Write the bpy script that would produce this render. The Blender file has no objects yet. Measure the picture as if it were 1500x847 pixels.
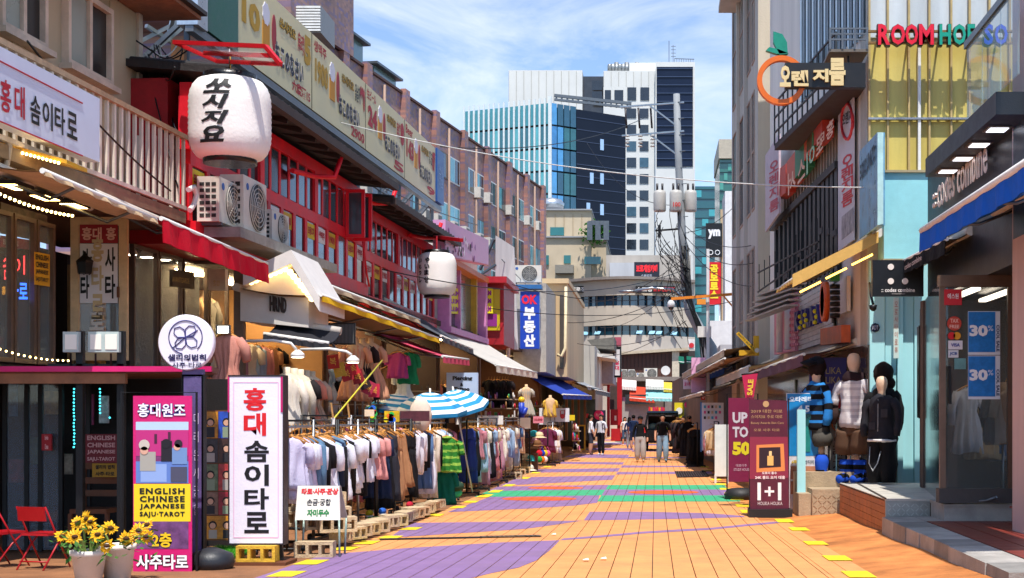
import bpy, bmesh, math, random
from mathutils import Vector, Matrix
R = math.radians
rnd = random.Random(7)
SC = bpy.context.scene
COL = SC.collection
# ------------------------------------------------------------------ camera
F = 2000.0; VX, VY = 960.0, 611.0; CH = 1.6      # focal length in photo pixels, street vanishing point, eye height
cam = bpy.data.cameras.new('Camera'); cam_o = bpy.data.objects.new('Camera', cam); COL.objects.link(cam_o)
cam_o.location = (0, 0, CH); cam_o.rotation_euler = (R(90), 0, 0)
cam.sensor_width = 36; cam.lens = 36 * F / 1500; cam.shift_x = (750 - VX) / 1500; cam.shift_y = (VY - 423.5) / 1500
cam.clip_start = .1; cam.clip_end = 3000
SC.camera = cam_o
# ------------------------------------------------------------------ light
SUN_DIR = Vector((.06, -.40, .90)).normalized()
SUN_EL = math.asin(SUN_DIR.z); SUN_AZ = math.atan2(SUN_DIR.x, SUN_DIR.y)
W = bpy.data.worlds.new('World'); SC.world = W; W.use_nodes = True
nt = W.node_tree; nt.nodes.clear()
N = nt.nodes.new; L = nt.links.new
out = N('ShaderNodeOutputWorld'); bg = N('ShaderNodeBackground'); sky = N('ShaderNodeTexSky')
sky.sky_type = 'NISHITA'; sky.sun_disc = False; sky.sun_elevation = SUN_EL; sky.sun_rotation = SUN_AZ
sky.air_density = 1.0; sky.dust_density = .1; sky.ozone_density = 2.2; sky.altitude = 3200
bg.inputs[1].default_value = .15
tc = N('ShaderNodeTexCoord'); mp = N('ShaderNodeMapping'); mp.inputs['Scale'].default_value = (3.2, 3.2, 9.0); mp.inputs['Rotation'].default_value = (0, .12, 0)
ns = N('ShaderNodeTexNoise'); ns.inputs['Scale'].default_value = 1.6; ns.inputs['Detail'].default_value = 9; ns.inputs['Roughness'].default_value = .62; ns.inputs['Distortion'].default_value = .6
rp = N('ShaderNodeValToRGB'); rp.color_ramp.elements[0].position = .45; rp.color_ramp.elements[1].position = .78
rp.color_ramp.elements[1].color = (.8, .8, .8, 1); rp.color_ramp.elements[0].color = (.03, .03, .03, 1)
mx = N('ShaderNodeMix'); mx.data_type = 'RGBA'; mx.inputs['B'].default_value = (4.5, 4.75, 5.0, 1)
L(tc.outputs['Generated'], mp.inputs['Vector']); L(mp.outputs[0], ns.inputs['Vector']); L(ns.outputs[0], rp.inputs[0])
L(rp.outputs[0], mx.inputs['Factor']); L(sky.outputs[0], mx.inputs['A']); L(mx.outputs['Result'], bg.inputs[0]); L(bg.outputs[0], out.inputs[0])
sl = bpy.data.lights.new('Sun', 'SUN'); sl.energy = 3.5; sl.angle = R(.5); sl.color = (1, .955, .89)
so = bpy.data.objects.new('Sun', sl); COL.objects.link(so); so.rotation_euler = SUN_DIR.to_track_quat('Z', 'Y').to_euler(); so.location = (0, 0, 60)
vs = SC.view_settings; vs.view_transform = 'Standard'; vs.look = 'None'; vs.exposure = .76; vs.gamma = 1; vs.use_curve_mapping = False
SC.cycles.max_bounces = 6; SC.cycles.transparent_max_bounces = 8; SC.cycles.use_denoising = True
# ------------------------------------------------------------------ materials
MATS = {}
def hexc(h):
    if not isinstance(h, str): return tuple(h)
    v = [int(h[i:i + 2], 16) / 255 for i in (0, 2, 4)]
    return tuple(x / 12.92 if x <= .04045 else ((x + .055) / 1.055) ** 2.4 for x in v)
def mat(h, rough=.6, metal=0, var=.18, scale=6, bump=.12, emit=0, key='', fine=0, spec=.5, streak=False):
    """procedural principled material; colour varies with a two-scale noise, fine relief by bump"""
    k = (h, rough, metal, var, scale, bump, emit, key, fine, spec, streak)
    if k in MATS: return MATS[k]
    m = bpy.data.materials.new('m_%s' % (key or h if isinstance(h, str) else 'c')); m.use_nodes = True
    t = m.node_tree; b = t.nodes['Principled BSDF']; c = hexc(h); n = t.nodes.new; l = t.links.new
    b.inputs['Roughness'].default_value = rough; b.inputs['Metallic'].default_value = metal; b.inputs['Specular IOR Level'].default_value = spec
    if emit:
        b.inputs['Emission Color'].default_value = (*c, 1); b.inputs['Emission Strength'].default_value = emit
    if var > 0:
        tc = n('ShaderNodeTexCoord'); g = n('ShaderNodeNewGeometry')
        vec = g.outputs['Position']
        if streak:
            mp = n('ShaderNodeMapping'); mp.inputs['Scale'].default_value = (1, 1, .12); l(vec, mp.inputs[0]); vec = mp.outputs[0]
        a = n('ShaderNodeTexNoise'); a.inputs['Scale'].default_value = scale; a.inputs['Detail'].default_value = 6; a.inputs['Roughness'].default_value = .65
        l(vec, a.inputs['Vector'])
        rr = n('ShaderNodeMapRange'); rr.inputs[1].default_value = .3; rr.inputs[2].default_value = .7
        rr.inputs[3].default_value = 1 - var; rr.inputs[4].default_value = 1 + var * .55; l(a.outputs[0], rr.inputs[0])
        v = n('ShaderNodeVectorMath'); v.operation = 'SCALE'; v.inputs[0].default_value = c; l(rr.outputs[0], v.inputs['Scale'])
        l(v.outputs[0], b.inputs['Base Color'])
        r2 = n('ShaderNodeMapRange'); r2.inputs[3].default_value = max(0, rough - .12); r2.inputs[4].default_value = min(1, rough + .12); l(a.outputs[0], r2.inputs[0]); l(r2.outputs[0], b.inputs['Roughness'])
        if bump:
            q = n('ShaderNodeTexNoise'); q.inputs['Scale'].default_value = fine or scale * 9; q.inputs['Detail'].default_value = 3; l(g.outputs['Position'], q.inputs['Vector'])
            bp = n('ShaderNodeBump'); bp.inputs['Strength'].default_value = bump; bp.inputs['Distance'].default_value = .02; l(q.outputs[0], bp.inputs['Height']); l(bp.outputs[0], b.inputs['Normal'])
    else:
        b.inputs['Base Color'].default_value = (*c, 1)
    MATS[k] = m; return m
def wrinkle(me, amp=.012, fx=11, fz=4, seed=0):
    from mathutils import noise
    ns_ = [v.normal.copy() for v in me.vertices]
    for v, n in zip(me.vertices, ns_):
        c = v.co; v.co = c + n * amp * (noise.noise(Vector((c.x * fx + seed, c.y * fx, c.z * fz))) + .5 * noise.noise(Vector((c.x * fx * 2.3, c.y * fx * 2 + seed, c.z * fz * 3))))
def flat(h, rough=.6, emit=0): return mat(h, rough, var=0, emit=emit)
def cloth(h): return mat(h, .85, var=.12, scale=9, bump=.25, fine=60, spec=.2)
def paint(h, rough=.5): return mat(h, rough, var=.14, scale=3, bump=.05)
def metalm(h, rough=.35): return mat(h, rough, metal=.85, var=.2, scale=5, bump=.05)
def glass(h, rough=.05, spec=.9, var=.1):
    return mat(h, rough, var=var, scale=.7, bump=0, key='glass_' + h, spec=spec)
def clear(tint='cfe0e0', a=.18):
    k = ('clear', tint, a)
    if k in MATS: return MATS[k]
    m = bpy.data.materials.new('m_clear_glass'); m.use_nodes = True; t = m.node_tree; b = t.nodes['Principled BSDF']
    b.inputs['Base Color'].default_value = (*hexc(tint), 1); b.inputs['Roughness'].default_value = .03; b.inputs['Alpha'].default_value = a; b.inputs['Specular IOR Level'].default_value = 1
    MATS[k] = m; return m
# ------------------------------------------------------------------ mesh helpers
def root_of(o):
    while o.parent: o = o.parent
    return o
def link(name, me, parent=None):
    o = bpy.data.objects.new(name, me); COL.objects.link(o)
    if parent: o.parent = parent
    return o
class MB:
    def __init__(s): s.v = []; s.f = []; s.m = []; s.mats = []; s.sm = []
    def mi(s, m):
        if m not in s.mats: s.mats.append(m)
        return s.mats.index(m)
    def face(s, pts, m=None, smooth=False):
        i = len(s.v); s.v += [Vector(p) for p in pts]; s.f.append(list(range(i, i + len(pts)))); s.m.append(s.mi(m) if m else 0); s.sm.append(smooth); return s
    def raw(s, vs, fs, m=None, smooth=False):
        i = len(s.v); s.v += [Vector(p) for p in vs]; k = s.mi(m) if m else 0
        for f in fs: s.f.append([i + a for a in f]); s.m.append(k); s.sm.append(smooth)
        return s
    def hexa(s, c, m=None):  # 8 corners: bottom 4 (ccw), top 4
        return s.raw(c, [(0, 3, 2, 1), (4, 5, 6, 7), (0, 1, 5, 4), (1, 2, 6, 5), (2, 3, 7, 6), (3, 0, 4, 7)], m)
    def box(s, a, b, m=None):
        x0, y0, z0 = a; x1, y1, z1 = b
        x0, x1 = min(x0, x1), max(x0, x1); y0, y1 = min(y0, y1), max(y0, y1); z0, z1 = min(z0, z1), max(z0, z1)
        return s.hexa([(x0, y0, z0), (x1, y0, z0), (x1, y1, z0), (x0, y1, z0), (x0, y0, z1), (x1, y0, z1), (x1, y1, z1), (x0, y1, z1)], m)
    def obox(s, o, ax, ay, az, m=None):  # oriented box: corner o, edge vectors
        o = Vector(o); ax, ay, az = Vector(ax), Vector(ay), Vector(az)
        if ax.cross(ay).dot(az) < 0: ax, ay = ay, ax
        return s.hexa([o, o + ax, o + ax + ay, o + ay, o + az, o + ax + az, o + ax + ay + az, o + ay + az], m)
    def bar(s, p, q, w, h=None, m=None, up=(0, 0, 1)):
        p, q = Vector(p), Vector(q); d = (q - p).normalized(); up = Vector(up)
        if abs(d.dot(up)) > .98: up = Vector((0, 1, 0))
        a = d.cross(up).normalized() * w; b = a.cross(d).normalized() * (h or w)
        return s.obox(p - a / 2 - b / 2, q - p, a, b, m)
    def tube(s, pts, r, n=8, m=None, cap=True, smooth=True):
        pts = [Vector(p) for p in pts]; rs = r if isinstance(r, (list, tuple)) else [r] * len(pts); rings = []
        prev = None
        for i, p in enumerate(pts):
            d = (pts[min(i + 1, len(pts) - 1)] - pts[max(i - 1, 0)]).normalized()
            u = prev if prev is not None else (Vector((0, 0, 1)) if abs(d.z) < .9 else Vector((1, 0, 0)))
            a = (u - d * u.dot(d)).normalized(); prev = a; b = d.cross(a)
            rings.append([p + (a * math.cos(2 * math.pi * k / n) + b * math.sin(2 * math.pi * k / n)) * rs[i] for k in range(n)])
        return s.loft(rings, m, cap, smooth)
    def loft(s, rings, m=None, cap=True, smooth=True):
        n = len(rings[0]); vs = [p for r in rings for p in r]; fs = []
        for i in range(len(rings) - 1):
            for k in range(n): fs.append((i * n + k, i * n + (k + 1) % n, (i + 1) * n + (k + 1) % n, (i + 1) * n + k))
        s.raw(vs, fs, m, smooth)
        if cap: s.face(rings[0][::-1], m); s.face(rings[-1], m)
        return s
    def lathe(s, c, prof, n=16, m=None, axis='z', cap=True, smooth=True):
        c = Vector(c); rings = []
        for r, h in prof:
            ring = []
            for k in range(n):
                a = 2 * math.pi * k / n; x, y = r * math.cos(a), r * math.sin(a)
                ring.append(c + (Vector((x, y, h)) if axis == 'z' else Vector((x, h, -y)) if axis == 'y' else Vector((h, x, y))))
            rings.append(ring)
        return s.loft(rings, m, cap, smooth)
    def ball(s, c, r, n=10, m=None, sq=(1, 1, 1)):
        c = Vector(c); rings = []
        for i in range(n // 2 + 1):
            t = math.pi * (i / (n // 2)) * .998 + .003
            rings.append([c + Vector((r * sq[0] * math.sin(t) * math.cos(2 * math.pi * k / n), r * sq[1] * math.sin(t) * math.sin(2 * math.pi * k / n), -r * sq[2] * math.cos(t))) for k in range(n)])
        return s.loft(rings, m, True, True)
    def prism(s, poly, off, m=None):  # polygon of 3d points extruded by off
        off = Vector(off); a = [Vector(p) for p in poly]; b = [p + off for p in a]
        s.face(a[::-1], m); s.face(b, m); n = len(a)
        for i in range(n): s.face([a[i], a[(i + 1) % n], b[(i + 1) % n], b[i]], m)
        return s
    def build(s, name, m=None, parent=None, fixn=True):
        me = bpy.data.meshes.new(name); r = root_of(parent).location if parent else Vector((0, 0, 0))
        me.from_pydata([tuple(p - r) for p in s.v], [], s.f)
        ms = s.mats or [m]
        for q in ms: me.materials.append(q or m)
        if s.mats: me.polygons.foreach_set('material_index', s.m)
        me.polygons.foreach_set('use_smooth', s.sm)
        if fixn:
            bm = bmesh.new(); bm.from_mesh(me); bmesh.ops.remove_doubles(bm, verts=bm.verts, dist=1e-5); bmesh.ops.recalc_face_normals(bm, faces=bm.faces); bm.to_mesh(me); bm.free()
        me.update()
        return link(name, me, parent)
def tag(o, label=None, cat=None, group=None, kind=None):
    if label: o['label'] = label
    if cat: o['category'] = cat
    if group: o['group'] = group
    if kind: o['kind'] = kind
    return o
def thing(name, label, cat, loc=(0, 0, 0), group=None):
    o = bpy.data.objects.new(name, None); COL.objects.link(o); o.location = loc; o.empty_display_size = .2
    return tag(o, label, cat, group)
def copy_tree(o, parent=None, loc=None, rz=None, label=None):
    c = o.copy(); COL.objects.link(c)
    if parent: c.parent = parent
    if loc is not None: c.location = loc
    if rz is not None: c.rotation_euler = (0, 0, rz)
    if label: c['label'] = label
    for ch in o.children: copy_tree(ch, c)
    return c
# ------------------------------------------------------------------ measuring: photo pixel at a chosen distance -> metres
def gz(Y): # the street falls gently from the camera, then runs level
    t = 20 - Y
    return 0 if t < -2 else .019 * (t if t > 2 else (t + 2) ** 2 / 8)
def P(px, py, Y): return Vector(((px - VX) * Y / F, Y, CH - (py - VY) * Y / F))
def PX(px, Y): return (px - VX) * Y / F
def PZ(py, Y): return CH - (py - VY) * Y / F
def G(px, py):
    lo, hi = 5., 400.
    for _ in range(50):
        Y = (lo + hi) / 2
        if VY + (CH - gz(Y)) * F / Y > py: lo = Y
        else: hi = Y
    return Vector(((px - VX) * Y / F, Y, gz(Y)))
def onground(x, Y): return Vector((x, Y, gz(Y)))
class Fac:
    """a vertical wall line through two plan points; pixels are read on it"""
    def __init__(s, a, b):
        s.a = Vector((a[0], a[1], 0)); s.d = (Vector((b[0], b[1], 0)) - s.a).normalized()
        s.n = Vector((s.d.y, -s.d.x, 0))
        if s.n.x * s.a.x + s.n.y * s.a.y > 0: s.n = -s.n      # towards the camera / street
    def Y(s, px, off=0):
        k = (px - VX) / F; o = s.a + s.n * off
        u = (k * o.y - o.x) / (s.d.x - k * s.d.y); return o.y + u * s.d.y
    def pt(s, px, py, off=0): return P(px, py, s.Y(px, off))
    def quadbox(s, px0, px1, pts, off, depth, mb, m=None):
        """pts = ((py_top, py_bottom) at px0, same at px1); slab standing proud of the wall"""
        A = [s.pt(px0, pts[0][1], off), s.pt(px1, pts[1][1], off), s.pt(px1, pts[1][0], off), s.pt(px0, pts[0][0], off)]
        return mb.prism(A, s.n * depth, m)
    def uz(s, u, z, off=0):
        p = s.a + s.d * u + s.n * off; return Vector((p.x, p.y, z))
    def u(s, px, off=0):
        Y = s.Y(px, off); return (Vector((PX(px, Y), Y, 0)) - s.a - s.n * off).dot(s.d)
    def slab(s, u0, u1, z0, z1, off, depth, mb, m=None):
        return mb.prism([s.uz(u0, z0, off), s.uz(u1, z0, off), s.uz(u1, z1, off), s.uz(u0, z1, off)], s.n * depth, m)
def cbox(mb, x0, y0, x1, y1, Y, depth, m=None):   # box whose front face is parallel to the picture, read in pixels
    return mb.box((PX(x0, Y), Y, PZ(y1, Y)), (PX(x1, Y), Y + depth, PZ(y0, Y)), m)
# ------------------------------------------------------------------ lettering (built-in font, meshes)
TXT = {}
def glyphs(s, bold=0., ext=.0, shear=0., spacing=1., line=1.):
    k = (s, bold, ext, shear, spacing, line)
    if k not in TXT:
        c = bpy.data.curves.new('t', 'FONT'); c.body = s; c.size = 1; c.offset = bold; c.extrude = ext; c.resolution_u = 2; c.shear = shear; c.space_character = spacing; c.space_line = line; c.align_x = 'CENTER'
        o = bpy.data.objects.new('t', c); me = bpy.data.meshes.new_from_object(o)
        bpy.data.objects.remove(o); bpy.data.curves.remove(c)
        vs = [tuple(v.co) for v in me.vertices]; fs = [tuple(p.vertices) for p in me.polygons]; bpy.data.meshes.remove(me)
        xs = [v[0] for v in vs] or [0]; ys = [v[1] for v in vs] or [0]
        TXT[k] = (vs, fs, min(xs), max(xs), min(ys), max(ys))
    return TXT[k]
def text_into(mb, s, A, B, D, m, bold=.0, lift=.004, thick=0., shear=0., spacing=1., line=1., keep=False):
    """fit lettering into the parallelogram A (lower left) B (lower right) D (upper left)"""
    vs, fs, x0, x1, y0, y1 = glyphs(s, bold, 0., shear, spacing, line)
    if not vs: return mb
    A, B, D = Vector(A), Vector(B), Vector(D); U, V = B - A, D - A; n = U.cross(V).normalized()
    w, h = max(x1 - x0, 1e-6), max(y1 - y0, 1e-6)
    if keep:
        k = min(U.length / w, V.length / h); c = A + U / 2 + V / 2; U2, V2 = U.normalized() * w * k, V.normalized() * h * k; A = c - U2 / 2 - V2 / 2; U, V = U2, V2
    p = [A + U * ((v[0] - x0) / w) + V * ((v[1] - y0) / h) + n * (lift + thick) for v in vs]
    mb.raw(p, fs, m)
    if thick:
        q = [a - n * thick for a in p]; base = len(mb.v) - len(p); mb.v += q; k = mb.mi(m)
        cnt = {}
        for f in fs:
            for i in range(len(f)):
                e = (f[i], f[(i + 1) % len(f)]); cnt[e] = cnt.get(e, 0) + 1
        for (a, b) in cnt:
            if (b, a) not in cnt:
                mb.f.append([base + a, base + len(p) + a, base + len(p) + b, base + b]); mb.m.append(k); mb.sm.append(False)
    return mb
def ctext(mb, s, x0, y0, x1, y1, Y, m, **kw):     # lettering on a face parallel to the picture
    return text_into(mb, s, P(x0, y1, Y), P(x1, y1, Y), P(x0, y0, Y), m, **kw)
def vtext(mb, s, x0, y0, x1, y1, Y, m, gap=.12, **kw):
    n = len(s); h = (y1 - y0) / n
    for i, ch in enumerate(s): ctext(mb, ch, x0, y0 + h * (i + gap / 2), x1, y0 + h * (i + 1 - gap / 2), Y, m, **kw)
    return mb
def letters(parent, name, items, m=None):
    for it in items:
        mb = MB(); it(mb); mb.build(name, m, parent, fixn=False)
def sphere_wire(p, q, sag, n=10):
    p, q = Vector(p), Vector(q); return [p.lerp(q, i / n) - Vector((0, 0, sag * 4 * (i / n) * (1 - i / n))) for i in range(n + 1)]
def ordinal(i):
    w = ['first', 'second', 'third', 'fourth', 'fifth', 'sixth', 'seventh', 'eighth', 'ninth', 'tenth', 'eleventh', 'twelfth']
    return w[i] if i < 12 else '%d%s' % (i + 1, {1: 'st', 2: 'nd', 3: 'rd'}.get((i + 1) % 10 if (i + 1) % 100 not in (11, 12, 13) else 0, 'th'))
FL = Fac((-6.2, 17.9), (-4.095, 60))       # left shop fronts
FR = Fac((3.47, 22), (2.5, 43.5))          # right shop fronts beyond the blue wall
# ================================================================== ground
def pav(h, dirt=.8):
    # painted paver: fine cross joints, rubbed-off paint, trodden-in dirt and gum spots
    m = mat(h, .8, var=.16, scale=2.2, bump=.3, fine=90, spec=.3, key='pav' + h); t = m.node_tree; n = t.nodes.new; l = t.links.new; b = t.nodes['Principled BSDF']; src = b.inputs['Base Color'].links[0].from_socket
    g = n('ShaderNodeNewGeometry'); sp = n('ShaderNodeSeparateXYZ'); l(g.outputs['Position'], sp.inputs[0])
    def M(op, a, b_): q = n('ShaderNodeMath'); q.operation = op; [l(v, q.inputs[i]) if hasattr(v, 'links') else setattr(q.inputs[i], 'default_value', v) for i, v in enumerate((a, b_))]; return q.outputs[0]
    j = M('LESS_THAN', M('FRACT', M('MULTIPLY', sp.outputs[1], 5.0), 0), .06)
    no = n('ShaderNodeTexNoise'); no.inputs['Scale'].default_value = .9; no.inputs['Detail'].default_value = 8; no.inputs['Roughness'].default_value = .7; l(g.outputs['Position'], no.inputs['Vector']); r = n('ShaderNodeMapRange'); r.inputs[1].default_value = .5; r.inputs[2].default_value = .75; l(no.outputs[0], r.inputs[0])
    vo = n('ShaderNodeTexVoronoi'); vo.inputs['Scale'].default_value = 2.3; l(g.outputs['Position'], vo.inputs['Vector']); sp_ = M('LESS_THAN', vo.outputs['Distance'], .05)
    n2 = n('ShaderNodeTexNoise'); n2.inputs['Scale'].default_value = 26; n2.inputs['Detail'].default_value = 4; l(g.outputs['Position'], n2.inputs['Vector']); w = M('MULTIPLY', M('GREATER_THAN', n2.outputs[0], .64), .5)
    f = M('MAXIMUM', M('MULTIPLY', j, .26), M('MAXIMUM', M('MULTIPLY', r.outputs[0], dirt * .55), M('MAXIMUM', M('MULTIPLY', sp_, .35), M('MULTIPLY', w, .5))))
    mx_ = n('ShaderNodeMix'); mx_.data_type = 'RGBA'; mx_.inputs['B'].default_value = (.20, .135, .095, 1); l(f, mx_.inputs['Factor']); l(src, mx_.inputs['A']); l(mx_.outputs['Result'], b.inputs['Base Color']); return m
ORANGE = pav('e0985c'); PURPLE = pav('8b6c99', .6); GREEN = pav('3aa878', .4); REDO = pav('e0602c', .3)
YEL = pav('e8cc22', .3); YEL0 = mat('e8d02a', .7, var=.2, scale=5, bump=.2, fine=80); ASPH = mat('3c3632', .9, var=.3, scale=3, bump=.5, fine=60); RUST = mat('cc8148', .9, var=.5, scale=1.3, bump=.8, fine=26, spec=.2)
def strip_grid(xs, ys, zf, m, name, parent=None, smooth=False):
    mb = MB(); vs = [(x, y, zf(x, y)) for y in ys for x in xs]; n = len(xs)
    fs = [(j * n + i, j * n + i + 1, (j + 1) * n + i + 1, (j + 1) * n + i) for j in range(len(ys) - 1) for i in range(n - 1)]
    mb.raw(vs, fs, m, smooth); return mb.build(name, m, parent, fixn=False)
YS = [6, 8, 10, 12, 13, 14, 15, 16, 17, 17.5, 18, 18.5, 19, 19.5, 20, 20.5, 21, 21.5, 22, 23, 25, 28, 32, 36, 40, 45, 50, 56, 62, 70, 80, 95, 120]
g = strip_grid([-900, -60, -8, -3.6, 1.7, 6, 60, 900], [-200, -20, 3] + YS + [200, 900, 2600], lambda x, y: gz(y) - .03, ASPH, 'ground'); tag(g, kind='structure')
street = thing('street', 'painted paved pedestrian street in orange, purple and green', 'street', (0, 0, 0)); street['kind'] = 'structure'; del street['category']
def clipx(poly, x0, x1):
    def half(pl, f):
        o = []
        for i in range(len(pl)):
            a, b = pl[i], pl[(i + 1) % len(pl)]; fa, fb = f(a), f(b)
            if fa >= 0: o.append(a)
            if (fa >= 0) != (fb >= 0): t = fa / (fa - fb); o.append((a[0] + (b[0] - a[0]) * t, a[1] + (b[1] - a[1]) * t))
        return o
    return half(half(poly, lambda p: p[0] - x0), lambda p: x1 - p[0])
def gp(*pts): return [tuple(G(*p)[:2]) for p in pts]
XM = -1.1; XL = -3.62; XR = 1.62
zones = []
def band(side, ya, yb, yc=None, yd=None, m=PURPLE, x0=None, x1=None):
    """painted band between picture rows, left ends (ya..yb) and right ends (yc..yd)"""
    yc = ya if yc is None else yc; yd = yb if yd is None else yd
    a, b = (XL, XM) if side == 'l' else (XM, XR); a = x0 if x0 is not None else a; b = x1 if x1 is not None else b
    d = lambda y: G(960, y)[1]
    zones.append(([(a, d(yb)), (b, d(yd)), (b, d(yc)), (a, d(ya))], m, .003))
band('r', 710.7, 717.3, m=GREEN); band('r', 717.3, 726); band('r', 726, 735, m=GREEN)
zones.append((gp((864, 750), (855, 762.6), (960, 761), (1040, 759.4), (1092, 757.6), (1088, 756), (1034, 752), (944, 750)), PURPLE, .003))
zones.append((gp((820, 791.6), (826, 791.5), (880, 787.5), (940, 782), (1000, 778.6), (1040, 776.4), (1100, 770.4), (1142, 766.5), (1140, 764.2), (1100, 767.6), (1040, 773.6), (1000, 775.6), (940, 779.2), (880, 784.8), (826, 789)), PURPLE, .003))
band('r', 682, 685.2, 683, 684); band('r', 691.6, 695.2, 691.4, 694.2); band('r', 669.4, 671.4, 670, 671); band('r', 659.5, 661.6); band('r', 651, 652.6)
band('l', 676.6, 679.4, 677.5, 680.8); band('l', 687.5, 692.6, 686, 691); band('l', 699.5, 712, 696.4, 703); band('l', 713, 719.5, 710.6, 717.6); band('l', 719.5, 728.5, 717.6, 725.8, m=GREEN)
zones.append((gp((718, 728), (878, 726), (875, 736.7), (840, 741), (780, 745), (655, 750.5)), PURPLE, .003))
zones.append((gp((600, 766.4), (853, 763), (810, 769.5), (770, 775), (570, 788)), PURPLE, .003))
zones.append((gp((440, 818), (500, 811), (600, 803), (733, 795), (820, 791.7), (812, 800), (805, 806.7), (785, 821.7), (760, 831.7), (720, 840), (683, 849), (600, 866), (300, 905), (250, 850)), PURPLE, .003))
band('l', 665, 670, 666.5, 671.5); band('l', 656.5, 659.5, 657, 660); band('l', 649, 651.5); band('l', 644, 645.5); band('r', 645.5, 647)
for cx, cy, rx, ry in ((971.7, 721.6, 52, 2.7), (814, 715, 41, 1.9), (790, 731.2, 55, 2.9)):
    zones.append((gp(*[(cx + rx * math.cos(t * math.pi / 14), cy + ry * math.sin(t * math.pi / 14)) for t in range(28)]), REDO, .006))
w = .1995; x = XL; rows = []
while x < XR - .05: rows.append((x, min(x + w, XR), YS)); x += w
YN = [y for y in YS if y <= 21]; rows += [(XR, XR + .2, YN), (XR + .2, XR + .4, YN)]
for i, (a, b, ys0) in enumerate(rows):
    mb = MB(); e = .0045
    for k in range(len(ys0) - 1):
        y0, y1 = ys0[k], ys0[k + 1]; z0, z1 = gz(y0), gz(y1)
        mb.face([(a + e, y0, z0), (b - e, y0, z0), (b - e, y1, z1), (a + e, y1, z1)], ORANGE)
        for s_ in (a + e, b - e): mb.face([(s_, y0, z0), (s_, y1, z1), (s_, y1, z1 - .02), (s_, y0, z0 - .02)], ORANGE)
    for poly, m, dz in zones:
        q = clipx(poly, a + e, b - e)
        if len(q) > 2: # cut along the level changes too
            ys = sorted(set([p[1] for p in q] + [y for y in YS if min(p[1] for p in q) < y < max(p[1] for p in q)]))
            for k in range(len(ys) - 1):
                sw = clipx([(p[1], p[0]) for p in q], ys[k], ys[k + 1])
                sw2 = []
                for p in sw:
                    if not sw2 or (abs(p[0] - sw2[-1][0]) + abs(p[1] - sw2[-1][1])) > 1e-5: sw2.append(p)
                if len(sw2) > 2: mb.face([(p[1], p[0], gz(p[0]) + dz) for p in sw2], m)
    mb.build('paving_row', None, street, fixn=False)
# painted yellow parking dashes on both edges
def dash(px, py, w_, d, skew=0):
    p = G(px, py); x, y = p.x, p.y; mb = MB()
    mb.face([(x - w_ / 2, y, gz(y) + .008), (x + w_ / 2, y, gz(y) + .008), (x + w_ / 2 + skew, y + d, gz(y + d) + .008), (x - w_ / 2 + skew, y + d, gz(y + d) + .008)], YEL)
    mb.build('yellow_dash', YEL, street, fixn=False)
for px, py in ((1265, 847), (1232, 822), (1199, 799), (1174, 778), (1152, 766), (1098, 752), (1090, 743), (1080, 733), (1072, 725), (1064, 718), (1057, 711), (1050, 704), (1044, 697), (1038, 690), (1033, 685)): dash(px, py, .25, .75 if py < 770 else .62)
for px, py in ((408, 846), (446, 828), (498, 807), (530, 798), (566, 790), (597, 777), (633, 757), (668, 745), (687, 737), (706, 729), (722, 722), (742, 713), (766, 702), (782, 694), (800, 685), (815, 678), (838, 667), (858, 658)): dash(px, py, .24, .55 if py > 730 else 1.0)
# worn shoulders outside the paving
def shoulder(xs, name, f, m):
    o = strip_grid(xs, [6] + [10 + .25 * i for i in range(60)] + YS[20:], f, m, name, street, True); return o
def zr(x, y):
    t = max(0, x - XR - .42)
    k = max(0, min(1, (26 - y) / 3))
    return gz(y) - .004 + (k * min(.16, .10 * t) + .008 * math.sin(3 * x + 2.1 * y) * k * min(1, t * 2))
shoulder([XR, 1.9, 2.04, 2.2, 2.5, 2.8, 3.1, 3.5, 4.5], 'shoulder', zr, RUST)
shoulder([-9, -7, -6, -5, -4.4, -4.0, XL], 'shoulder', lambda x, y: gz(y) - .004, mat('93633f', .9, var=.4, scale=2, bump=.5, fine=30))
# slotted drain with shadow painted as a black strip; dark grating by the kerb
dr = thing('drain_with_shadow', 'slotted drain and painted black shadow strip crossing the paving in front of the first rack', 'drain', G(700, 789))
a, b = G(557, 791.7), G(795, 786.9); q = (b - a).normalized(); s_ = Vector((-q.y, q.x, 0)) * .17
MB().face([a + Vector((0, 0, .011)), b + Vector((0, 0, .011)), b + s_ + Vector((0, 0, .011)), a + s_ + Vector((0, 0, .011))]).build('slot_and_shadow', flat('080706'), dr, fixn=False)
for i in range(12):
    t = a.lerp(b, .62 + .03 * i); MB().obox(t + Vector((0, 0, .012)), q * .09, s_, (0, 0, .006)).build('grate_bar', metalm('8a7a66', .5), dr)
gr = thing('drain_grating', 'dark square drain grating let into the orange paving by the right edge', 'grating', G(1013, 696))
a, b, c_, d = [G(*p) + Vector((0, 0, .008)) for p in ((993, 700), (1039, 699), (1033, 691), (989, 691))]
MB().face([a, b, c_, d]).build('pit', mat('120d0c', .9), gr, fixn=False)
for i in range(13):
    t0, t1 = a.lerp(b, (i + .1) / 13), d.lerp(c_, (i + .1) / 13); MB().bar(t0 + Vector((0, 0, .01)), t1 + Vector((0, 0, .01)), .035, .012).build('grate_bar', mat('3a2b28', .6, .3), gr)
for i in range(9):
    t0, t1 = a.lerp(d, (i + .3) / 9), b.lerp(c_, (i + .3) / 9); MB().bar(t0 + Vector((0, 0, .009)), t1 + Vector((0, 0, .009)), .04, .010).build('cross_bar', mat('3a2b28', .6, .3), gr)
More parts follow.
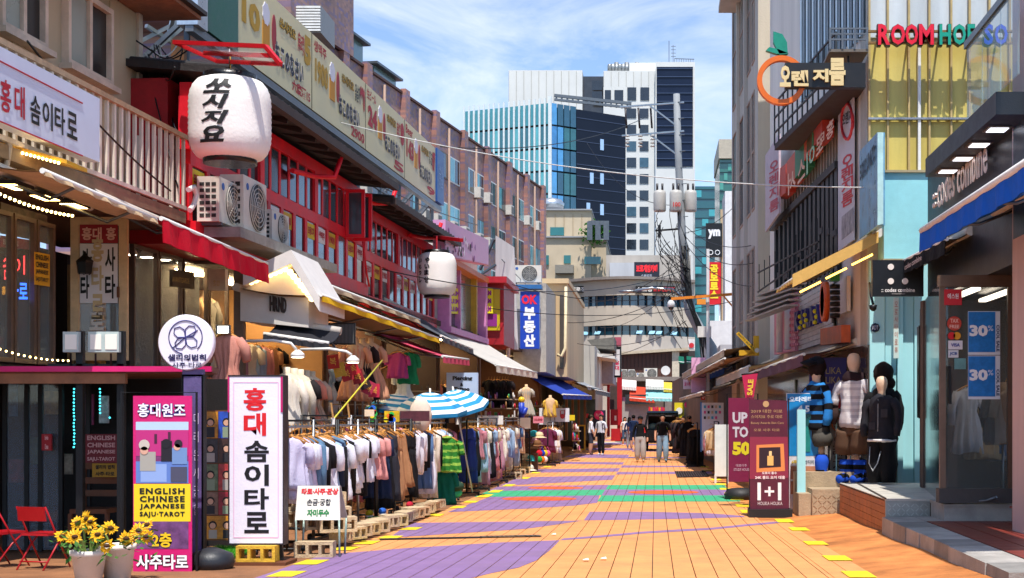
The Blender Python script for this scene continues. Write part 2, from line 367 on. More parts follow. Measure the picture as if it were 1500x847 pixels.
# litter specks
for i, (px, py) in enumerate(((858, 823), (884, 821), (1297, 808), (811, 785))):
    p = G(px, py); s_ = .035; MB().raw([p + Vector(v) for v in ((-s_, 0, .02), (s_, -.02, .021), (s_ * .6, .08, .03), (-s_ * .7, .06, .02), (0, .03, .03))], [(0, 1, 4), (1, 2, 4), (2, 3, 4), (3, 0, 4), (0, 3, 2, 1)]).build('paper_scrap', flat('f4f0ea'))
    tag(bpy.context.scene.objects[-1] if False else COL.objects[-1], ['small white paper scrap on the orange paving, left of two close together', 'small white paper scrap on the orange paving, right of two close together', 'crumpled white scrap lying on the rough orange shoulder by the stone kerb', 'tiny white scrap on the paving near the end of the slotted drain'][i], 'litter')
# ================================================================== shared builders
BLACKM = mat('17181a', .45, .3, var=.2, scale=8); DARK = mat('1d1a1a', .7, var=.3, scale=2); STEEL = metalm('9a9da0'); WHITEP = paint('e6e4df'); CREAM = mat('cdbb9c', .7, var=.2, scale=1.4, streak=True, key='cream')
GREYM = metalm('70757a', .5); WOOD = mat('6b3f22', .6, var=.35, scale=4)
def awning(name, label, Fc, a, b, out, rise, top, valance=.16, vcol=None, ribs=3, group=None, roller=True, under=None, scallop=False):
    """folding-arm shop awning: front bar through two photo points, cloth rising back to the wall"""
    A, B = Fc.pt(a[0], a[1], out), Fc.pt(b[0], b[1], out); back = -Fc.n * out + Vector((0, 0, rise)); n = 8
    t = thing(name, label, 'awning', (A + B) / 2 + back, group); mb = MB(); th = Vector((0, 0, .012))
    vs = []; rows = []
    for j in range(5):
        s = j / 4
        for i in range(n + 1): vs.append(A.lerp(B, i / n) + back * s - Vector((0, 0, .05 * math.sin(math.pi * s) + .012 * math.sin(i * 2.3) * math.sin(math.pi * s))))
    fs = [(j * (n + 1) + i, j * (n + 1) + i + 1, (j + 1) * (n + 1) + i + 1, (j + 1) * (n + 1) + i) for j in range(4) for i in range(n)]
    mb.raw(vs, fs, top, True); mb.raw([v - th for v in vs], fs, top, True); cl = mb.build('canopy', top, t)
    if valance:
        v = MB(); k = 24; d = Fc.n * .012; dz = [valance * (1 if not scallop else .8 + .2 * abs(math.sin(i * math.pi / 2 + .6))) for i in range(k + 1)]
        up = [A.lerp(B, i / k) + Fc.n * (.02 + .006 * math.sin(i * 1.7)) for i in range(k + 1)]; lo = [A.lerp(B, i / k) + Fc.n * (.03 + .02 * math.sin(i * 1.7)) - Vector((0, 0, dz[i])) for i in range(k + 1)]
        for i in range(k):
            v.face([up[i], up[i + 1], lo[i + 1], lo[i]], vcol or top); v.face([up[i] - d, lo[i] - d, lo[i + 1] - d, up[i + 1] - d], vcol or top)
        v.build('valance', vcol or top, t)
    MB().tube([A, B], .028, 8).build('front_bar', WHITEP, t)
    if roller: MB().tube([A + back, B + back], .06, 10).build('roller', mat('c9c0b2', .5), t)
    for i in range(ribs):
        s = (i + .5) / ribs; p = A.lerp(B, s); q = p + back - Vector((0, 0, .1)); mid = p.lerp(q, .5) + (B - A).normalized() * .25 - Vector((0, 0, .12))
        MB().tube([p - Vector((0, 0, .03)), mid, q], .018, 6).build('arm', GREYM, t)
    return t
def rect_frame(mb, c, ux, uz, w, h, t, d, n, m=None):   # picture-frame of bars round a rectangle
    ux, uz, n = Vector(ux).normalized(), Vector(uz).normalized(), Vector(n).normalized(); c = Vector(c)
    o = c - ux * w / 2 - uz * h / 2
    mb.obox(o, ux * w, uz * t, n * d, m); mb.obox(o + uz * (h - t), ux * w, uz * t, n * d, m)
    mb.obox(o + uz * t, ux * t, uz * (h - 2 * t), n * d, m); mb.obox(o + uz * t + ux * (w - t), ux * t, uz * (h - 2 * t), n * d, m); return mb
def fwindow(parent, Fc, px0, px1, z0, z1, off, fm, gm, t=.06, d=.07, bars=0, cross=0, sill=None, name='window'):
    """a window let into a wall line between two picture columns"""
    u0, u1 = Fc.u(px0, off), Fc.u(px1, off); u0, u1 = min(u0, u1), max(u0, u1); mb = MB()
    f = MB(); Fc.slab(u0, u1, z0, z0 + t, off, d, f); Fc.slab(u0, u1, z1 - t, z1, off, d, f); Fc.slab(u0, u0 + t, z0 + t, z1 - t, off, d, f); Fc.slab(u1 - t, u1, z0 + t, z1 - t, off, d, f)
    for i in range(bars):
        u = u0 + (u1 - u0) * (i + 1) / (bars + 1); Fc.slab(u - t / 2, u + t / 2, z0 + t, z1 - t, off, d * .9, f)
    for i in range(cross):
        z = z0 + (z1 - z0) * (i + 1) / (cross + 1); Fc.slab(u0 + t, u1 - t, z - t / 2, z + t / 2, off, d * .85, f)
    fr = f.build(name, fm, parent)
    g = MB(); Fc.slab(u0 + t, u1 - t, z0 + t, z1 - t, off + .008, .012, g); g.build('pane', gm, fr)
    if sill: s = MB(); Fc.slab(u0 - .06, u1 + .06, z0 - .07, z0 - .003, off, d + .07, s); s.build('sill', sill, fr)
    return fr
def ac_unit(label, loc, rz, w=.82, h=.6, d=.32, group=None, name='air_conditioner'):
    """outdoor unit: casing, round fan grille on the front (+X side when rz = 0), louvred end"""
    t = thing(name, label, 'air conditioner', loc, group); cs = mat('d8d2c6', .5, var=.12, scale=3); B = MB()
    B.box((-d / 2, -w / 2, .04), (d / 2, w / 2, h)); c = B.build('casing', cs, None); c.parent = t
    g = MB(); cy = w * .1; r = h * .42
    for k in range(5):
        rr = r * (1 - k * .19); pts = [(d / 2 + .02, cy + rr * math.cos(a * math.pi / 12), h / 2 + .02 + rr * math.sin(a * math.pi / 12)) for a in range(25)]
        g.tube(pts, .008, 4, smooth=False)
    for k in range(8):
        a = k * math.pi / 4; g.bar((d / 2 + .02, cy, h / 2 + .02), (d / 2 + .02, cy + r * math.cos(a), h / 2 + .02 + r * math.sin(a)), .008)
    f = g.build('fan_grille', mat('b9b4aa', .5), None); f.parent = t
    k = MB(); k.lathe((d / 2 - .005, cy, h / 2 + .02), [(r, 0), (r, .012), (.06, .02)], 20, axis='x'); k = k.build('fan', mat('4a4a4a', .6), None); k.parent = t
    s = MB()
    for i in range(6):
        for j in range(3):
            z = h * .15 + i * h * .13; x = -d * .38 + j * d * .27; s.box((x, -w / 2 - .006, z), (x + d * .2, -w / 2 + .01, z + h * .075))
    s = tag(s.build('louvre', mat('2b2a28', .7), None), kind='stuff'); s.parent = t
    q = MB(); q.box((-d / 2, -w / 2 + .08, 0), (d / 2, -w / 2 + .14, .04)); q.box((-d / 2, w / 2 - .14, 0), (d / 2, w / 2 - .08, .04)); q = q.build('feet', GREYM, None); q.parent = t
    b = MB(); b.lathe((d / 2 + .001, -w * .33, h * .82), [(.05, 0), (.05, .004)], 12, axis='x'); b = b.build('badge', flat('2f5fa8'), None); b.parent = t
    t.rotation_euler = (0, 0, rz); return t
# -------- garments (local: x across the shoulders, z down from the hook at the origin)
def tube_body(prof, n=14, folds=3, amp=.12, ph=0.):
    """prof: (half width, half depth, z); folds sharpen and deepen towards the hem, the hem hangs unevenly"""
    n = int(n * 2); rings = []; z0, z1 = prof[0][2], prof[-1][2]; pr = []
    for i in range(len(prof) - 1):
        for k in range(2): t = k / 2; pr.append(tuple(prof[i][q] * (1 - t) + prof[i + 1][q] * t for q in range(3)))
    pr.append(prof[-1])
    for w_, d_, z in pr:
        k = (z - z0) / (z1 - z0 + 1e-9); ring = []
        for i in range(n):
            a = 2 * math.pi * i / n; s1 = math.sin(folds * a + ph + 1.3 * math.sin(2.2 * k + ph)); s2 = math.sin((folds * 2 + 1) * a - ph * 2 + 3 * k)
            f = 1 + amp * (.35 + 1.1 * k) * (abs(s1) * 2 - 1.1) * 1.3 + amp * .5 * (.3 + k) * s2
            ring.append(Vector((w_ * math.cos(a) * (1 + .22 * (f - 1)) + .012 * k * math.sin(ph * 3), d_ * math.sin(a) * f * .72, z + (.018 * k * k * math.sin(3 * a + ph * 2) if k > .6 else .012 * math.sin(5 * a + 9 * k + ph)))))
        rings.append(ring)
    return rings
def garment_mesh(kind, ph=0.):
    mb = MB()
    if kind in ('tshirt', 'longsleeve', 'polo'):
        mb.loft(tube_body([(.07, .045, -.06), (.13, .05, -.08), (.22, .055, -.13), (.21, .06, -.25), (.205, .065, -.4), (.21, .07, -.55), (.22, .075, -.68)], 16, 4, .28, ph))
        n = .22 if kind != 'longsleeve' else .56
        for s in (-1, 1):
            mb.tube([(s * .165, 0, -.13), (s * .205, .005, -.16), (s * .225, .01, -.14 - n * .5), (s * .235, .015, -.14 - n)], [.045, .055, .052, .055 if n < .3 else .036], 10)
        if kind == 'polo': mb.lathe((0, 0, -.07), [(.075, 0), (.085, .03), (.07, .045)], 10)
    elif kind == 'pants':
        mb.loft(tube_body([(.16, .045, -.08), (.18, .055, -.16), (.20, .065, -.32)], 14, 3, .15, ph))
        for s in (-1, 1): mb.loft([[p + Vector((s * .1, 0, 0)) for p in r] for r in tube_body([(.095, .06, -.30), (.105, .06, -.5), (.115, .06, -.75), (.125, .065, -1.02)], 12, 3, .3, ph + s)])
    elif kind == 'skirt':
        mb.loft(tube_body([(.12, .05, -.09), (.16, .06, -.2), (.19, .075, -.5), (.22, .09, -.8), (.25, .1, -1.0)], 22, 7, .35, ph))
    elif kind == 'dress':
        mb.loft(tube_body([(.07, .05, -.05), (.17, .07, -.09), (.19, .09, -.2), (.14, .08, -.38), (.13, .08, -.44), (.2, .11, -.62), (.27, .15, -.85), (.3, .17, -1.0)], 24, 8, .25, ph))
        for s in (-1, 1): mb.tube([(s * .15, 0, -.1), (s * .22, .01, -.2), (s * .25, .01, -.36)], [.05, .07, .06], 8)
    elif kind == 'coat':
        mb.loft(tube_body([(.07, .06, -.05), (.18, .08, -.1), (.21, .1, -.22), (.17, .09, -.42), (.22, .12, -.7), (.26, .14, -1.05)], 18, 5, .2, ph))
        for s in (-1, 1): mb.tube([(s * .16, 0, -.12), (s * .25, .02, -.35), (s * .24, .05, -.62)], [.06, .06, .05], 8)
    return mb
GM = {}
HANGER = None
def hang(kind, col, label, loc, rz=0., ph=0, scale=1., group=None, hanger=True, name=None, strip=None):
    global HANGER
    v = ph % 3; k = (kind, v, col, strip)
    if k not in GM:
        mb = garment_mesh(kind, v * 1.7); mb.v = [p - Vector((0, 0, .07)) for p in mb.v]; o = mb.build('g', cloth(col)); me = o.data; bpy.data.objects.remove(o); wrinkle(me, .03, 9, 3, v * 7)
        if strip:
            bm = bmesh.new(); bm.from_mesh(me); bmesh.ops.subdivide_edges(bm, edges=bm.edges, cuts=2, use_grid_fill=True); bm.to_mesh(me); bm.free()
            me.materials.append(cloth(strip))
            for p in me.polygons: p.material_index = int((p.center.z + 5) * 24) % 3 == 0; p.use_smooth = True
        GM[k] = me
    if HANGER is None:
        h = MB(); h.tube([(-.19, 0, -.185), (-.1, 0, -.12), (0, 0, -.08), (.1, 0, -.12), (.19, 0, -.185)], .014, 6); h.tube([(0, 0, -.08), (0, 0, .0), (.02, 0, .03), (.0, 0, .05), (-.02, 0, .03)], .005, 5)
        o = h.build('hanger', mat('c98a3f', .5)); HANGER = o.data; bpy.data.objects.remove(o)
    t = thing(name or {'tshirt': 't_shirt', 'longsleeve': 'long_sleeved_shirt', 'polo': 'polo_shirt', 'pants': 'trousers', 'skirt': 'pleated_trousers', 'dress': 'dress', 'coat': 'coat'}[kind], label, {'tshirt': 't-shirt', 'longsleeve': 'shirt', 'polo': 'polo shirt', 'pants': 'trousers', 'skirt': 'trousers', 'dress': 'dress', 'coat': 'coat'}[kind], loc, group)
    link('garment_body', GM[k], t)
    if hanger: link('hanger', HANGER, t)
    t.rotation_euler = (0, 0, rz); t.scale = (scale, scale, scale * (.88 + .3 * ((ph * 37) % 10) / 10 if hanger else 1))
    return t
def torso(label, loc, col, rz=0., kind='dress', scale=1., group=None, skin='d9b48c', stand=True, arms=False):
    """headless shop mannequin: neck stub, dressed body, stand"""
    t = thing('dress_form', label, 'mannequin', loc, group); H = 1.42
    mb = MB(); mb.loft([[Vector((w_ * math.cos(a * math.pi / 7), d_ * math.sin(a * math.pi / 7), z)) for a in range(14)] for w_, d_, z in ((.05, .05, H + .1), (.05, .05, H + .02), (.12, .07, H - .02), (.185, .09, H - .08), (.15, .1, H - .3), (.12, .09, H - .45), (.17, .1, H - .65))]).build('torso', mat(skin, .55), t)
    g = garment_mesh(kind, rnd.random() * 4); g.v = [Vector((p.x * .98, p.y * 1.5, p.z + H + .03)) for p in g.v]; o = g.build('garment', cloth(col), None); o.parent = t
    bpy.data.objects[t.name]; q = [c for c in t.children if c.name.startswith('torso')][0]
    # torso was made relative to world: move back
    for v in q.data.vertices: v.co += Vector(loc)
    if stand:
        s = MB(); s.tube([(0, 0, 0.02), (0, 0, H - .6)], .016, 6); s.lathe((0, 0, 0), [(.17, 0), (.17, .015), (.02, .03)], 14); s = s.build('stand', STEEL, None); s.parent = t
    t.rotation_euler = (0, 0, rz); t.scale = (scale,) * 3; return t
# ================================================================== left: beige building with balcony
FW = Fac((-7.0, 17.9), (-4.895, 60))            # wall .8 m behind the railing line
bb = thing('beige_building', 'beige sided building with white balcony railing at far left', 'building', FL.uz(-3, 0, -.8))
WALL = mat('b9a686', .75, var=.16, scale=1.2, bump=.08, streak=True, key='bw'); TRIM = mat('d9c3ac', .6, var=.25, scale=3); RAILM = mat('d8cdbd', .5, var=.3, scale=5, streak=True)
uE = FW.u(203); z1 = PZ(22, FW.Y(203)); zb = 4.28
m_ = MB(); FW.slab(uE - 9, uE, zb, z1, -4, 4, m_); m_.build('wall', WALL, bb)
u = uE - .9
for k in range(8):
    m_ = MB(); FW.slab(u + .01, u + .78, zb + .1, z1 - .02, 0, .018, m_)
    if k not in (1, 2, 4, 5): m_.build('siding_panel', WALL, bb)
    u -= .8
m_ = MB(); FW.slab(uE - .1, uE + .02, zb, z1, 0, .05, m_); m_.build('corner_trim', TRIM, bb)
for a_, b_, py in ((90, 157, 122), (-8, 60, 68)):
    Y = FW.Y(b_); zz = PZ(py + 7, Y); w_ = fwindow(bb, FW, a_, b_, zz, z1 - .22, 0, TRIM, glass('2a2522', .3, .4), t=.07, d=.09, bars=1, sill=TRIM)
    ua, ub = FW.u(a_), FW.u(b_); m_ = MB(); FW.slab(ua + .08, (ua + ub) / 2 - .05, zz + .08, z1 - .3, .03, .01, m_); m_.build('frosted_pane', glass('9aa093', .25, .5), w_)
m_ = MB(); FW.slab(uE - 9, uE + .28, z1, z1 + .05, -4, 4.75, m_); m_.build('roof', mat('a06a4e', .8, var=.3), bb); m_ = MB(); FW.slab(uE - 9, uE + .3, z1 + .055, z1 + .11, -4, 4.83, m_); m_.build('roof_sheet', mat('3a3230', .6), bb)
# balcony floor and railing
uR = FL.u(268); uA = FL.u(-60); Yr = FL.Y(268); zt0, zt1 = PZ(205, Yr), PZ(51, FL.Y(0)); zt = (zt0 + zt1) / 2; zf = zb
m_ = MB(); FL.slab(uA - 1, uR, zf - .14, zf, -1.1, 1.14, m_); m_.build('balcony_floor', mat('8d7558', .7, var=.3), bb)
m_ = MB(); FL.slab(uA - 1, uR, zt - .06, zt, 0, .07, m_); m_.build('top_rail', mat('a98a6b', .6, var=.3), bb); m_ = MB(); FL.slab(uA - 1, uR, zf + .03, zf + .08, 0, .05, m_); m_.build('bottom_rail', RAILM, bb)
u = uR - .02; i = 0
while u > uA:
    m_ = MB(); FL.slab(u - .045, u, zf + .08, zt - .06, .005, .035, m_); m_.build('baluster', RAILM, bb); u -= .185
m_ = MB(); FL.slab(uA - 1, uR - 1.9, zf + .1, zt - .1, -.05, .012, m_); m_.build('screen_panel', mat('a3937a', .7, var=.2), bb)
# side of the balcony end
for k in range(4):
    m_ = MB(); p = FL.uz(uR - .02, 0, -.15 - .22 * k); m_.box((p.x - .02, p.y - .02, zf), (p.x + .02, p.y + .02, zt)); m_.build('baluster', RAILM, bb)
# long sign on the balcony: white with red and black lettering
fs = thing('fascia_sign', 'white lit box sign with red and black Korean letters hung on the balcony', 'sign', FL.pt(60, 200, .1))
m_ = MB(); SGW = mat('cfd8ee', .4, var=.05, scale=2, bump=0); FL.quadbox(-40, 125, ((60, 172), (145, 238)), .12, .16, m_); m_.build('box', SGW, fs)
def ftext(mb, Fc, s, x0, y0a, y0b, x1, y1a, y1b, m, off, **kw): # (x0: top y0a bottom y0b) (x1: top y1a bottom y1b)
    return text_into(mb, s, Fc.pt(x0, y0b, off), Fc.pt(x1, y1b, off), Fc.pt(x0, y0a, off), m, **kw)
RED = flat('d8141e', .5); INK = flat('0d0d10', .5); CRIM = flat('b01830')
letters(fs, 'lettering', [lambda mb: ftext(mb, FL, '홍', 0, 114, 162, 16, 121, 168, CRIM, .285, bold=.02), lambda mb: ftext(mb, FL, '대', 21, 123, 171, 36, 130, 176, CRIM, .285, bold=.02)] +
        [lambda mb, i=i, c=c: ftext(mb, FL, c, 44 + 18 * i, 137 + 8 * i, 179 + 7 * i, 59 + 18 * i, 143 + 8 * i, 186 + 7 * i, INK, .285, bold=.02) for i, c in enumerate('솜이타로')])
m_ = MB()
for y in (.09, .91):
    a0, a1 = FL.pt(-38, 60 + 112 * y, .285), FL.pt(121, 143 + 94 * y, .285); m_.bar(a0, a1, .008, .012)
m_.build('border_line', CRIM, fs)
# mezzanine: dark recess, glass front with posters, cream door
FM = Fac((-7.05, 17.9), (-4.945, 60)); zc, zm = 4.14, 2.18
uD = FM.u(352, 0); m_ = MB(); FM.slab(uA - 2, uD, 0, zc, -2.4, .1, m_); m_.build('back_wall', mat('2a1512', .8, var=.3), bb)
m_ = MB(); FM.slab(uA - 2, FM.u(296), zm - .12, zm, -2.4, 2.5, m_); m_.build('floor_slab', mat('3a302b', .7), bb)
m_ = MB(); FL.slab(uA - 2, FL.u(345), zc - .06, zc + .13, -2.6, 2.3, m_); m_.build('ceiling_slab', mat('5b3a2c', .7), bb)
gfr = mat('5f4a3e', .5, var=.3); SHOPG = clear('b9c6c6', .16)
for a_, b_ in ((-140, -80), (-78, -27), (-25, 12), (14, 46), (48, 74)): fwindow(bb, FM, a_, b_, zm + .02, zc - .3, .1, gfr, SHOPG, t=.05, d=.06, name='shop_window')
pw = thing('photo_poster', 'faded poster strip of crowd photographs behind the tarot shop window', 'poster', FM.pt(35, 320, .05))
m_ = MB(); FM.quadbox(0, 68, ((296, 342), (316, 356)), .04, .01, m_); m_.build('sheet', mat('54413c', .6, var=.7, scale=9, bump=0), pw)
m_ = MB(); FM.quadbox(0, 45, ((345, 362), (352, 366)), .07, .012, m_); m_.build('band', flat('8b2038'), pw)
letters(pw, 'lettering', [lambda mb: ftext(mb, FM, '많이 운집', 4, 350, 358, 26, 353, 361, flat('e8d8d8'), .084)])
ne = thing('neon_tarot_sign', 'red and blue neon Korean letters glowing inside the tarot window', 'neon sign', FM.pt(22, 400, .05))
letters(ne, 'neon_letters', [lambda mb: ftext(mb, FM, '솜', 4, 368, 410, 17, 370, 408, flat('ff4040', emit=1.6), .08, bold=.0), lambda mb: ftext(mb, FM, '이', 17, 378, 406, 36, 376, 402, flat('ff4040', emit=1.6), .08), lambda mb: ftext(mb, FM, '타로', 14, 412, 442, 40, 408, 442, flat('2a68ff', emit=2.2), .08, bold=.02), lambda mb: ftext(mb, FM, '홍대', 2, 420, 432, 14, 418, 430, flat('e8a030', emit=1.), .08)])
yl = thing('language_notice', 'small yellow notice reading ENGLISH CHINESE JAPANESE on the tarot window', 'notice', FM.pt(60, 390, .17))
m_ = MB(); FM.quadbox(50, 72, ((369, 417), (373, 420)), .175, .008, m_); m_.build('panel', flat('d8a018'), yl)
letters(yl, 'lettering', [lambda mb, i=i, s=s: ftext(mb, FM, s, 52, 372 + 11 * i, 380 + 11 * i, 70.5, 375 + 11 * i, 383 + 11 * i, INK, .186, bold=.03) for i, s in enumerate(('ENGLISH', 'CHINESE', 'JAPANESE', 'SAJU·TAROT'))])
BULB = flat('ffd98a', emit=9)
def string_lights(label, p, q, n, r=.018, parent=None, m=None):
    t = thing('string_lights', label, 'string lights', p); pts = sphere_wire(p, q, .03, n); MB().tube(pts, .004, 4).build('cable', BLACKM, t)
    for a in pts: MB().ball(a - Vector((0, 0, r)), r, 6).build('bulb', m or BULB, t)
string_lights('row of warm bulbs along the top of the tarot shop window', FM.pt(0, 282, .3), FM.pt(106, 314, .3), 16); string_lights('row of warm bulbs along the sill of the tarot shop window', FM.pt(0, 510, .3), FM.pt(100, 527, .3), 12, .012)
for i, (px, py) in enumerate(((22, 271), (66, 287), (108, 299))):
    p = FM.pt(px, py, .9); t = thing('ceiling_panel_light', 'square warm ceiling light under the balcony, %s from the left edge' % ordinal(i), 'light', p, 'ceiling lights under the balcony'); MB().box((p.x - .1, p.y - .2, p.z - .02), (p.x + .1, p.y + .2, p.z + .02)).build('housing', DARK, t); MB().box((p.x - .08, p.y - .17, p.z - .026), (p.x + .08, p.y + .17, p.z - .021)).build('diffuser', flat('ffd080', emit=9), t)
# cream door standing open, facing the street
dY = 16.75; dt = thing('cream_door', 'cream framed glass door with red and white tarot posters on it', 'door', P(145, 528, dY))
m_ = MB(); DC = mat('d9b98c', .5, var=.2)
rect_frame(m_, (P(103, 528, dY) + P(186, 318, dY)) / 2, (1, 0, 0), (0, 0, 1), PX(186, dY) - PX(103, dY), PZ(318, dY) - PZ(528, dY), .1, .06, (0, 1, 0)); m_.build('frame', DC, dt)
m_ = MB(); cbox(m_, 113, 328, 176, 518, dY + .03, .01); m_.build('pane', clear('a8b0b0', .3), dt)
m_ = MB(); cbox(m_, 117, 329, 172, 356, dY - .005, .01); m_.build('red_poster', flat('9c1428'), dt); m_ = MB(); cbox(m_, 117, 357, 172, 444, dY - .005, .01); m_.build('white_poster', flat('e2dfe2'), dt)
letters(dt, 'lettering', [lambda mb: ctext(mb, '홍대 홍', 120, 333, 170, 352, dY - .006, flat('e8b8a8'), bold=.03), lambda mb: vtext(mb, '사타', 154, 360, 169, 440, dY - .006, INK, bold=.03), lambda mb: vtext(mb, '사타', 118, 362, 131, 440, dY - .006, INK, bold=.03), lambda mb: vtext(mb, '홍타로', 134, 345, 152, 470, dY - .012, flat('c9b48a'), bold=.03), lambda mb: ctext(mb, '로', 131, 458, 152, 484, dY - .012, flat('d8d2c8'), bold=.03)])
MB().bar(P(173, 420, dY - .05), P(173, 436, dY - .05), .025).build('handle', WOOD, dt)
la = thing('wall_lantern', 'small black coach lantern glowing beside the cream tarot door', 'lantern', P(124, 400, dY - .2)); q = P(124, 385, dY - .2)
MB().lathe(q, [(.085, -.13), (.1, 0), (.11, .02), (.03, .09), (.01, .14)], 6, smooth=False).build('cap', BLACKM, la); MB().lathe(q, [(.06, -.128), (.08, -.02)], 6, smooth=False).build('lamp_glass', flat('ffb84a', emit=5), la)
m_ = MB()
for k in range(6):
    a = k * math.pi / 3; m_.bar(q + Vector((.066 * math.cos(a), .066 * math.sin(a), -.14)), q + Vector((.095 * math.cos(a), .095 * math.sin(a), 0)), .012)
m_.bar(q + Vector((0, .05, .05)), q + Vector((0, .25, .1)), .02); m_.build('cage', BLACKM, la)
# fashion boutique window beyond the door
for a_, b_ in ((190, 226), (228, 262), (264, 300), (302, 330)): fwindow(bb, FM, a_, b_, zm + .02, zc - .25, .1, gfr, SHOPG, t=.04, d=.06, name='shop_window')
cw = [('beige', 'c7ad84', 214, 480), ('cream', 'd9cbb0', 244, 500), ('tan', 'b08a62', 275, 480), ('grey', '8d8880', 300, 500)]
for i, (cn, c, px, py) in enumerate(cw):
    q = FM.pt(px, 540, -.7); torso('headless mannequin in a long %s coat behind the boutique window' % cn, (q.x, q.y, zm), c, rz=.5, kind='coat', scale=1.0)
for i, px in enumerate((190, 215, 241, 268)):
    q = FM.pt(px, 368 + 4 * i, .0); t = thing('spotlight', 'white dish spotlight over the boutique window, %s from the door' % ordinal(i), 'spotlight', q, 'boutique spotlights'); MB().lathe(q, [(.11, -.05), (.1, -.02), (.05, .06), (.03, .1)], 14).build('shade', WHITEP, t); MB().lathe(q, [(.085, -.052), (.085, -.045)], 12).build('lamp', flat('fff0d0', emit=16), t); MB().tube([q + Vector((0, 0, .08)), q + Vector((-.1, 0, .3))], .012, 6).build('stem', BLACKM, t)
ab = thing('shop_board', 'dark brown shop board with gold lettering in the boutique window', 'sign', FM.pt(264, 410, .2)); m_ = MB(); FM.quadbox(248, 280, ((395, 420), (399, 424)), .2, .05, m_); m_.build('board', mat('3f2f20', .5), ab); letters(ab, 'lettering', [lambda mb: ftext(mb, FM, 'AVANTGARDE', 252, 405, 413, 277, 408, 416, flat('b89858'), .256)])
awning('folding_awning', 'beige folding awning above the cream tarot door', FL, (62, 250), (228, 322), .75, .16, cloth('d3b690'), .05, ribs=2)
awning('folding_awning', 'bright red folding awning above the boutique window', FL, (236, 320), (391, 387), .8, .3, cloth('d3102c'), .27, ribs=3)
ya = thing('yellow_rack', 'yellow perforated metal rack jutting out below the balcony sign', 'rack', P(40, 215, 14)); m_ = MB(); q0, q1 = P(-20, 208, 13.6), P(98, 240, 13.9)
m_.obox(q0, q1 - q0, (.0, .5, .0), (0, 0, .04)); m_.build('tray', mat('c9960e', .5, var=.3), ya)
for k in range(14): MB().ball(q0.lerp(q1, .25 + k * .05) - Vector((0, .01, .015)), .016, 6).build('bulb', BULB, ya)
pi_ = thing('drain_pipe', 'weathered curved pipe in front of the tarot shop at far left', 'pipe', P(8, 270, 13.5)); MB().tube([P(-6, 150, 13.5), P(6, 195, 13.5), P(14, 215, 13.5), P(10, 240, 13.5), P(0, 275, 13.5)], .03, 8).build('pipe', mat('c8b498', .6, var=.4, scale=9), pi_)
# ================================================================== tarot booth under the pink canopy
bo = thing('tarot_booth', 'dark tarot booth with a magenta edged flat canopy', 'booth', onground(-5.7, 14.4)); MAG = mat('d8186e', .5, var=.12)
zc2 = PZ(549, 14); xl, xr = -7.2, PX(311, 14)
MB().prism([(xl, 14, zc2 + .02), (xr, 14, zc2 + .02), (xr - .1, 14.5, zc2 + .02), (-5.75, 16.2, zc2 + .02), (xl, 16.2, zc2 + .02)], (0, 0, .06)).build('canopy', mat('7a4a34', .7, var=.3), bo); MB().box((xl, 13.96, zc2 + .03), (xr, 14, zc2 + .085)).build('edge_trim', MAG, bo)
MB().box((xl, 14.02, zc2 - .09), (xr - .9, 14.08, zc2 + .015)).build('beam', mat('9b6a48', .7, var=.3), bo)
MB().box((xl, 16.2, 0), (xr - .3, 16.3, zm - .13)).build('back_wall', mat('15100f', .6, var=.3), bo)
for px in (6, 38, 58, 88, 128): MB().box((PX(px, 15.2) - .02, 15.2, .1), (PX(px, 15.2) + .025, 15.25, zc2)).build('mullion', BLACKM, bo)
m_ = MB(); m_.box((PX(8, 15.2), 15.22, .12), (PX(88, 15.2), 15.23, zc2)); m_.build('glass_panel', clear('8a9aa8', .25), bo)
for px, y0 in ((176, 485), (116, 485)): MB().box((PX(px, 14.1) - .035, 14.1, gz(14)), (PX(px, 14.1) + .035, 14.17, PZ(y0, 14.1))).build('post', BLACKM, bo)
MB().box((PX(70, 14.1), 14.1, PZ(541, 14.1)), (PX(182, 14.1), 14.16, PZ(533, 14.1))).build('crossbar', BLACKM, bo)
for i, (a_, b_) in enumerate(((92, 115), (129, 151), (151, 174))):
    t = thing('floodlight', 'square white LED floodlight on the booth frame, %s from the left' % ordinal(i), 'floodlight', P((a_ + b_) / 2, 518, 14.0), 'LED floodlights on the booth'); m_ = MB(); cbox(m_, a_, 486, b_, 516, 14.02, .06); m_.build('housing', mat('b9c8c4', .4), t); m_ = MB(); cbox(m_, a_ + 3, 490, b_ - 3, 512, 14.012, .008); m_.build('lens', flat('f4efe2', .3), t)
    MB().bar(P((a_ + b_) / 2, 518, 14.05), P((a_ + b_) / 2, 536, 14.1), .02).build('bracket', BLACKM, t)
TEAL = flat('40d8e8', emit=3)
for i, (px, y0, y1) in enumerate(((108, 570, 660), (117, 575, 640), (146, 570, 610), (160, 612, 620))):
    t = thing('led_strand', ('tall', 'short', 'brief', 'tiny')[i] + ' strand of teal LED dots hanging in the dark booth', 'led lights', P(px, y0, 15.6)); m_ = MB()
    for k in range(int((y1 - y0) / 5)): m_.ball(P(px + rnd.random(), y0 + 5 * k, 15.6), .012, 5)
    m_.build('dots', TEAL, t)
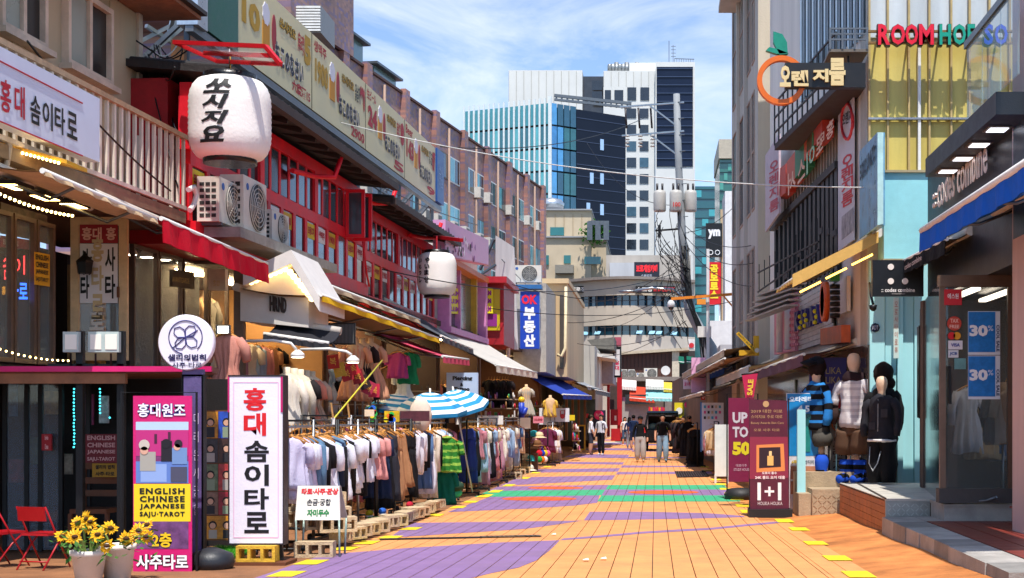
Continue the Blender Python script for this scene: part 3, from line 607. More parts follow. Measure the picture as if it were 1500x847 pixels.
for nm, lb, x0, y0, x1, y1, c, lines, tc_, Yb in (('language_board', 'dark red board reading ENGLISH CHINESE JAPANESE SAJU-TAROT in the booth', 123, 636, 173, 678, '6e1a26', ('ENGLISH', 'CHINESE', 'JAPANESE', 'SAJU-TAROT'), 'caa0a0', 15.0), ('name_board', 'dim yellow Korean name board under the dark red board', 135, 679, 172, 699, 'a07c14', ('샐리의 법칙', '사주·타로'), '1a1406', 15.0), ('price_card', 'small red card pinned in the booth window', 61, 636, 75, 660, 'b0202c', ('English', 'Chinese'), 'f0c0c0', 15.1)):
    t = thing(nm, lb, 'sign', P((x0 + x1) / 2, y1, Yb)); m_ = MB(); cbox(m_, x0, y0, x1, y1, Yb, .03); m_.build('board', flat(c), t)
    h = (y1 - y0) / len(lines); letters(t, 'lettering', [lambda mb, i=i, s=s: ctext(mb, s, x0 + 5, y0 + h * i + h * .2, x1 - 4, y0 + h * (i + 1) - h * .15, Yb, flat(tc_), bold=.03, lift=.006) for i, s in enumerate(lines)])
# reflections and goods inside: chair and small posters
for i, (px, py, w_, h_, c, lb) in enumerate(((16, 585, 18, 50, '4a78a8', 'pale blue'), (152, 600, 14, 40, 'c8c4c8', 'pale grey'), (124, 600, 26, 45, '8a1a4a', 'dark pink'), (75, 590, 20, 34, 'b0884a', 'ochre'), (48, 660, 22, 40, '5a6a48', 'olive'), (98, 680, 16, 30, 'a8a090', 'cream'), (22, 690, 24, 34, '7a2a30', 'dark red'))):
    t = tag(MB().box((PX(px - w_ / 2, 15.7), 15.7, PZ(py + h_ / 2, 15.7)), (PX(px + w_ / 2, 15.7), 15.72, PZ(py - h_ / 2, 15.7))).build('wall_poster', mat(c, .6, var=.6, scale=14, bump=0)), lb + ' poster on the back wall of the dark booth', 'poster')
def folding_chair(label, x, Y, rz, col):
    t = thing('folding_chair', label, 'chair', onground(x, Y), 'red folding chairs'); z = .0
    def B(mb, n, m): o = mb.build(n, m, None); o.parent = t
    B(MB().box((-.2, -.2, .43), (.2, .18, .46)), 'seat', col)
    B(MB().hexa([(-.2, .2, .62), (.2, .2, .62), (.2, .23, .62), (-.2, .23, .62), (-.19, .23, .80), (.19, .23, .80), (.19, .26, .80), (-.19, .26, .80)]), 'backrest', col)
    for s in (-.21, .21):
        B(MB().tube([(s, -.24, 0), (s, .02, .42), (s, .24, .8)], .012, 6), 'leg', col); B(MB().tube([(s * .92, .26, 0), (s * .92, 0, .3), (s * .92, -.17, .44)], .012, 6), 'leg', col)
    B(MB().tube([(-.21, .18, .1), (.21, .18, .1)], .01, 6), 'stretcher', col); t.rotation_euler = (0, 0, rz); t.scale = (.76,) * 3
CHR = mat('b00e18', .35, var=.1)
folding_chair('red folding chair with its back to the booth, beside the sunflower pot', PX(64, 13.3), 13.3, 2.9, CHR); folding_chair('red folding chair cut by the left edge of the photo', PX(4, 13.5), 13.5, 2.6, CHR)
wc = thing('wooden_chair', 'dark wooden chair inside the tarot booth', 'chair', onground(PX(140, 15), 15)); q = onground(PX(140, 15), 15)
MB().box((q.x - .2, 14.8, .55), (q.x + .2, 15.2, .6)).build('seat', WOOD, wc)
for sx in (-.2, .2):
    MB().box((q.x + sx - .02, 14.8, .1), (q.x + sx + .02, 14.84, .55)).build('leg', WOOD, wc); MB().box((q.x + sx - .02, 15.16, .1), (q.x + sx + .02, 15.2, 1.1)).build('leg', WOOD, wc)
for z in (.72, .86, 1.02): MB().box((q.x - .18, 15.16, z), (q.x + .18, 15.19, z + .07)).build('back_slat', WOOD, wc)
# sunflowers
SUNF = mat('f2b90c', .6, var=.2, scale=30); LEAF = mat('3f6f22', .6, var=.3, scale=20); STEM = mat('7c9440', .6); BROWN = mat('4a2a0a', .9)
def sunflower_pot(label, px, Y, top, hh, seed):
    r = random.Random(seed); base = onground(PX(px, Y), Y); zt = PZ(top, Y); t = thing('flower_pot', label, 'flower pot', base); rad = 25 * Y / F
    MB().lathe((base.x, base.y, base.z), [(rad * .72, 0), (rad * .95, zt - base.z - .05), (rad * 1.05, zt - base.z - .045), (rad * 1.06, zt - base.z), (rad * .95, zt - base.z), (rad * .9, zt - base.z - .05)], 22).build('pot', mat('ece4da', .5, var=.06), t)
    pet, lf, st = MB(), MB(), MB()
    for i in range(hh):
        a = r.uniform(0, 6.28); d = r.uniform(.03, .26); c = Vector((base.x + d * 1.35 * math.cos(a), Y + d * math.sin(a) - .04, zt + r.uniform(.1, .33) - d * .5))
        st.tube([(base.x + .05 * math.cos(a), Y + .04 * math.sin(a), zt - .03), (base.x + d * .7 * math.cos(a), Y + d * .6 * math.sin(a), (zt + c.z) / 2 + .03), c], .009, 5)
        n = Vector((r.uniform(-.7, .7), -1, r.uniform(0, 1.1))).normalized(); ux = n.cross(Vector((0, 0, 1))).normalized(); uy = ux.cross(n)
        for k in range(14):
            b = 2 * math.pi * k / 14 + r.uniform(-.1, .1); e = ux * math.cos(b) + uy * math.sin(b); s_ = ux * -math.sin(b) + uy * math.cos(b); ln = r.uniform(.05, .085)
            pet.raw([c + e * .02, c + e * ln * .6 + s_ * .016 + n * .008, c + e * ln - n * .006, c + e * ln * .6 - s_ * .016 + n * .008], [(0, 1, 2, 3)])
        lf.ball(c + n * .004, .03, 8, BROWN, (1, 1, .6))
        for k in range(9):
            p = c + Vector((r.uniform(-.09, .09), r.uniform(-.05, .05), r.uniform(-.16, .0))); e = Vector((r.uniform(-1, 1), r.uniform(-1, .3), r.uniform(-.6, .5))).normalized(); s_ = e.cross(Vector((0, 0, 1))).normalized(); ln = r.uniform(.05, .1)
            lf.raw([p, p + e * ln * .5 + s_ * ln * .3, p + e * ln, p + e * ln * .5 - s_ * ln * .3], [(0, 1, 2, 3)], LEAF)
    tag(pet.build('petals', SUNF, t, fixn=False), kind='stuff'); tag(lf.build('leaves', LEAF, t, fixn=False), kind='stuff'); tag(st.build('stems', STEM, t), kind='stuff')
sunflower_pot('beige pot of bright sunflowers, left of the pair by the pink banner', 130, 12.0, 806, 9, 3); sunflower_pot('beige pot of sunflowers half behind the pink banner', 172, 12.25, 797, 7, 8)
# magenta fortune banner
def hframe(t, x0, y0, x1, y1, Y, m, th=.02, zb=None):
    MB().tube([P(x0, y1, Y), P(x0, y0, Y), P(x1, y0, Y), P(x1, y1, Y)], th, 6, smooth=False).build('frame', m, t)
Yb = 13.0; bn = thing('vertical_banner', 'magenta fortune teller banner with photo and yellow language panel', 'banner', onground(PX(238, Yb), Yb))
m_ = MB(); cbox(m_, 195, 580, 281, 845, Yb, .012); m_.build('sheet', mat('d3146f', .5, var=.06, scale=3), bn); hframe(bn, 178, 575, 288, 860, Yb + .03, BLACKM, .012)
m_ = MB(); cbox(m_, 199, 618, 276, 708, Yb - .003, .002); m_.build('photo_print', mat('8a3a78', .5, var=.5, scale=4, bump=0), bn)
pic = MB()
for x0, y0, x1, y1, c in ((199, 618, 276, 630, 'b9d2ee'), (199, 630, 276, 668, 'c02a7a'), (199, 676, 276, 708, '5f7fc4'), (206, 680, 244, 706, '8fa9dc'), (226, 636, 230, 650, '4a1838'), (246, 633, 250, 648, '4a1838'), (205, 662, 228, 690, 'a8a49a'), (236, 646, 252, 676, '1a1420'), (252, 656, 274, 680, '6f8fc0'), (250, 684, 274, 706, '4a4a60')): cbox(pic, x0, y0, x1, y1, Yb - .0045 - .0008 * len(pic.f) / 6, .0006, flat(c))
for cx, cy, r_, c in ((212, 652, 8, 'c9c0b4'), (212, 660, 6, 'd8a890'), (244, 650, 7, '15101a'), (262, 650, 6, '2a1c28'), (260, 655, 5, 'd8a890')): pic.lathe((PX(cx, Yb), Yb - .014, PZ(cy, Yb)), [(r_ * Yb / F, 0), (r_ * Yb / F, .001)], 14, flat(c), axis='y')
pic.build('photo_detail', None, bn, fixn=False)
m_ = MB(); cbox(m_, 196, 709, 279, 764, Yb - .004, .003); m_.build('yellow_panel', flat('f2d21c'), bn); m_ = MB(); cbox(m_, 199, 764, 276, 804, Yb - .003, .002); m_.build('lower_photo', mat('7a4a80', .5, var=.6, scale=7, bump=0), bn)
letters(bn, 'lettering', [lambda mb: ctext(mb, '홍대원조', 202, 591, 272, 611, Yb, flat('1c2a78'), bold=.07, lift=.004), lambda mb: ctext(mb, '홍대원조', 202, 591, 272, 611, Yb, flat('f4f0fa'), bold=.02, lift=.008)] +
        [lambda mb, i=i, s=s: ctext(mb, s, 205, 715 + 11.5 * i, 271, 724 + 11.5 * i, Yb, INK, bold=.04, lift=.008, spacing=1.2) for i, s in enumerate(('ENGLISH', 'CHINESE', 'JAPANESE', 'SAJU·TAROT'))] +
        [lambda mb: ctext(mb, '2층', 223, 780, 252, 802, Yb, INK, bold=.08, lift=.006), lambda mb: ctext(mb, '2층', 223, 780, 252, 802, Yb, flat('f2c818'), bold=.03, lift=.009), lambda mb: ctext(mb, '사주타로', 200, 812, 276, 834, Yb, INK, bold=.08, lift=.004), lambda mb: ctext(mb, '사주타로', 200, 812, 276, 834, Yb, flat('fdfdfd'), bold=.03, lift=.008)])
# round name sign on its purple panel stand
Yr_ = 13.5; rs = thing('round_sign_stand', 'round white leaf-emblem sign on a lilac standing panel', 'sign', onground(PX(276, Yr_), Yr_)); c = P(274, 502, Yr_)
MB().lathe((c.x, c.y - .04, c.z), [(.265, 0), (.275, .01), (.275, .07), (.265, .08)], 40, axis='y').build('disc', mat('efe9f4', .35, var=.04), rs)
m_ = MB(); m_.box((PX(267, Yr_), Yr_, gz(13.5)), (PX(297, Yr_), Yr_ + .07, PZ(541, Yr_))); m_.build('panel', mat('5f5080', .5, var=.25, scale=4), rs); m_ = MB(); rect_frame(m_, P(282, 693, Yr_), (1, 0, 0), (0, 0, 1), PX(298, Yr_) - PX(266, Yr_), PZ(541, Yr_) - gz(13.5), .02, .1, (0, 1, 0)); m_.build('frame', BLACKM, rs)
BL = flat('2a2470'); em = MB(); yf = c.y - .046
em.tube([(c.x + .165 * math.cos(a * math.pi / 16), yf, c.z + .05 + .165 * math.sin(a * math.pi / 16)) for a in range(-4, 24)], .005, 4)
for k in range(4):
    a = math.pi / 4 + k * math.pi / 2 + .1; e = Vector((math.cos(a), 0, math.sin(a))); s_ = Vector((-math.sin(a), 0, math.cos(a))); o = Vector((c.x, yf, c.z + .05))
    em.tube([o, o + e * .06 + s_ * .05, o + e * .11 + s_ * .045, o + e * .14, o + e * .11 - s_ * .045, o + e * .06 - s_ * .05, o], .005, 4)
em.tube([Vector((c.x - .13, yf, c.z - .06)), Vector((c.x, yf, c.z + .05)), Vector((c.x + .12, yf, c.z + .12))], .005, 4); em.build('emblem', BL, rs)
letters(rs, 'lettering', [lambda mb: ctext(mb, '샐리의법칙', 246, 519, 302, 529, Yr_ - .042, flat('241c50'), bold=.04), lambda mb: ctext(mb, '사주·타로', 252, 531, 296, 539, Yr_ - .042, flat('241c50'), bold=.02), lambda mb: vtext(mb, '미래운세궁합', 284, 600, 291, 760, Yr_, flat('cfc0dc'), gap=.4)])
MB().lathe((PX(310, 13.3), 13.3, gz(13.3)), [(.2, 0), (.22, .06), (.2, .14), (.08, .19), (.05, .2)], 20).build('base_weight', mat('22252b', .5), rs)
# photo collage boards
cb = thing('photo_collage_board', 'board of customer snapshots behind the tall white sign', 'board', onground(PX(318, 14.9), 14.9)); Yc = 14.9
m_ = MB(); cbox(m_, 296, 601, 345, 792, Yc, .04); m_.build('board', WOOD, cb)
cols = ['d89020', '2a50b8', '3a3236', '4a3028', '6a7a58', 'c04040', '8a6a58', 'a02838']; k = 0
SK = flat('d8a88c')
for j, (y0, y1) in enumerate(((603, 642), (643, 678), (680, 719), (721, 754), (756, 790))):
    for x0, x1 in (((298, 319), (320, 344)) if j < 4 else ((298, 344),)):
        o = MB(); cbox(o, x0, y0, x1, y1, Yc - .004, .003, mat(cols[k % 8], .4, var=.55, scale=16, bump=0))
        for q in range(1 if x1 - x0 < 30 else 2):
            cx = x0 + (x1 - x0) * (.5 if x1 - x0 < 30 else .3 + .45 * q); cy = y0 + (y1 - y0) * .42
            o.lathe((PX(cx, Yc), Yc - .0055, PZ(cy - 1, Yc)), [(.046, 0), (.046, .001)], 12, flat('1a1412'), axis='y'); o.lathe((PX(cx, Yc), Yc - .007, PZ(cy, Yc)), [(.033, 0), (.033, .001)], 12, SK, axis='y')
            cbox(o, cx - 6, cy + 6, cx + 6, y1 - 1, Yc - .006, .001, flat(('2a2a30', '8a9a80', 'b0a8a0')[(k + q) % 3]))
        o.build('photograph', None, cb, fixn=False); k += 1
# turf mat
tm = tag(MB().box((PX(288, 14.6), 14.0, gz(14.2)), (PX(352, 14.6), 15.3, gz(14.6) + .03)).build('turf_mat', mat('3f8f1e', .9, var=.4, scale=40, bump=1, fine=120)), 'bright green artificial turf mat under the photo boards', 'mat')
gb = MB(); r = random.Random(4)
for i in range(5000):
    x = r.uniform(PX(288, 14.6), PX(352, 14.6)); y = r.uniform(14.0, 15.3); z = gz(14.5) + .03; a = r.uniform(0, 6.28); h = r.uniform(.02, .05); gb.face([(x - .004 * math.cos(a), y - .004 * math.sin(a), z), (x + .004 * math.cos(a), y + .004 * math.sin(a), z), (x + r.uniform(-.02, .02), y + r.uniform(-.02, .02), z + h)])
tag(gb.build('turf_blades', mat('4faa22', .8, var=.4, scale=40), None, fixn=False), 'green plastic blades of the turf mat', 'turf', kind='stuff')
# tall white tarot sign
Ys = 13.75; ws = thing('upright_sign', 'tall white lightbox sign with red and black Korean letters standing on a block', 'sign', onground(PX(377, Ys), Ys))
m_ = MB(); cbox(m_, 336, 552, 414, 796, Ys, .14); m_.build('lightbox', mat('ece8f2', .35, var=.04), ws)
m_ = MB(); rect_frame(m_, P(375, 674, Ys - .006) + Vector((0, 0, 0)), (1, 0, 0), (0, 0, 1), 82 * Ys / F, 249 * Ys / F, .014, .16, (0, 1, 0)); m_.build('frame', mat('2a2226', .5), ws)
m_ = MB(); rect_frame(m_, P(375, 674, Ys - .003), (1, 0, 0), (0, 0, 1), 66 * Ys / F, 228 * Ys / F, .006, .002, (0, 1, 0)); m_.build('border_line', flat('e6a8cc'), ws)
for x0, x1 in ((333.6, 336), (411, 414)): cn = MB(); cbox(cn, x0, 552, x1, 604, Ys - .008, .003); cn.build('corner_strip', flat('c2186a'), ws)
letters(ws, 'lettering', [lambda mb: vtext(mb, '홍대', 357, 567, 390, 640, Ys, RED, bold=.035, gap=.08), lambda mb: vtext(mb, '솜이타로', 358, 644, 394, 783, Ys, INK, bold=.03, gap=.1)])
for px in (352, 411): MB().bar(P(px, 796, Ys + .07), onground(PX(px, Ys), Ys + .07), .035).build('leg', BLACKM, ws)
MB().box((PX(345, Ys), Ys - .15, gz(Ys)), (PX(424, Ys), Ys + .3, gz(Ys) + .03)).build('base_board', mat('6b3a1c', .7), ws)
# concrete blocks
BLK = mat('c9b08c', .85, var=.3, scale=9, bump=.5, fine=50); BLKY = mat('dcae32', .8, var=.35, scale=12, bump=.4, fine=50)
def block_mesh(m):
    mb = MB(); Lx, D, H = .39, .19, .16; t = .03
    mb.box((-Lx / 2, -D / 2, 0), (Lx / 2, D / 2, t)); mb.box((-Lx / 2, -D / 2, H - t), (Lx / 2, D / 2, H))
    for x in (-Lx / 2, -Lx / 6 - t / 2, Lx / 6 - t / 2, Lx / 2 - t): mb.box((x, -D / 2, t), (x + t, D / 2, H - t))
    o = mb.build('b', m); me = o.data; bpy.data.objects.remove(o); return me
BM, BMY = block_mesh(BLK), block_mesh(BLKY)
def block(label, loc, rz=0, me=None, tilt=0, s=1.):
    o = link('concrete_block', me or BM); o.location = loc; o.rotation_euler = (tilt, 0, rz); o.scale = (s,) * 3; return tag(o, label, 'concrete block', 'concrete blocks weighing down stands')
q = onground(PX(378, Ys - .02), Ys - .02); block('yellow-smeared concrete block under the tall white sign', q + Vector((0, 0, .032)), 0, BMY, s=1.0)
# small folding notice board
Yn = 14.6; nb = thing('folding_notice_board', 'white folding notice board with red, black and green Korean words', 'sign', onground(PX(465, Yn), Yn)); zz = PZ(762, Yn)
o0 = P(432, 762, Yn); o1 = P(498, 762, Yn); t0 = P(436, 712, Yn + .1); t1 = P(497, 712, Yn + .1); m_ = MB(); m_.prism([o0, o1, t1, t0], (0, .03, 0)); m_.build('front_board', mat('e2ded4', .5, var=.12), nb)
m_ = MB(); m_.prism([o0 + Vector((0, .34, 0)), o1 + Vector((0, .34, 0)), t1 + Vector((0, .06, 0)), t0 + Vector((0, .06, 0))], (0, .02, 0)); m_.build('rear_board', mat('b9b2a4', .6), nb)
up = t0 - o0; ri = o1 - o0
letters(nb, 'lettering', [lambda mb: text_into(mb, '타로·사주·관상', o0 + ri * .1 + up * .74, o0 + ri * .92 + up * .74, o0 + ri * .1 + up * .93, flat('d01420'), bold=.05), lambda mb: text_into(mb, '손금·궁합', o0 + ri * .24 + up * .42, o0 + ri * .77 + up * .42, o0 + ri * .24 + up * .62, INK, bold=.02), lambda mb: text_into(mb, '자미두수', o0 + ri * .26 + up * .1, o0 + ri * .75 + up * .1, o0 + ri * .26 + up * .31, flat('0a7a3a'), bold=.05)])
for a_ in (o0 + ri * .02, o1 - ri * .02):
    for dy in (0, .34): MB().tube([a_ + Vector((0, dy, 0)), Vector((a_.x + (-.02 if dy else .01), a_.y + dy * 1.1 - .02, gz(Yn)))], .012, 6).build('leg', mat('8fa39a', .4, .3), nb)
q = onground(PX(461, Yn), Yn + .02); block('concrete block between the legs of the folding notice board', q, .05, BM, s=1.05)
# ================================================================== left: red timber building with shops below
REDP = mat('e00c22', .45, var=.22, scale=3, bump=.1); REDD = mat('a00c18', .5, var=.25); ROOFD = mat('2b2422', .7, var=.4, scale=3, bump=.4); PANE = glass('20282c', .06, .9, .4)
rb = thing('red_timber_building', 'two-storey building with bright red timber window frames and dark roof', 'building', FL.uz(2, 0, 0))
def slabp(Fc, u0, u1, z0, z1, off, d, name, m, par): b = MB(); Fc.slab(u0, u1, z0, z1, off, d, b); return b.build(name, m, par)
for (pa, pb, ze, zt_, zm_, zb_) in ((276, 532, 6.1, 5.84, 5.08, 4.2), (533, 634, 5.80, 5.56, 4.84, 4.0)):
    ua, ub = FL.u(pa), FL.u(pb)
    slabp(FL, ua, ub, zb_ - .3, ze, -.8, .52, 'wall', REDD, rb)
    slabp(FL, ua, ub, zt_, zt_ + .2, -.12, .16, 'top_beam', REDP, rb); slabp(FL, ua, ub, zm_ - .13, zm_ + .06, -.12, .15, 'middle_beam', REDP, rb); slabp(FL, ua, ub, zb_ - .26, zb_, -.12, .22, 'bottom_beam', REDP, rb)
    n = int((ub - ua) / .44); du = (ub - ua) / n
    for i in range(n + 1):
        big = i % 6 == 0; w_ = .09 if big else .045; u = ua + du * i
        slabp(FL, u - w_, u + w_, zm_ + .06, zt_, -.1, .15 if big else .115, 'mullion', REDP, rb)
        if i < n: slabp(FL, u + .05, u + du - .05, zm_ + .08, zt_ - .02, -.012, .015, 'pane', glass(('20282c', '3a4850', '141a1e')[(i * 7) % 3], .06, .9, .4), rb)
    n2 = int((ub - ua) / .62); du = (ub - ua) / n2
    for i in range(n2 + 1):
        u = ua + du * i; slabp(FL, u - .065, u + .065, zb_, zm_ - .13, -.1, .13, 'post', REDP, rb)
        if i < n2:
            slabp(FL, u + .06, u + du - .06, zb_ + .01, zm_ - .14, -.012, .015, 'pane', glass(('28323a', '4a5a60', '181c20')[(i * 5) % 3], .06, .9, .4), rb)
            if i % 4 != 3:
                c = ('d8b81c', 'd8d4d0', 'c9a016', 'e0dad8')[(i * 3 + (pa > 500)) % 4]; q = slabp(FL, u + .1, u + du - .1, zm_ - .42, zm_ - .16, .006, .006, 'window_notice', flat(c), rb)
                b = MB(); text_into(b, ('모듬꼬치', '생맥주', '1900', '안주')[i % 4], FL.uz(u + .14, zm_ - .36, .013), FL.uz(u + du - .14, zm_ - .36, .013), FL.uz(u + .14, zm_ - .22, .013), flat('b01020'), bold=.04); b.build('lettering', None, q, fixn=False)
    # roof: eave overhang, rafters, tiled slope
    e0, e1 = FL.uz(ua - .15, ze, .62), FL.uz(ub + .1, ze, .62); r0, r1 = FL.uz(ua - .15, ze + .35, -3.2), FL.uz(ub + .1, ze + .35, -3.2)
    b = MB(); b.prism([e0, e1, r1, r0], (0, 0, .1)); b.build('roof', ROOFD, rb); b = MB(); b.bar(e0 + Vector((0, 0, .03)), e1 + Vector((0, 0, .03)), .12, .13); b.build('gutter', mat('3a2c28', .6), rb)
    for i in range(int((ub - ua) / .7)):
        u = ua + .35 + .7 * i; b = MB(); b.bar(FL.uz(u, ze - .05, .55), FL.uz(u, ze + .12, -.1), .07, .09); b.build('rafter', mat('2a1a16', .8), rb)
    for i in range(int((ub - ua) / .3)):
        u = ua + .3 * i; b = MB(); b.tube([FL.uz(u, ze + .12, .6), FL.uz(u, ze + .46, -3.15)], .05, 5); b.build('roof_tile_row', ROOFD, rb)
for px, py in ((428, 250), (524, 292), (600, 345)):
    p = FL.pt(px, py, .1); b = MB(); b.tube([p, p + FL.d * .9 + FL.n * .1 + Vector((0, 0, .06)), p + FL.d * 1.2 + FL.n * .35 + Vector((0, 0, .1)), p + FL.d * 1.25 + FL.n * .45 + Vector((0, 0, .45))], .045, 8); b.build('downpipe', REDP, rb)
for k, px in enumerate((503, 514)): # open casements
    u = FL.u(px); b = MB(); c = FL.uz(u, 5.4, .22); rect_frame(b, c, FL.n, (0, 0, 1), .36, .9, .06, .05, FL.d); b.build('casement', REDP, rb); b = MB(); b.obox(FL.uz(u + .02, 5.0, .09), FL.n * .26, (0, 0, .78), FL.d * .01); b.build('casement_pane', glass('3a3a40', .1), rb)
b = MB(); b.tube([FL.pt(530, 340, .1), FL.pt(537, 400, .12), FL.pt(541, 420, .14)], .02, 6); b.build('red_rod', REDP, rb)
# dark wedge of wall between the beige and red buildings, tangled cables
dk = thing('dark_brick_wall', 'dark brick wall with a red framed window between beige and red buildings', 'wall', FL.uz(-1.4, 0, -1.2)); ua, ub = FL.u(196, -1.2), FL.u(292, -1.2)
slabp(FL, ua, ub, 0, 6.45, -1.6, .4, 'wall', mat('2a2320', .85, var=.5, scale=4, bump=.6, fine=18), dk)
slabp(FL, ua + .2, ub, 6.45, 6.55, -1.9, 1.0, 'roof', ROOFD, dk)
u0, u1 = FL.u(203, -1.15), FL.u(229, -1.15); b = MB(); zq0, zq1 = 5.15, 6.35
for a_, b_, c_, d_ in ((u0, u1, zq0, zq0 + .12), (u0, u1, zq1 - .12, zq1), (u1 - .14, u1, zq0 + .12, zq1 - .12), (u0 - .6, u0 - .5, zq0, zq1)): FL.slab(a_, b_, c_, d_, -1.19, .12, b)
b.build('window_frame', mat('e0101c', .4), dk); slabp(FL, u0 - .5, u1 - .14, zq0 + .12, zq1 - .12, -1.17, .02, 'pane', glass('14181c'), dk)
b = MB(); b.bar(FL.pt(262, 60, -.5), FL.pt(262, 215, -.5), .18, .12); b.build('timber_post', mat('6a4628', .8, var=.5, scale=6), dk)
r = random.Random(12)
for i in range(16):
    t = thing('cable', 'black cable looped between the balcony and the red building, %s of the tangle' % ordinal(i), 'cable', FL.pt(235, 80, -.4), 'tangled cables'); x0 = r.uniform(205, 250); p = FL.pt(x0, r.uniform(60, 85), r.uniform(-.9, -.3)); q = FL.pt(r.uniform(255, 285), r.uniform(66, 110) if i < 10 else r.uniform(140, 320), r.uniform(-.5, .1)); MB().tube(sphere_wire(p, q, r.uniform(.02, .3), 8), .010, 5).build('wire', BLACKM if i % 5 else mat('c8c4bc', .6), t)
for z in (4.35, 4.5): pass
# lanterns
def lantern(label, c, rad, hh, words, cols, slot):
    t = thing('paper_lantern', label, 'lantern', c - Vector((0, 0, hh / 2)), 'giant white paper lanterns'); prof = []; n = 30
    def rr(z): k = abs(z) / (hh / 2); return rad * (.62 + .38 * (1 - max(0, (k - .35) / .65) ** 2.3) ** .5 if k > .35 else 1)
    for i in range(n + 1):
        z = -hh / 2 + hh * i / n; prof.append((rr(z) * (1 + .014 * (i % 2)), z))
    MB().lathe(c, prof, 40, cap=False).build('paper_shade', mat('f2ece6', .75, var=.08, scale=3, bump=.2), t)
    for z, nm in ((hh / 2, 'top_ring'), (-hh / 2, 'bottom_ring')):
        MB().lathe(c + Vector((0, 0, z)), [(rad * .6, -.05), (rad * .66, -.05), (rad * .66, .06), (rad * .6, .06)], 28).build(nm, mat('121214', .3), t)
    MB().tube([c + Vector((0, 0, hh / 2)), c + Vector((0, 0, hh / 2 + .35))], .012, 6).build('cord', mat('b8903a', .7), t)
    for s, x0, x1, z0, z1 in words:
        b = MB(); m = flat('0c0c0e', .6); text_into(b, s, (x0, 0, z0), (x1, 0, z0), (x0, 0, z1), m, bold=.045, shear=.25 if slot else 0)
        # bend the lettering round the shade
        vs = []
        bm = bmesh.new(); vv = [bm.verts.new(p) for p in b.v]
        for f in b.f:
            try: bm.faces.new([vv[i] for i in f])
            except ValueError: pass
        bmesh.ops.subdivide_edges(bm, edges=[e for e in bm.edges if e.calc_length() > .08], cuts=3, use_grid_fill=True); bmesh.ops.triangulate(bm, faces=bm.faces)
        for v in bm.verts:
            ang = v.co.x / rad; rz_ = rr(v.co.z) + .012; v.co = c + Vector((math.sin(ang) * rz_, -math.cos(ang) * rz_, v.co.z)) - t.location
        me = bpy.data.meshes.new('brush_letters'); bm.to_mesh(me); bm.free(); me.materials.append(m); link('brush_letters', me, t)
    return t
c = P(337, 176, 17.3); k = 17.3 / F
lantern('giant white paper lantern with black brush letters under a red bracket, nearest of the two', c, 58 * k, 118 * k, [('쏘', -22 * k, 20 * k, 26 * k, 48 * k), ('시', -23 * k, 16 * k, 4 * k, 25 * k), ('지', -25 * k, 16 * k, -18 * k, 2 * k), ('요', -30 * k, 10 * k, -43 * k, -20 * k)], None, True)
c2 = P(640, 402, 30.4); k = 30.4 / F
lantern('white paper lantern with small Japanese letters beside the pink shop, farther of the two', c2, 28.5 * k, 62 * k, [('や', -14 * k, -6 * k, 14 * k, 22 * k), ('い', -14 * k, -6 * k, 5 * k, 12 * k), ('ま', -15 * k, -7 * k, -4 * k, 4 * k), ('せ', -15 * k, -7 * k, -15 * k, -6 * k), ('い', -26 * k, -20 * k, 14 * k, 21 * k), ('ら', -26 * k, -20 * k, 5 * k, 12 * k), ('っ', -26 * k, -20 * k, -3 * k, 3 * k), ('し', -26 * k, -20 * k, -14 * k, -5 * k)], None, False)
br = thing('lantern_bracket', 'red steel bracket frame with clear sheet above the big lantern', 'bracket', P(330, 80, 17.2)); pts = [P(255, 62, 17.6), P(389, 68, 16.6), P(411, 94, 16.4), P(318, 90, 17.6)]
b = MB(); [b.bar(pts[i], pts[(i + 1) % 4], .05) for i in range(4)]; b.bar(P(300, 78, 17.4), P(402, 82, 16.5), .05); b.build('frame', mat('c4101e', .4), br); MB().face(pts).build('clear_sheet', clear('f0c8c8', .22), br); b = MB(); b.tube([P(336, 72, 17.3), P(337, 108, 17.3)], .012, 6); b.build('hook', STEEL, br)
br2 = thing('lantern_pole_bracket', 'red pole arm holding the far paper lantern', 'bracket', P(640, 350, 30.4)); b = MB(); b.bar(P(622, 345, 32), P(676, 352, 30), .08); b.bar(P(640, 346, 30.4), P(640, 372, 30.4), .03); b.build('arm', mat('b8101e', .4), br2)
# air conditioners on the ledge
ax = lambda px, py, off: FL.pt(px, py, off)
for i, (px, py, off, w_, h_, d_, lb) in enumerate(((322, 335, .22, .85, .64, .3, 'white outdoor air conditioner beside the big lantern, left of three'), (357, 347, .3, .95, .8, .33, 'taller white outdoor air conditioner in the middle of three on the ledge'), (397, 360, .12, .8, .5, .3, 'small white outdoor air conditioner at the right end of the ledge'))):
    p = FL.pt(px, py, off); ac_unit(lb, p, math.atan2(FL.n.y, FL.n.x), w_, h_, d_, 'air conditioners on the red building')
lg = tag(MB().obox(FL.uz(FL.u(288), 4.02, -.3), FL.d * 4.6, FL.n * .9, (0, 0, .14)).build('equipment_ledge', mat('8f8a84', .7, var=.3)), 'grey ledge carrying the air conditioners above the gabled shop sign', 'ledge')
ho = thing('duct_hose', 'white corrugated hose curling beside the air conditioners', 'hose', FL.pt(285, 300, .3)); b = MB(); b.tube([FL.pt(276, 278, .3), FL.pt(284, 274, .3), FL.pt(288, 286, .3), FL.pt(284, 300, .3), FL.pt(278, 308, .3)], .035, 8); b.build('hose', WHITEP, ho)
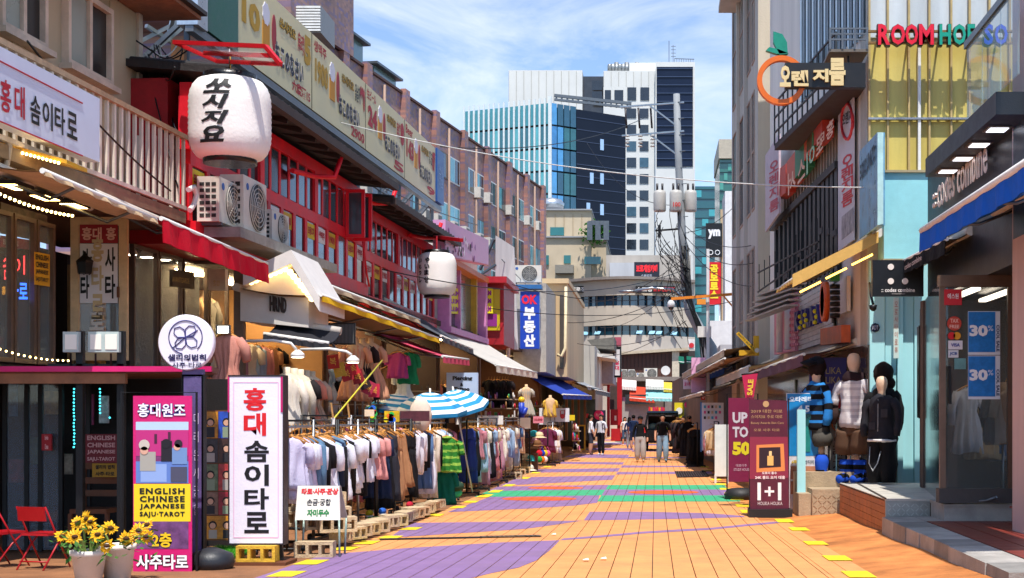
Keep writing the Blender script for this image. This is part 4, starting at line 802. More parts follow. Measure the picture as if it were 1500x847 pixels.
# gabled shop sign
Yh = 20.0; hs = thing('gabled_shop_sign', 'white house-shaped shop sign with raised dark letters and a bulb lined gable', 'sign', P(405, 470, Yh)); HW = mat('d9d3cb', .6, var=.12, scale=2)
poly = [P(352, 470, Yh), P(452, 480, Yh), P(452, 436, Yh), P(421, 396, Yh), P(352, 418, Yh)]
MB().prism(poly, (0, 1.2, 0)).build('front', HW, hs)
for a_, b_, nm in ((P(356, 398, Yh - .22), P(426, 366, Yh - .22), 'roof_slab'), (P(426, 366, Yh - .22), P(468, 436, Yh - .22), 'roof_slab')):
    dz = Vector((0, 0, -.2)) if nm else 0; MB().prism([a_, b_, b_ + dz, a_ + dz], (0, 1.6, 0)).build(nm, mat('e4ded8', .5, var=.1), hs)
for i in range(8): MB().ball(P(368 + 7 * i, 413 - 2.7 * i, Yh - .1), .05, 8).build('bulb', flat('ffd890', emit=3), hs)
for i in range(7): MB().ball(P(425 + 5.3 * i, 399 + 6.4 * i, Yh - .1), .05, 8).build('bulb', flat('ffd890', emit=3), hs)
letters(hs, 'raised_letter', [lambda mb, i=i, ch=ch: ctext(mb, ch, 396 + 6.2 * i, 434 + .9 * i, 401.5 + 6.2 * i, 456 + .9 * i, Yh, mat('3a2c26', .5), bold=.03, thick=.04) for i, ch in enumerate('HRND')])
cbm = thing('cable_box', 'cream electrical box on the wall left of the gabled sign', 'box', P(318, 424, 18.8)); b = MB(); cbox(b, 305, 394, 330, 425, 18.8, .12); b.build('case', mat('c9b8a0', .6), cbm); letters(cbm, 'notice', [lambda mb: ctext(mb, '주의\n고압', 312, 411, 322, 419, 18.8, flat('b89018'))])
# awnings below
awning('folding_awning', 'small black awning under the gabled shop sign', Fac((PX(365, 19.6), 20.3), (PX(480, 19.6), 20.3)), (386, 489), (482, 503), .75, .22, cloth('2c2c32'), .1, ribs=2)
awning('folding_awning', 'cream awning just below the red building, nearest of two', FL, (476, 416), (614, 469), .9, .35, cloth('cdb696'), .08, ribs=4)
awning('folding_awning', 'yellow-edged brown awning below the red building', FL, (470, 432), (642, 496), 1.25, .12, cloth('8a6440'), .1, cloth('e8b818'), ribs=4)
awning('folding_awning', 'dark grey awning beside the pink framed shop', FL, (646, 492), (692, 512), 1.2, .75, cloth('565a62'), .12, ribs=2)
awning('folding_awning', 'small rose pink awning over the stall with parasols', FL, (648, 522), (686, 527), 1.5, .5, cloth('d8506a'), .14, ribs=2, scallop=True)
awning('folding_awning', 'long pale grey awning over the accessory shop', FL, (726, 535), (786, 546), 1.7, 1.0, cloth('c6c2bc'), .18, cloth('e6ded2'), ribs=4, scallop=True)
awning('folding_awning', 'royal blue awning over the far left clothes stall', FL, (824, 578), (866, 580), 1.5, .85, cloth('263f9c'), .16, ribs=3)
# shop interiors along the left
si = thing('left_shop_row', 'row of open shop rooms under the red building', 'shop', FL.uz(8, 0, -1.5)); WARM = mat('b98a5c', .8, var=.25, scale=1)
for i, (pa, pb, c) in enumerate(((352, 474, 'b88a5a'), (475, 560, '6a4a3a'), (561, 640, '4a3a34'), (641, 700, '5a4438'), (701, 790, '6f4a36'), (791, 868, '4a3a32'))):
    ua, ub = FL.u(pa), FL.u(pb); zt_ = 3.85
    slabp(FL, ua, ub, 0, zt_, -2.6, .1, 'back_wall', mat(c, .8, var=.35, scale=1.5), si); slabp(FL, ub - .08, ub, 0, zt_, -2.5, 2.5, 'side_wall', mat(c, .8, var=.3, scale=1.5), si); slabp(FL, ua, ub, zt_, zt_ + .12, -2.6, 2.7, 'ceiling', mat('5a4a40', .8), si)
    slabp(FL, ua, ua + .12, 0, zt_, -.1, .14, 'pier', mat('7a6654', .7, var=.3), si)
    for k in range(3): b = MB(); p = FL.uz(ua + (ub - ua) * (k + .5) / 3, zt_ - .05, -1.0); b.box(p - Vector((.12, .4, .02)), p + Vector((.12, .4, .02))); b.build('strip_light', flat('ffe0a8', emit=26), si)
# goods in the shops
q = P(332, 575, 17.6); hang('dress', 'c98878', 'dusty pink ruffled dress hanging outside the boutique above the photo boards', P(333, 478, 17.6), .1, 1, .98)
for i, (px, c, cn, kd) in enumerate(((420, 'ded2c4', 'off-white', 'coat'), (431, 'd8cbb8', 'cream', 'coat'), (440, '2a2526', 'black', 'dress'), (449, 'd8826c', 'coral', 'dress'), (457, 'c9a48c', 'beige', 'dress'))):
    p = P(px, 640, 19.0 + .3 * i); torso('headless mannequin in a %s outfit, in the group under the black awning' % cn, (p.x, p.y, p.z - .55), c, .15, kd, 1.0, 'mannequins under the black awning', skin='e0cdb0')
for i, (px, c, cn) in enumerate(((520, 'd89a78', 'peach'), (531, '2a1f20', 'black'), (543, 'dda07e', 'light peach'))):
    p = P(px, 505, 23.3 + .3 * i); torso('headless mannequin in a %s dress raised high beside the red cards' % cn, (p.x, p.y, p.z - 1.4), c, .2, 'dress', 1.0, 'raised mannequins beside the red cards')
for i, (px, py, c, cn) in enumerate(((582, 520, 'b0407a', 'magenta patterned'), (598, 518, '1f7a4a', 'green and white'), (592, 545, 'e4dcd4', 'white lace'), (572, 540, '7a5a48', 'brown'))):
    hang('dress' if i > 1 else 'tshirt', c, '%s garment hung in the shop behind the parasols' % cn, P(px, py - 10, 27 + i * .2), .1, i, .9)
r = random.Random(5)
for i, (px, py, c) in enumerate(((488, 530, 'b8281c'), (497, 542, 'c9a030'), (508, 548, 'a81c28'), (517, 540, 'c8202c'), (524, 552, '8a1420'), (533, 560, '2a1418'), (540, 568, 'b02a48'), (548, 572, 'c02040'))):
    p = P(px, py, 21.5 + .08 * i); a = r.uniform(-.5, .5); ux = Vector((math.cos(a), 0, math.sin(a))); uz = Vector((-math.sin(a), 0, math.cos(a))); t = thing('hanging_card', '%s card dangling from the slanted yellow cord, %s from the left' % ({'c9a030': 'ochre', '2a1418': 'dark'}.get(c, 'red'), ordinal(i)), 'card', p, 'cards on the slanted cord'); b = MB(); b.obox(p - ux * .09 - uz * .11, ux * .18, (0, .006, 0), uz * .22); b.build('card', flat(c), t); b = MB(); text_into(b, '복', p - ux * .05 - uz * .06 - Vector((0, .003, 0)), p + ux * .05 - uz * .06 - Vector((0, .003, 0)), p - ux * .05 + uz * .06 - Vector((0, .003, 0)), flat('e8b848')); b.build('lettering', None, t, fixn=False)
co = thing('bunting_line', 'slanting yellow cord from the rack up to the shop front', 'cord', P(486, 615, 17)); b = MB(); b.tube([P(486, 617, 17), P(560, 528, 21)], .012, 5); b.build('cord', mat('c9c030', .6), co)
# lamps over the shops on white swan necks
for i, (x0, y0, x1, y1, Yl) in enumerate(((355, 500, 436, 522, 18.5), (440, 512, 517, 530, 19.5))):
    t = thing('arm_lamp', 'white swan-neck lamp arm under the black awning, %s one' % ('left' if i == 0 else 'right'), 'lamp', P(x0, y0, Yl)); b = MB(); b.tube([P(x0, y0, Yl), P(x0 + (x1 - x0) * .55, y0 - 1, Yl), P(x1 - 10, y0 + 3, Yl), P(x1 - 2, y1 - 10, Yl)], .02, 6); b.build('arm', WHITEP, t); p = P(x1, y1 - 4, Yl); b = MB(); b.lathe(p, [(.1, -.05), (.09, .0), (.03, .05)], 12); b.build('shade', WHITEP, t); b = MB(); b.lathe(p, [(.08, -.056), (.08, -.051)], 10); b.build('lamp', flat('fff4d8', emit=8), t)
t = thing('floodlight', 'small square floodlight above the pink dress', 'floodlight', P(325, 483, 17.5)); b = MB(); cbox(b, 316, 476, 336, 489, 17.5, .06); b.build('housing', GREYM, t); b = MB(); cbox(b, 319, 478, 334, 488, 17.492, .006); b.build('lens', flat('fff6e0', emit=4), t)
sp = thing('wall_screen', 'dark ribbed panel hung under the yellow awning', 'panel', P(495, 505, 21.5)); b = MB(); cbox(b, 469, 473, 520, 505, 21.5, .05); b.build('case', BLACKM, sp)
for k in range(24): b = MB(); cbox(b, 471 + 2 * k, 475, 472 + 2 * k, 503, 21.49, .008); b.build('rib', mat('6a6a68', .6), sp)
# ================================================================== long rooftop menu billboard
bz0, bz1, bo_ = 7.15, 8.52, -.45
bd = thing('menu_billboard', 'long beige rooftop billboard with beer and skewer menu lettering', 'billboard', FL.uz(FL.u(480, bo_), 6.2, bo_)); u0, u1 = FL.u(336, bo_), FL.u(631, bo_); uG = FL.u(272, bo_); uB = FL.u(641, bo_)
slabp(FL, u0, u1, bz0, bz1, bo_, .12, 'panel', mat('dcd3a6', .5, var=.08, scale=1, streak=True), bd); slabp(FL, uG, u0 - .01, bz0, bz1 + .3, bo_ - .1, .24, 'green_panel', mat('0f5a44', .4, var=.1), bd); slabp(FL, u1 + .01, uB, bz0 + .02, bz1 + .02, bo_ - .05, .22, 'blue_panel', mat('1f4f94', .4), bd)
slabp(FL, uG - .02, uG + .35, bz0 - .05, bz1 + .35, bo_ - .12, .3, 'steel_edge', metalm('c8ccd0', .3), bd)
b = MB(); text_into(b, 'ZAKKA', FL.uz(uG + .5, bz1 - .25, bo_ + .15), FL.uz(u0 - .1, bz1 - .1, bo_ + .15), FL.uz(uG + .5, bz1 + .2, bo_ + .15), flat('e8f0ea'), bold=.03); b.build('lettering', None, bd, fixn=False)
OCH = flat('b8901c'); RD = flat('b02430'); WHT = flat('eeeae0')
def bt(s, a, b_, c, d, m, **kw):  # a..b across the panel (0..1 of one quarter), c..d up
    q = MB(); p = lambda s_, t_: FL.uz(pu0 + (pu1 - pu0) * s_, bz0 + (bz1 - bz0) * t_, bo_ + .125); text_into(q, s, p(a, c), p(b_, c), p(a, d), m, **kw); q.build('lettering', None, bd, fixn=False)
edges = [336, 447, 527, 585, 631]
for k in range(4):
    pu0, pu1 = FL.u(edges[k], bo_), FL.u(edges[k + 1], bo_)
    if k: slabp(FL, pu0 - .015, pu0 + .015, bz0, bz1, bo_ + .12, .004, 'seam', flat('3a3624'), bd)
    bt(('生啤酒', '생맥주', '生ビール', 'Beer')[k], .03, .24, .80, .95, RD, bold=.02); bt(('10', '1900', '24', '143')[k], .05, .27, .40, .72, (OCH, OCH, RD, RD)[k], bold=.05)
    q = MB(); X = lambda s_: pu0 + (pu1 - pu0) * s_; Z = lambda t_: bz0 + (bz1 - bz0) * t_
    FL.slab(X(.30), X(.39), Z(.33), Z(.62), bo_ + .122, .008, q, flat('c88a14')); q.prism([FL.uz(X(.345) + .16 * math.cos(a * math.pi / 8) * (1 + .15 * (a % 2)), Z(.72) + .17 * math.sin(a * math.pi / 8) * (1 + .15 * (a % 2)), bo_ + .123) for a in range(16)], FL.n * .009, flat('dcdce8')); q.build('beer_mug_print', None, bd)
    q = MB(); q.prism([FL.uz(X(.45) + .11 * math.cos(a * math.pi / 8), Z(.58) + .3 * math.sin(a * math.pi / 8), bo_ + .122) for a in range(16)], FL.n * .006, flat('a02a34')); q.build('sausage_print', None, bd)
    bt('쏘시지요', .52, .75, .70, .84, INK, bold=.09); bt('쏘시지요', .52, .75, .70, .84, OCH, bold=.04, lift=.01); bt('おこのなさい', .46, .86, .22, .50, WHT, bold=.10); bt('おこのなさい', .46, .86, .22, .50, flat('26283c'), bold=.04, lift=.01)
    bt(('烏魂', '닭날개', '串焼', '鶏皮')[k], .78, .88, .60, .86, RD if k % 2 == 0 else INK, bold=.02); bt(('5', '990', '8', '07')[k], .88, .98, .52, .90, (OCH, RD, RD, RD)[k], bold=.07); bt(('六度酒15', '2900', '5', '9')[k], .70, .97, .05, .20, RD, bold=.03)
b = MB(); text_into(b, '쏘시\n지요', FL.uz(u1 + .2, bz0 + .4, bo_ + .175), FL.uz(uB - .2, bz0 + .4, bo_ + .175), FL.uz(u1 + .2, bz0 + 1.0, bo_ + .175), flat('9ab8dc')); b.build('lettering', None, bd, fixn=False)
for i in range(10):
    u = uG + .3 + (uB - uG - .5) * i / 9; b = MB(); b.bar(FL.uz(u, 6.3, bo_ - 1.2), FL.uz(u, bz0 + .2, bo_ - .05), .06); b.build('strut', GREYM, bd); b = MB(); b.bar(FL.uz(u, 6.15, bo_ - .1), FL.uz(u, bz0 + .1, bo_ - .1), .07); b.build('post', GREYM, bd)
    if i < 9: b = MB(); b.bar(FL.uz(u, 6.3, bo_ - .3), FL.uz(u + (uB - uG) / 10, bz0, bo_ - .15), .045); b.build('brace', GREYM, bd)
b = MB(); b.bar(FL.uz(uG, bz0 - .08, bo_ + .05), FL.uz(uB, bz0 - .08, bo_ + .05), .12); b.bar(FL.uz(uG, 6.65, bo_ - .1), FL.uz(uB, 6.65, bo_ - .1), .05); b.build('chord', metalm('8f9498', .5), bd)
bs = thing('blue_clinic_sign', 'small blue sign with a white Korean letter behind the billboard', 'sign', P(490, 215, 40)); b = MB(); cbox(b, 480, 188, 501, 216, 40, .2); b.build('panel', flat('1f62b0'), bs); letters(bs, 'lettering', [lambda mb: ctext(mb, '명', 483, 192, 498, 213, 40, flat('f4f6f8'), bold=.04)])
# ================================================================== brown tiled apartment block
def tilemat(Fc, cols, su, sz, mortar='4a342c'):
    m = bpy.data.materials.new('m_tiles'); m.use_nodes = True; t = m.node_tree; b = t.nodes['Principled BSDF']; n = t.nodes.new; l = t.links.new
    g = n('ShaderNodeNewGeometry'); d = n('ShaderNodeVectorMath'); d.operation = 'DOT_PRODUCT'; d.inputs[1].default_value = tuple(Fc.d); l(g.outputs['Position'], d.inputs[0]); sp_ = n('ShaderNodeSeparateXYZ'); l(g.outputs['Position'], sp_.inputs[0]); cx = n('ShaderNodeCombineXYZ'); l(d.outputs['Value'], cx.inputs[0]); l(sp_.outputs[2], cx.inputs[1])
    fl = []
    for i, s in ((0, su), (1, sz)):
        q = n('ShaderNodeMath'); q.operation = 'DIVIDE'; q.inputs[1].default_value = s; l((d.outputs['Value'], sp_.outputs[2])[i], q.inputs[0]); f = n('ShaderNodeMath'); f.operation = 'FLOOR'; l(q.outputs[0], f.inputs[0]); fl.append(f)
    c2_ = n('ShaderNodeCombineXYZ'); l(fl[0].outputs[0], c2_.inputs[0]); l(fl[1].outputs[0], c2_.inputs[1]); wn = n('ShaderNodeTexWhiteNoise'); wn.noise_dimensions = '2D'; l(c2_.outputs[0], wn.inputs['Vector']); rp = n('ShaderNodeValToRGB'); rp.color_ramp.interpolation = 'CONSTANT'
    while len(rp.color_ramp.elements) < len(cols): rp.color_ramp.elements.new(.5)
    for i, c in enumerate(cols): rp.color_ramp.elements[i].position = i / len(cols); rp.color_ramp.elements[i].color = (*hexc(c), 1)
    l(wn.outputs['Value'], rp.inputs[0]); no = n('ShaderNodeTexNoise'); no.inputs['Scale'].default_value = .35; no.inputs['Detail'].default_value = 5; l(g.outputs['Position'], no.inputs['Vector']); mr = n('ShaderNodeMapRange'); mr.inputs[1].default_value = .3; mr.inputs[2].default_value = .7; mr.inputs[3].default_value = .6; mr.inputs[4].default_value = 1.15; l(no.outputs[0], mr.inputs[0]); vm = n('ShaderNodeVectorMath'); vm.operation = 'SCALE'; l(rp.outputs[0], vm.inputs[0]); l(mr.outputs[0], vm.inputs['Scale']); l(vm.outputs[0], b.inputs['Base Color']); b.inputs['Roughness'].default_value = .55; return m
FB = Fac((PX(505, 64), 64), (PX(785, 100), 100)); bk = thing('brown_tiled_block', 'long brown tiled apartment block with many small windows above the shops', 'building', FB.uz(10, 0, -4))
TILE = tilemat(FB, ['9a7670', 'a07a70', '866c7c', 'a87e70', '7e6a88', '96726a', '8a6a66'], .22, .13); zr_ = 18.55
ua, ub = FB.u(440), FB.u(795); slabp(FB, ua, ub, 0, zr_, -12, 12, 'wall', TILE, bk)
pil = [534, 590, 635, 677, 711, 743, 769, 793]
for px in [465, 500] + pil: u = FB.u(px); slabp(FB, u - .35, u + .35, 0, zr_ + .25, 0, .28, 'pilaster', tilemat(FB, ['ac7a6c', 'a0726a', '866c80', '94706a'], .22, .13) if px == 465 else bpy.data.materials['m_tiles.001'], bk)
slabp(FB, ua, ub, zr_, zr_ + .12, -.5, .62, 'parapet_cap', mat('5a3c34', .7), bk)
uT = FB.u(497); slabp(FB, uT - 6, uT + 1.0, zr_, zr_ + 5.5, -8, 8.3, 'stair_tower', TILE, bk); slabp(FB, uT - 4.2, uT - 1.8, zr_ + 2.4, zr_ + 3.3, .3, .05, 'tower_window', glass('2a3238'), bk)
for px, h_ in ((525, 1.4), (575, .8)): u = FB.u(px); q = slabp(FB, u - 1.6, u + 1.6, zr_ + .13, zr_ + h_, -3, 2.6, 'roof_shed', glass('5f7a78', .2), bk); slabp(FB, u - 1.9, u + 1.9, zr_ + h_, zr_ + h_ + .12, -3.2, 3.1, 'shed_roof', GREYM, q)
WF = paint('d8dad8'); ALU = [glass('2b3a40', .1, .8, .5), glass('5fa8b0', .1, .8, .3), glass('1c2428', .1, .8, .5)]; r = random.Random(21); ACM = None
for row, zt_ in enumerate((16.85, 14.0, 11.15, 8.3)):
    cols_ = [505] + pil
    for i in range(len(cols_) - 1):
        ua_, ub_ = FB.u(cols_[i]), FB.u(cols_[i + 1])
        for j in range(2):
            c_ = ua_ + (ub_ - ua_) * (.29 + .42 * j); f = MB(); w_ = .95; h_ = 1.5; FB.slab(c_ - w_, c_ + w_, zt_ - h_, zt_, -.12, .16, f); wd = f.build('window', WF if (i + row + j) % 3 else mat('5a5450', .5), bk)
            for s in (0, 1): q = MB(); FB.slab(c_ - w_ + .08 + s * (w_ - .05), c_ - .06 + s * (w_ - .05), zt_ - h_ + .08, zt_ - .08, .042, .012, q); q.build('pane', ALU[r.randrange(3)], wd)
            if r.random() < .55: q = MB(); FB.slab(c_ + w_ + .05, c_ + w_ + .75, zt_ - h_ - .15, zt_ - h_ + .5, .02, .4, q); a_ = q.build('window_unit', mat('cfc9c0', .6), bk); q = MB(); FB.slab(c_ + w_ + .12, c_ + w_ + .68, zt_ - h_ - .05, zt_ - h_ + .4, .425, .02, q); q.build('grille', mat('6a6864', .6), a_)
for px in (560, 612, 655, 695, 727, 756, 781): u = FB.u(px); b = MB(); b.tube([FB.uz(u, zr_ - .2, .12), FB.uz(u, 6, .12)], .07, 6); b.build('downpipe', mat('a08474', .6), bk)
lv = thing('rooftop_louvre', 'white louvred cooling unit on the roof behind the billboard', 'cooling unit', P(460, 55, 58)); b = MB(); cbox(b, 408, 8, 470, 48, 58, 2.5); b.build('housing', mat('8a8682', .5), lv)
for k in range(9): b = MB(); cbox(b, 409, 9 + 4.2 * k, 469, 11.6 + 4.2 * k, 57.9, .08); b.build('slat', WHITEP, lv)
# ================================================================== middle left: pink shop, yellow shop, OK sign
ps = thing('pink_shop', 'narrow shop with pink frame and pink flowered sign board', 'shop', FL.uz(FL.u(670), 0, -.5)); PNK = mat('d98ac0', .5, var=.15)
ua, ub = FL.u(641), FL.u(699); slabp(FL, ua, ub, 3.8, 6.4, -2, 2, 'wall', mat('d8d0c8', .7), ps)
b = MB(); FL.quadbox(634, 700, ((322, 374), (352, 388)), .25, .3, b); b.build('sign_board', mat('d99ac6', .45, var=.1), ps); r = random.Random(3)
for k in range(46):
    s = r.gauss(.62, .2); t_ = r.gauss(.5, .24)
    if .03 < s < .97 and .08 < t_ < .92:
        px = 634 + 66 * s; ya_, yb_ = 322 + 30 * s, 374 + 14 * s; p = FL.pt(px, ya_ + (yb_ - ya_) * t_, .555); q = MB(); a0 = r.random() * 3; q.prism([p + (FL.d * math.cos(a0 + k_ * 1.2566) + Vector((0, 0, 1)) * math.sin(a0 + k_ * 1.2566)) * r.uniform(.03, .12) for k_ in range(5)], FL.n * .004); q.build('flower_print', flat(('1a1418', '6a2050', '8a3a90', 'f0e0f0')[k % 4]), ps)
za, zb2 = 3.85, 5.45
for u_ in (ua + .1, ub - .12): slabp(FL, u_ - .12, u_ + .12, za - .1, zb2, .0, .3, 'pink_post', PNK, ps)
slabp(FL, ua, ub, za - .15, za, 0, .34, 'pink_sill', PNK, ps); slabp(FL, ua, ub, zb2, zb2 + .14, 0, .34, 'pink_head', mat('d8702c', .5), ps); slabp(FL, ua + .3, ub - .3, za, zb2, .02, .02, 'pane', glass('5a6a68', .08), ps); slabp(FL, ua + 2.0, ua + 2.12, za, zb2, .02, .16, 'mullion', PNK, ps); slabp(FL, ub - 1.2, ub - 1.05, za, zb2, .02, .18, 'mullion', mat('c9a030', .5), ps)
def sum_sign(label, fx, Y):
    t = thing('yellow_menu_sign', label, 'sign', fx(0, 1)); b = MB(); b.prism([fx(0, 0), fx(1, 0), fx(1, 1), fx(0, 1)], (0, .06, 0)); b.build('panel', flat('f2e416'), t)
    for i in range(3): q = MB(); text_into(q, 'SU.M', fx(.12, .70 - .31 * i), fx(.88, .70 - .31 * i), fx(.12, .9 - .31 * i), flat('a01890'), bold=.06, lift=.012); q.build('lettering', None, t, fixn=False)
sum_sign('yellow SU.M sign inside the pink shop window', lambda s, t_: FL.pt(653 + 22 * s, 459 - 37 * t_ + 1 * s, .12), 36)
rs_ = thing('red_framed_shop', 'red framed yellow-windowed shop upper floor beside the white panel', 'shop', P(718, 500, 40)); b = MB(); cbox(b, 700, 412, 738, 505, 40.1, 3); b.build('wall', mat('a81420', .5), rs_); b = MB(); cbox(b, 702, 424, 732, 484, 40.0, .08); b.build('window', flat('c8b41c', .3), rs_); b = MB(); cbox(b, 698, 405, 742, 414, 39.6, 3.6); b.build('cornice', mat('b01828', .5), rs_); b = MB(); cbox(b, 704, 460, 728, 478, 39.98, .02); b.build('window_print', flat('8a2080'), rs_)
sum_sign('yellow SU.M sign on the red framed shop', lambda s, t_: P(703 + 19 * s, 459 - 37 * t_, 39.9), 40)
wp = thing('blank_hoarding', 'tall blank white sheet panel on steel struts beside the brown block', 'panel', P(742, 510, 43)); b = MB(); b.prism([P(726, 345, 43), P(753, 362, 44), P(759, 512, 44), P(725, 512, 43)], (0, .1, 0)); b.build('sheet', mat('d9d7d6', .6, var=.12, streak=True), wp); b = MB(); b.bar(P(703, 395, 43.5), P(724, 350, 43), .08); b.bar(P(705, 402, 43.5), P(726, 388, 43), .06); b.build('strut', GREYM, wp)
wl = thing('service_wall', 'grey service wall behind the blue OK sign', 'wall', P(770, 540, 47)); b = MB(); cbox(b, 752, 415, 800, 545, 47.4, 6); b.build('wall', mat('b4b0a8', .7, var=.25), wl); b = MB(); b.tube([P(736, 428, 42), P(739, 470, 42), P(745, 500, 42), P(744, 530, 42)], .06, 8); b.build('downpipe', WHITEP, wl)
ok = thing('ok_sign', 'tall blue box sign with red OK and white Korean letters', 'sign', P(775, 512, 46)); b = MB(); cbox(b, 762, 427, 790, 511, 46, .35); b.build('box', mat('1d46b8', .35, var=.05), ok); b = MB(); cbox(b, 754, 417, 793, 423, 45.9, .6); b.build('bracket', mat('2a6aa8', .5), ok)
letters(ok, 'lettering', [lambda mb: ctext(mb, 'OK', 764, 432, 787, 446, 46, flat('e8183a'), bold=.05, lift=.01)] + [lambda mb, i=i, ch=ch: ctext(mb, ch, 767, 450 + 20 * i, 784, 468 + 20 * i, 46, flat('f6f8fc'), bold=.06, lift=.01) for i, ch in enumerate('부동산')])
ac_unit('white outdoor air conditioner above the blue OK sign', P(772, 416, 46.6), -math.pi / 2, 1.0, .62, .35)
bw = thing('cream_corner_building', 'cream plastered building edge with tall slot windows after the OK sign', 'building', P(810, 545, 53)); CRM = mat('cfb48c', .75, var=.22, scale=.8, streak=True); b = MB(); cbox(b, 791, 414, 831, 552, 52, 12); b.build('wall', CRM, bw)
for x0, x1 in ((808, 813), (820, 826)): b = MB(); cbox(b, x0, 432, x1, 540, 51.9, .12); b.build('slot_window', glass('4a3c2c', .2), bw)
b = MB(); b.tube([P(805, 430, 51.8), P(806, 470, 51.7), P(809, 520, 51.8)], .07, 8); b.tube([P(817, 520, 51.8), P(823, 522, 51.7), P(828, 510, 51.8), P(829, 420, 51.8)], .06, 8); b.build('pipe', mat('e0cfa8', .6), bw)
b = MB(); cbox(b, 789, 408, 833, 415, 51.8, 12); b.build('parapet', CRM, bw)
pt_ = thing('piercing_sign', 'pale blue box sign reading Piercing and Tattoo above the stalls', 'sign', P(677, 582, 31)); b = MB(); cbox(b, 654, 546, 700, 582, 31, .15); b.build('box', mat('b9cdec', .4, var=.04), pt_)
letters(pt_, 'lettering', [lambda mb: ctext(mb, 'Piercing', 663, 551, 692, 559, 31, INK, bold=.06, lift=.006), lambda mb: ctext(mb, '&', 674, 561, 679, 566, 31, INK, bold=.05, lift=.006), lambda mb: ctext(mb, 'Tattoo', 665, 567, 688, 573, 31, INK, bold=.06, lift=.006), lambda mb: ctext(mb, '010 3468 0346', 665, 576, 692, 579, 31, INK, bold=.01, lift=.006)]); b = MB(); b.bar(P(656, 583, 31.1), P(656, 620, 31.1), .05); b.bar(P(698, 583, 31.1), P(698, 620, 31.1), .05); b.build('stand', BLACKM, pt_)
# ================================================================== clothes racks and stalls on the left
def rack(label, X, y0, y1, z=1.5, group='clothes rails', posts=3):
    t = thing('clothes_rack', label, 'clothes rack', onground(X, (y0 + y1) / 2), group)
    for dx in (-.05, .05): MB().tube([(X + dx, y0, z), (X + dx, y1, z)], .015, 6).build('rail', STEEL, t)
    MB().tube([(X + .05, y0, z + .07), (X + .05, y1, z + .07)], .012, 6).build('top_rail', BLACKM, t)
    for k in range(posts):
        y = y0 + (y1 - y0) * k / (posts - 1) if posts > 1 else y0
        MB().tube([(X + .06, y, gz(y) + .05), (X + .06, y, z + .08)], .019, 6).build('post', BLACKM if k % 2 == 0 else STEEL, t); MB().tube([(X - .3, y, gz(y) + .06), (X + .32, y, gz(y) + .06)], .017, 6).build('foot_bar', BLACKM, t)
        for s in (-.28, .3): MB().lathe((X + s, y, gz(y) + .03), [(.03, -.02), (.03, .02)], 8, axis='x').build('caster', mat('141414', .6), t)
    MB().tube([(X + .2, y0, gz(y0) + .12), (X + .2, y1, gz(y1) + .12)], .014, 6).build('lower_rail', BLACKM, t)
    return t
XA = -4.08
for i, (a_, b_) in enumerate(((14.9, 17.2), (17.3, 19.6), (19.7, 22.4), (22.5, 26.2))): rack('black wheeled clothes rail, %s from the near end of the long row on blocks' % ordinal(i), XA, a_, b_, 1.49)
CN = {'white': 'dcdce8', 'lilac white': 'cfc8e0', 'dusty blue': '5f7f9c', 'black': '1a1a1e', 'navy': '22304c', 'pale blue': '9fb8d4', 'pink': 'e09a94', 'brown': 'a97a56', 'cream': 'e2d6c4', 'grey': 'a8a8ae', 'denim blue': '5878a4', 'rose': 'c9808e', 'mauve': 'b88a9c', 'indigo': '32408c', 'charcoal': '34343c', 'ivory': 'eae2d4', 'sand': 'c9ac84', 'plum': '6a2a4c', 'teal': '1f6a5a'}
seqA = [(418, 'tshirt', 'lilac white'), (423, 'tshirt', 'white'), (429, 'tshirt', 'white'), (435, 'tshirt', 'lilac white'), (440, 'longsleeve', 'dusty blue'), (446, 'tshirt', 'dusty blue'), (451, 'longsleeve', 'black'), (456, 'tshirt', 'black'), (461, 'tshirt', 'white'), (467, 'tshirt', 'pale blue'), (472, 'longsleeve', 'navy'), (477, 'tshirt', 'dusty blue'), (482, 'tshirt', 'white'), (487, 'longsleeve', 'black'), (492, 'tshirt', 'lilac white'), (498, 'tshirt', 'white'), (503, 'tshirt', 'white'), (509, 'longsleeve', 'black'), (514, 'tshirt', 'black'), (521, 'tshirt', 'white'), (527, 'tshirt', 'white'), (536, 'tshirt', 'pink'), (545, 'tshirt', 'pink'), (553, 'pants', 'navy'), (559, 'pants', 'black'), (565, 'pants', 'charcoal'), (572, 'skirt', 'brown'), (583, 'skirt', 'brown'), (590, 'pants', 'black'), (596, 'longsleeve', 'white'), (602, 'tshirt', 'white'), (607, 'longsleeve', 'white'), (612, 'longsleeve', 'black'), (616, 'pants', 'denim blue'), (620, 'pants', 'ivory'), (624, 'longsleeve', 'cream'), (628, 'longsleeve', 'ivory'), (632, 'longsleeve', 'cream'), (636, 'tshirt', 'denim blue'), (640, 'tshirt', 'pale blue'), (644, 'longsleeve', 'grey'), (648, 'pants', 'grey'), (651, 'tshirt', 'rose')]
nm_ = {'tshirt': 't-shirt', 'longsleeve': 'long-sleeved shirt', 'polo': 'polo shirt', 'pants': 'trousers', 'skirt': 'pleated wide trousers', 'dress': 'dress', 'coat': 'coat'}
r = random.Random(2); sA = []
for i, e in enumerate(seqA):
    sA.append(e)
    if i < len(seqA) - 1 and e[1] != 'skirt': sA.append(((e[0] + seqA[i + 1][0]) / 2, e[1], r.choice((e[2], seqA[i + 1][2], 'white', 'black'))))
for i, (px, kd, cn) in enumerate(sA):
    Y = -XA * F / (960 - px); hang(kd, CN[cn], '%s %s, %s garment from the near end of the long rail row' % (cn, nm_[kd], ordinal(i)), (XA + r.uniform(-.03, .03), Y, 1.475), (.62 if kd != 'skirt' else 0) + r.uniform(-.35, .3), i, r.uniform(.9, 1.08) if kd != 'skirt' else 1.0, 'garments on the long rail row')
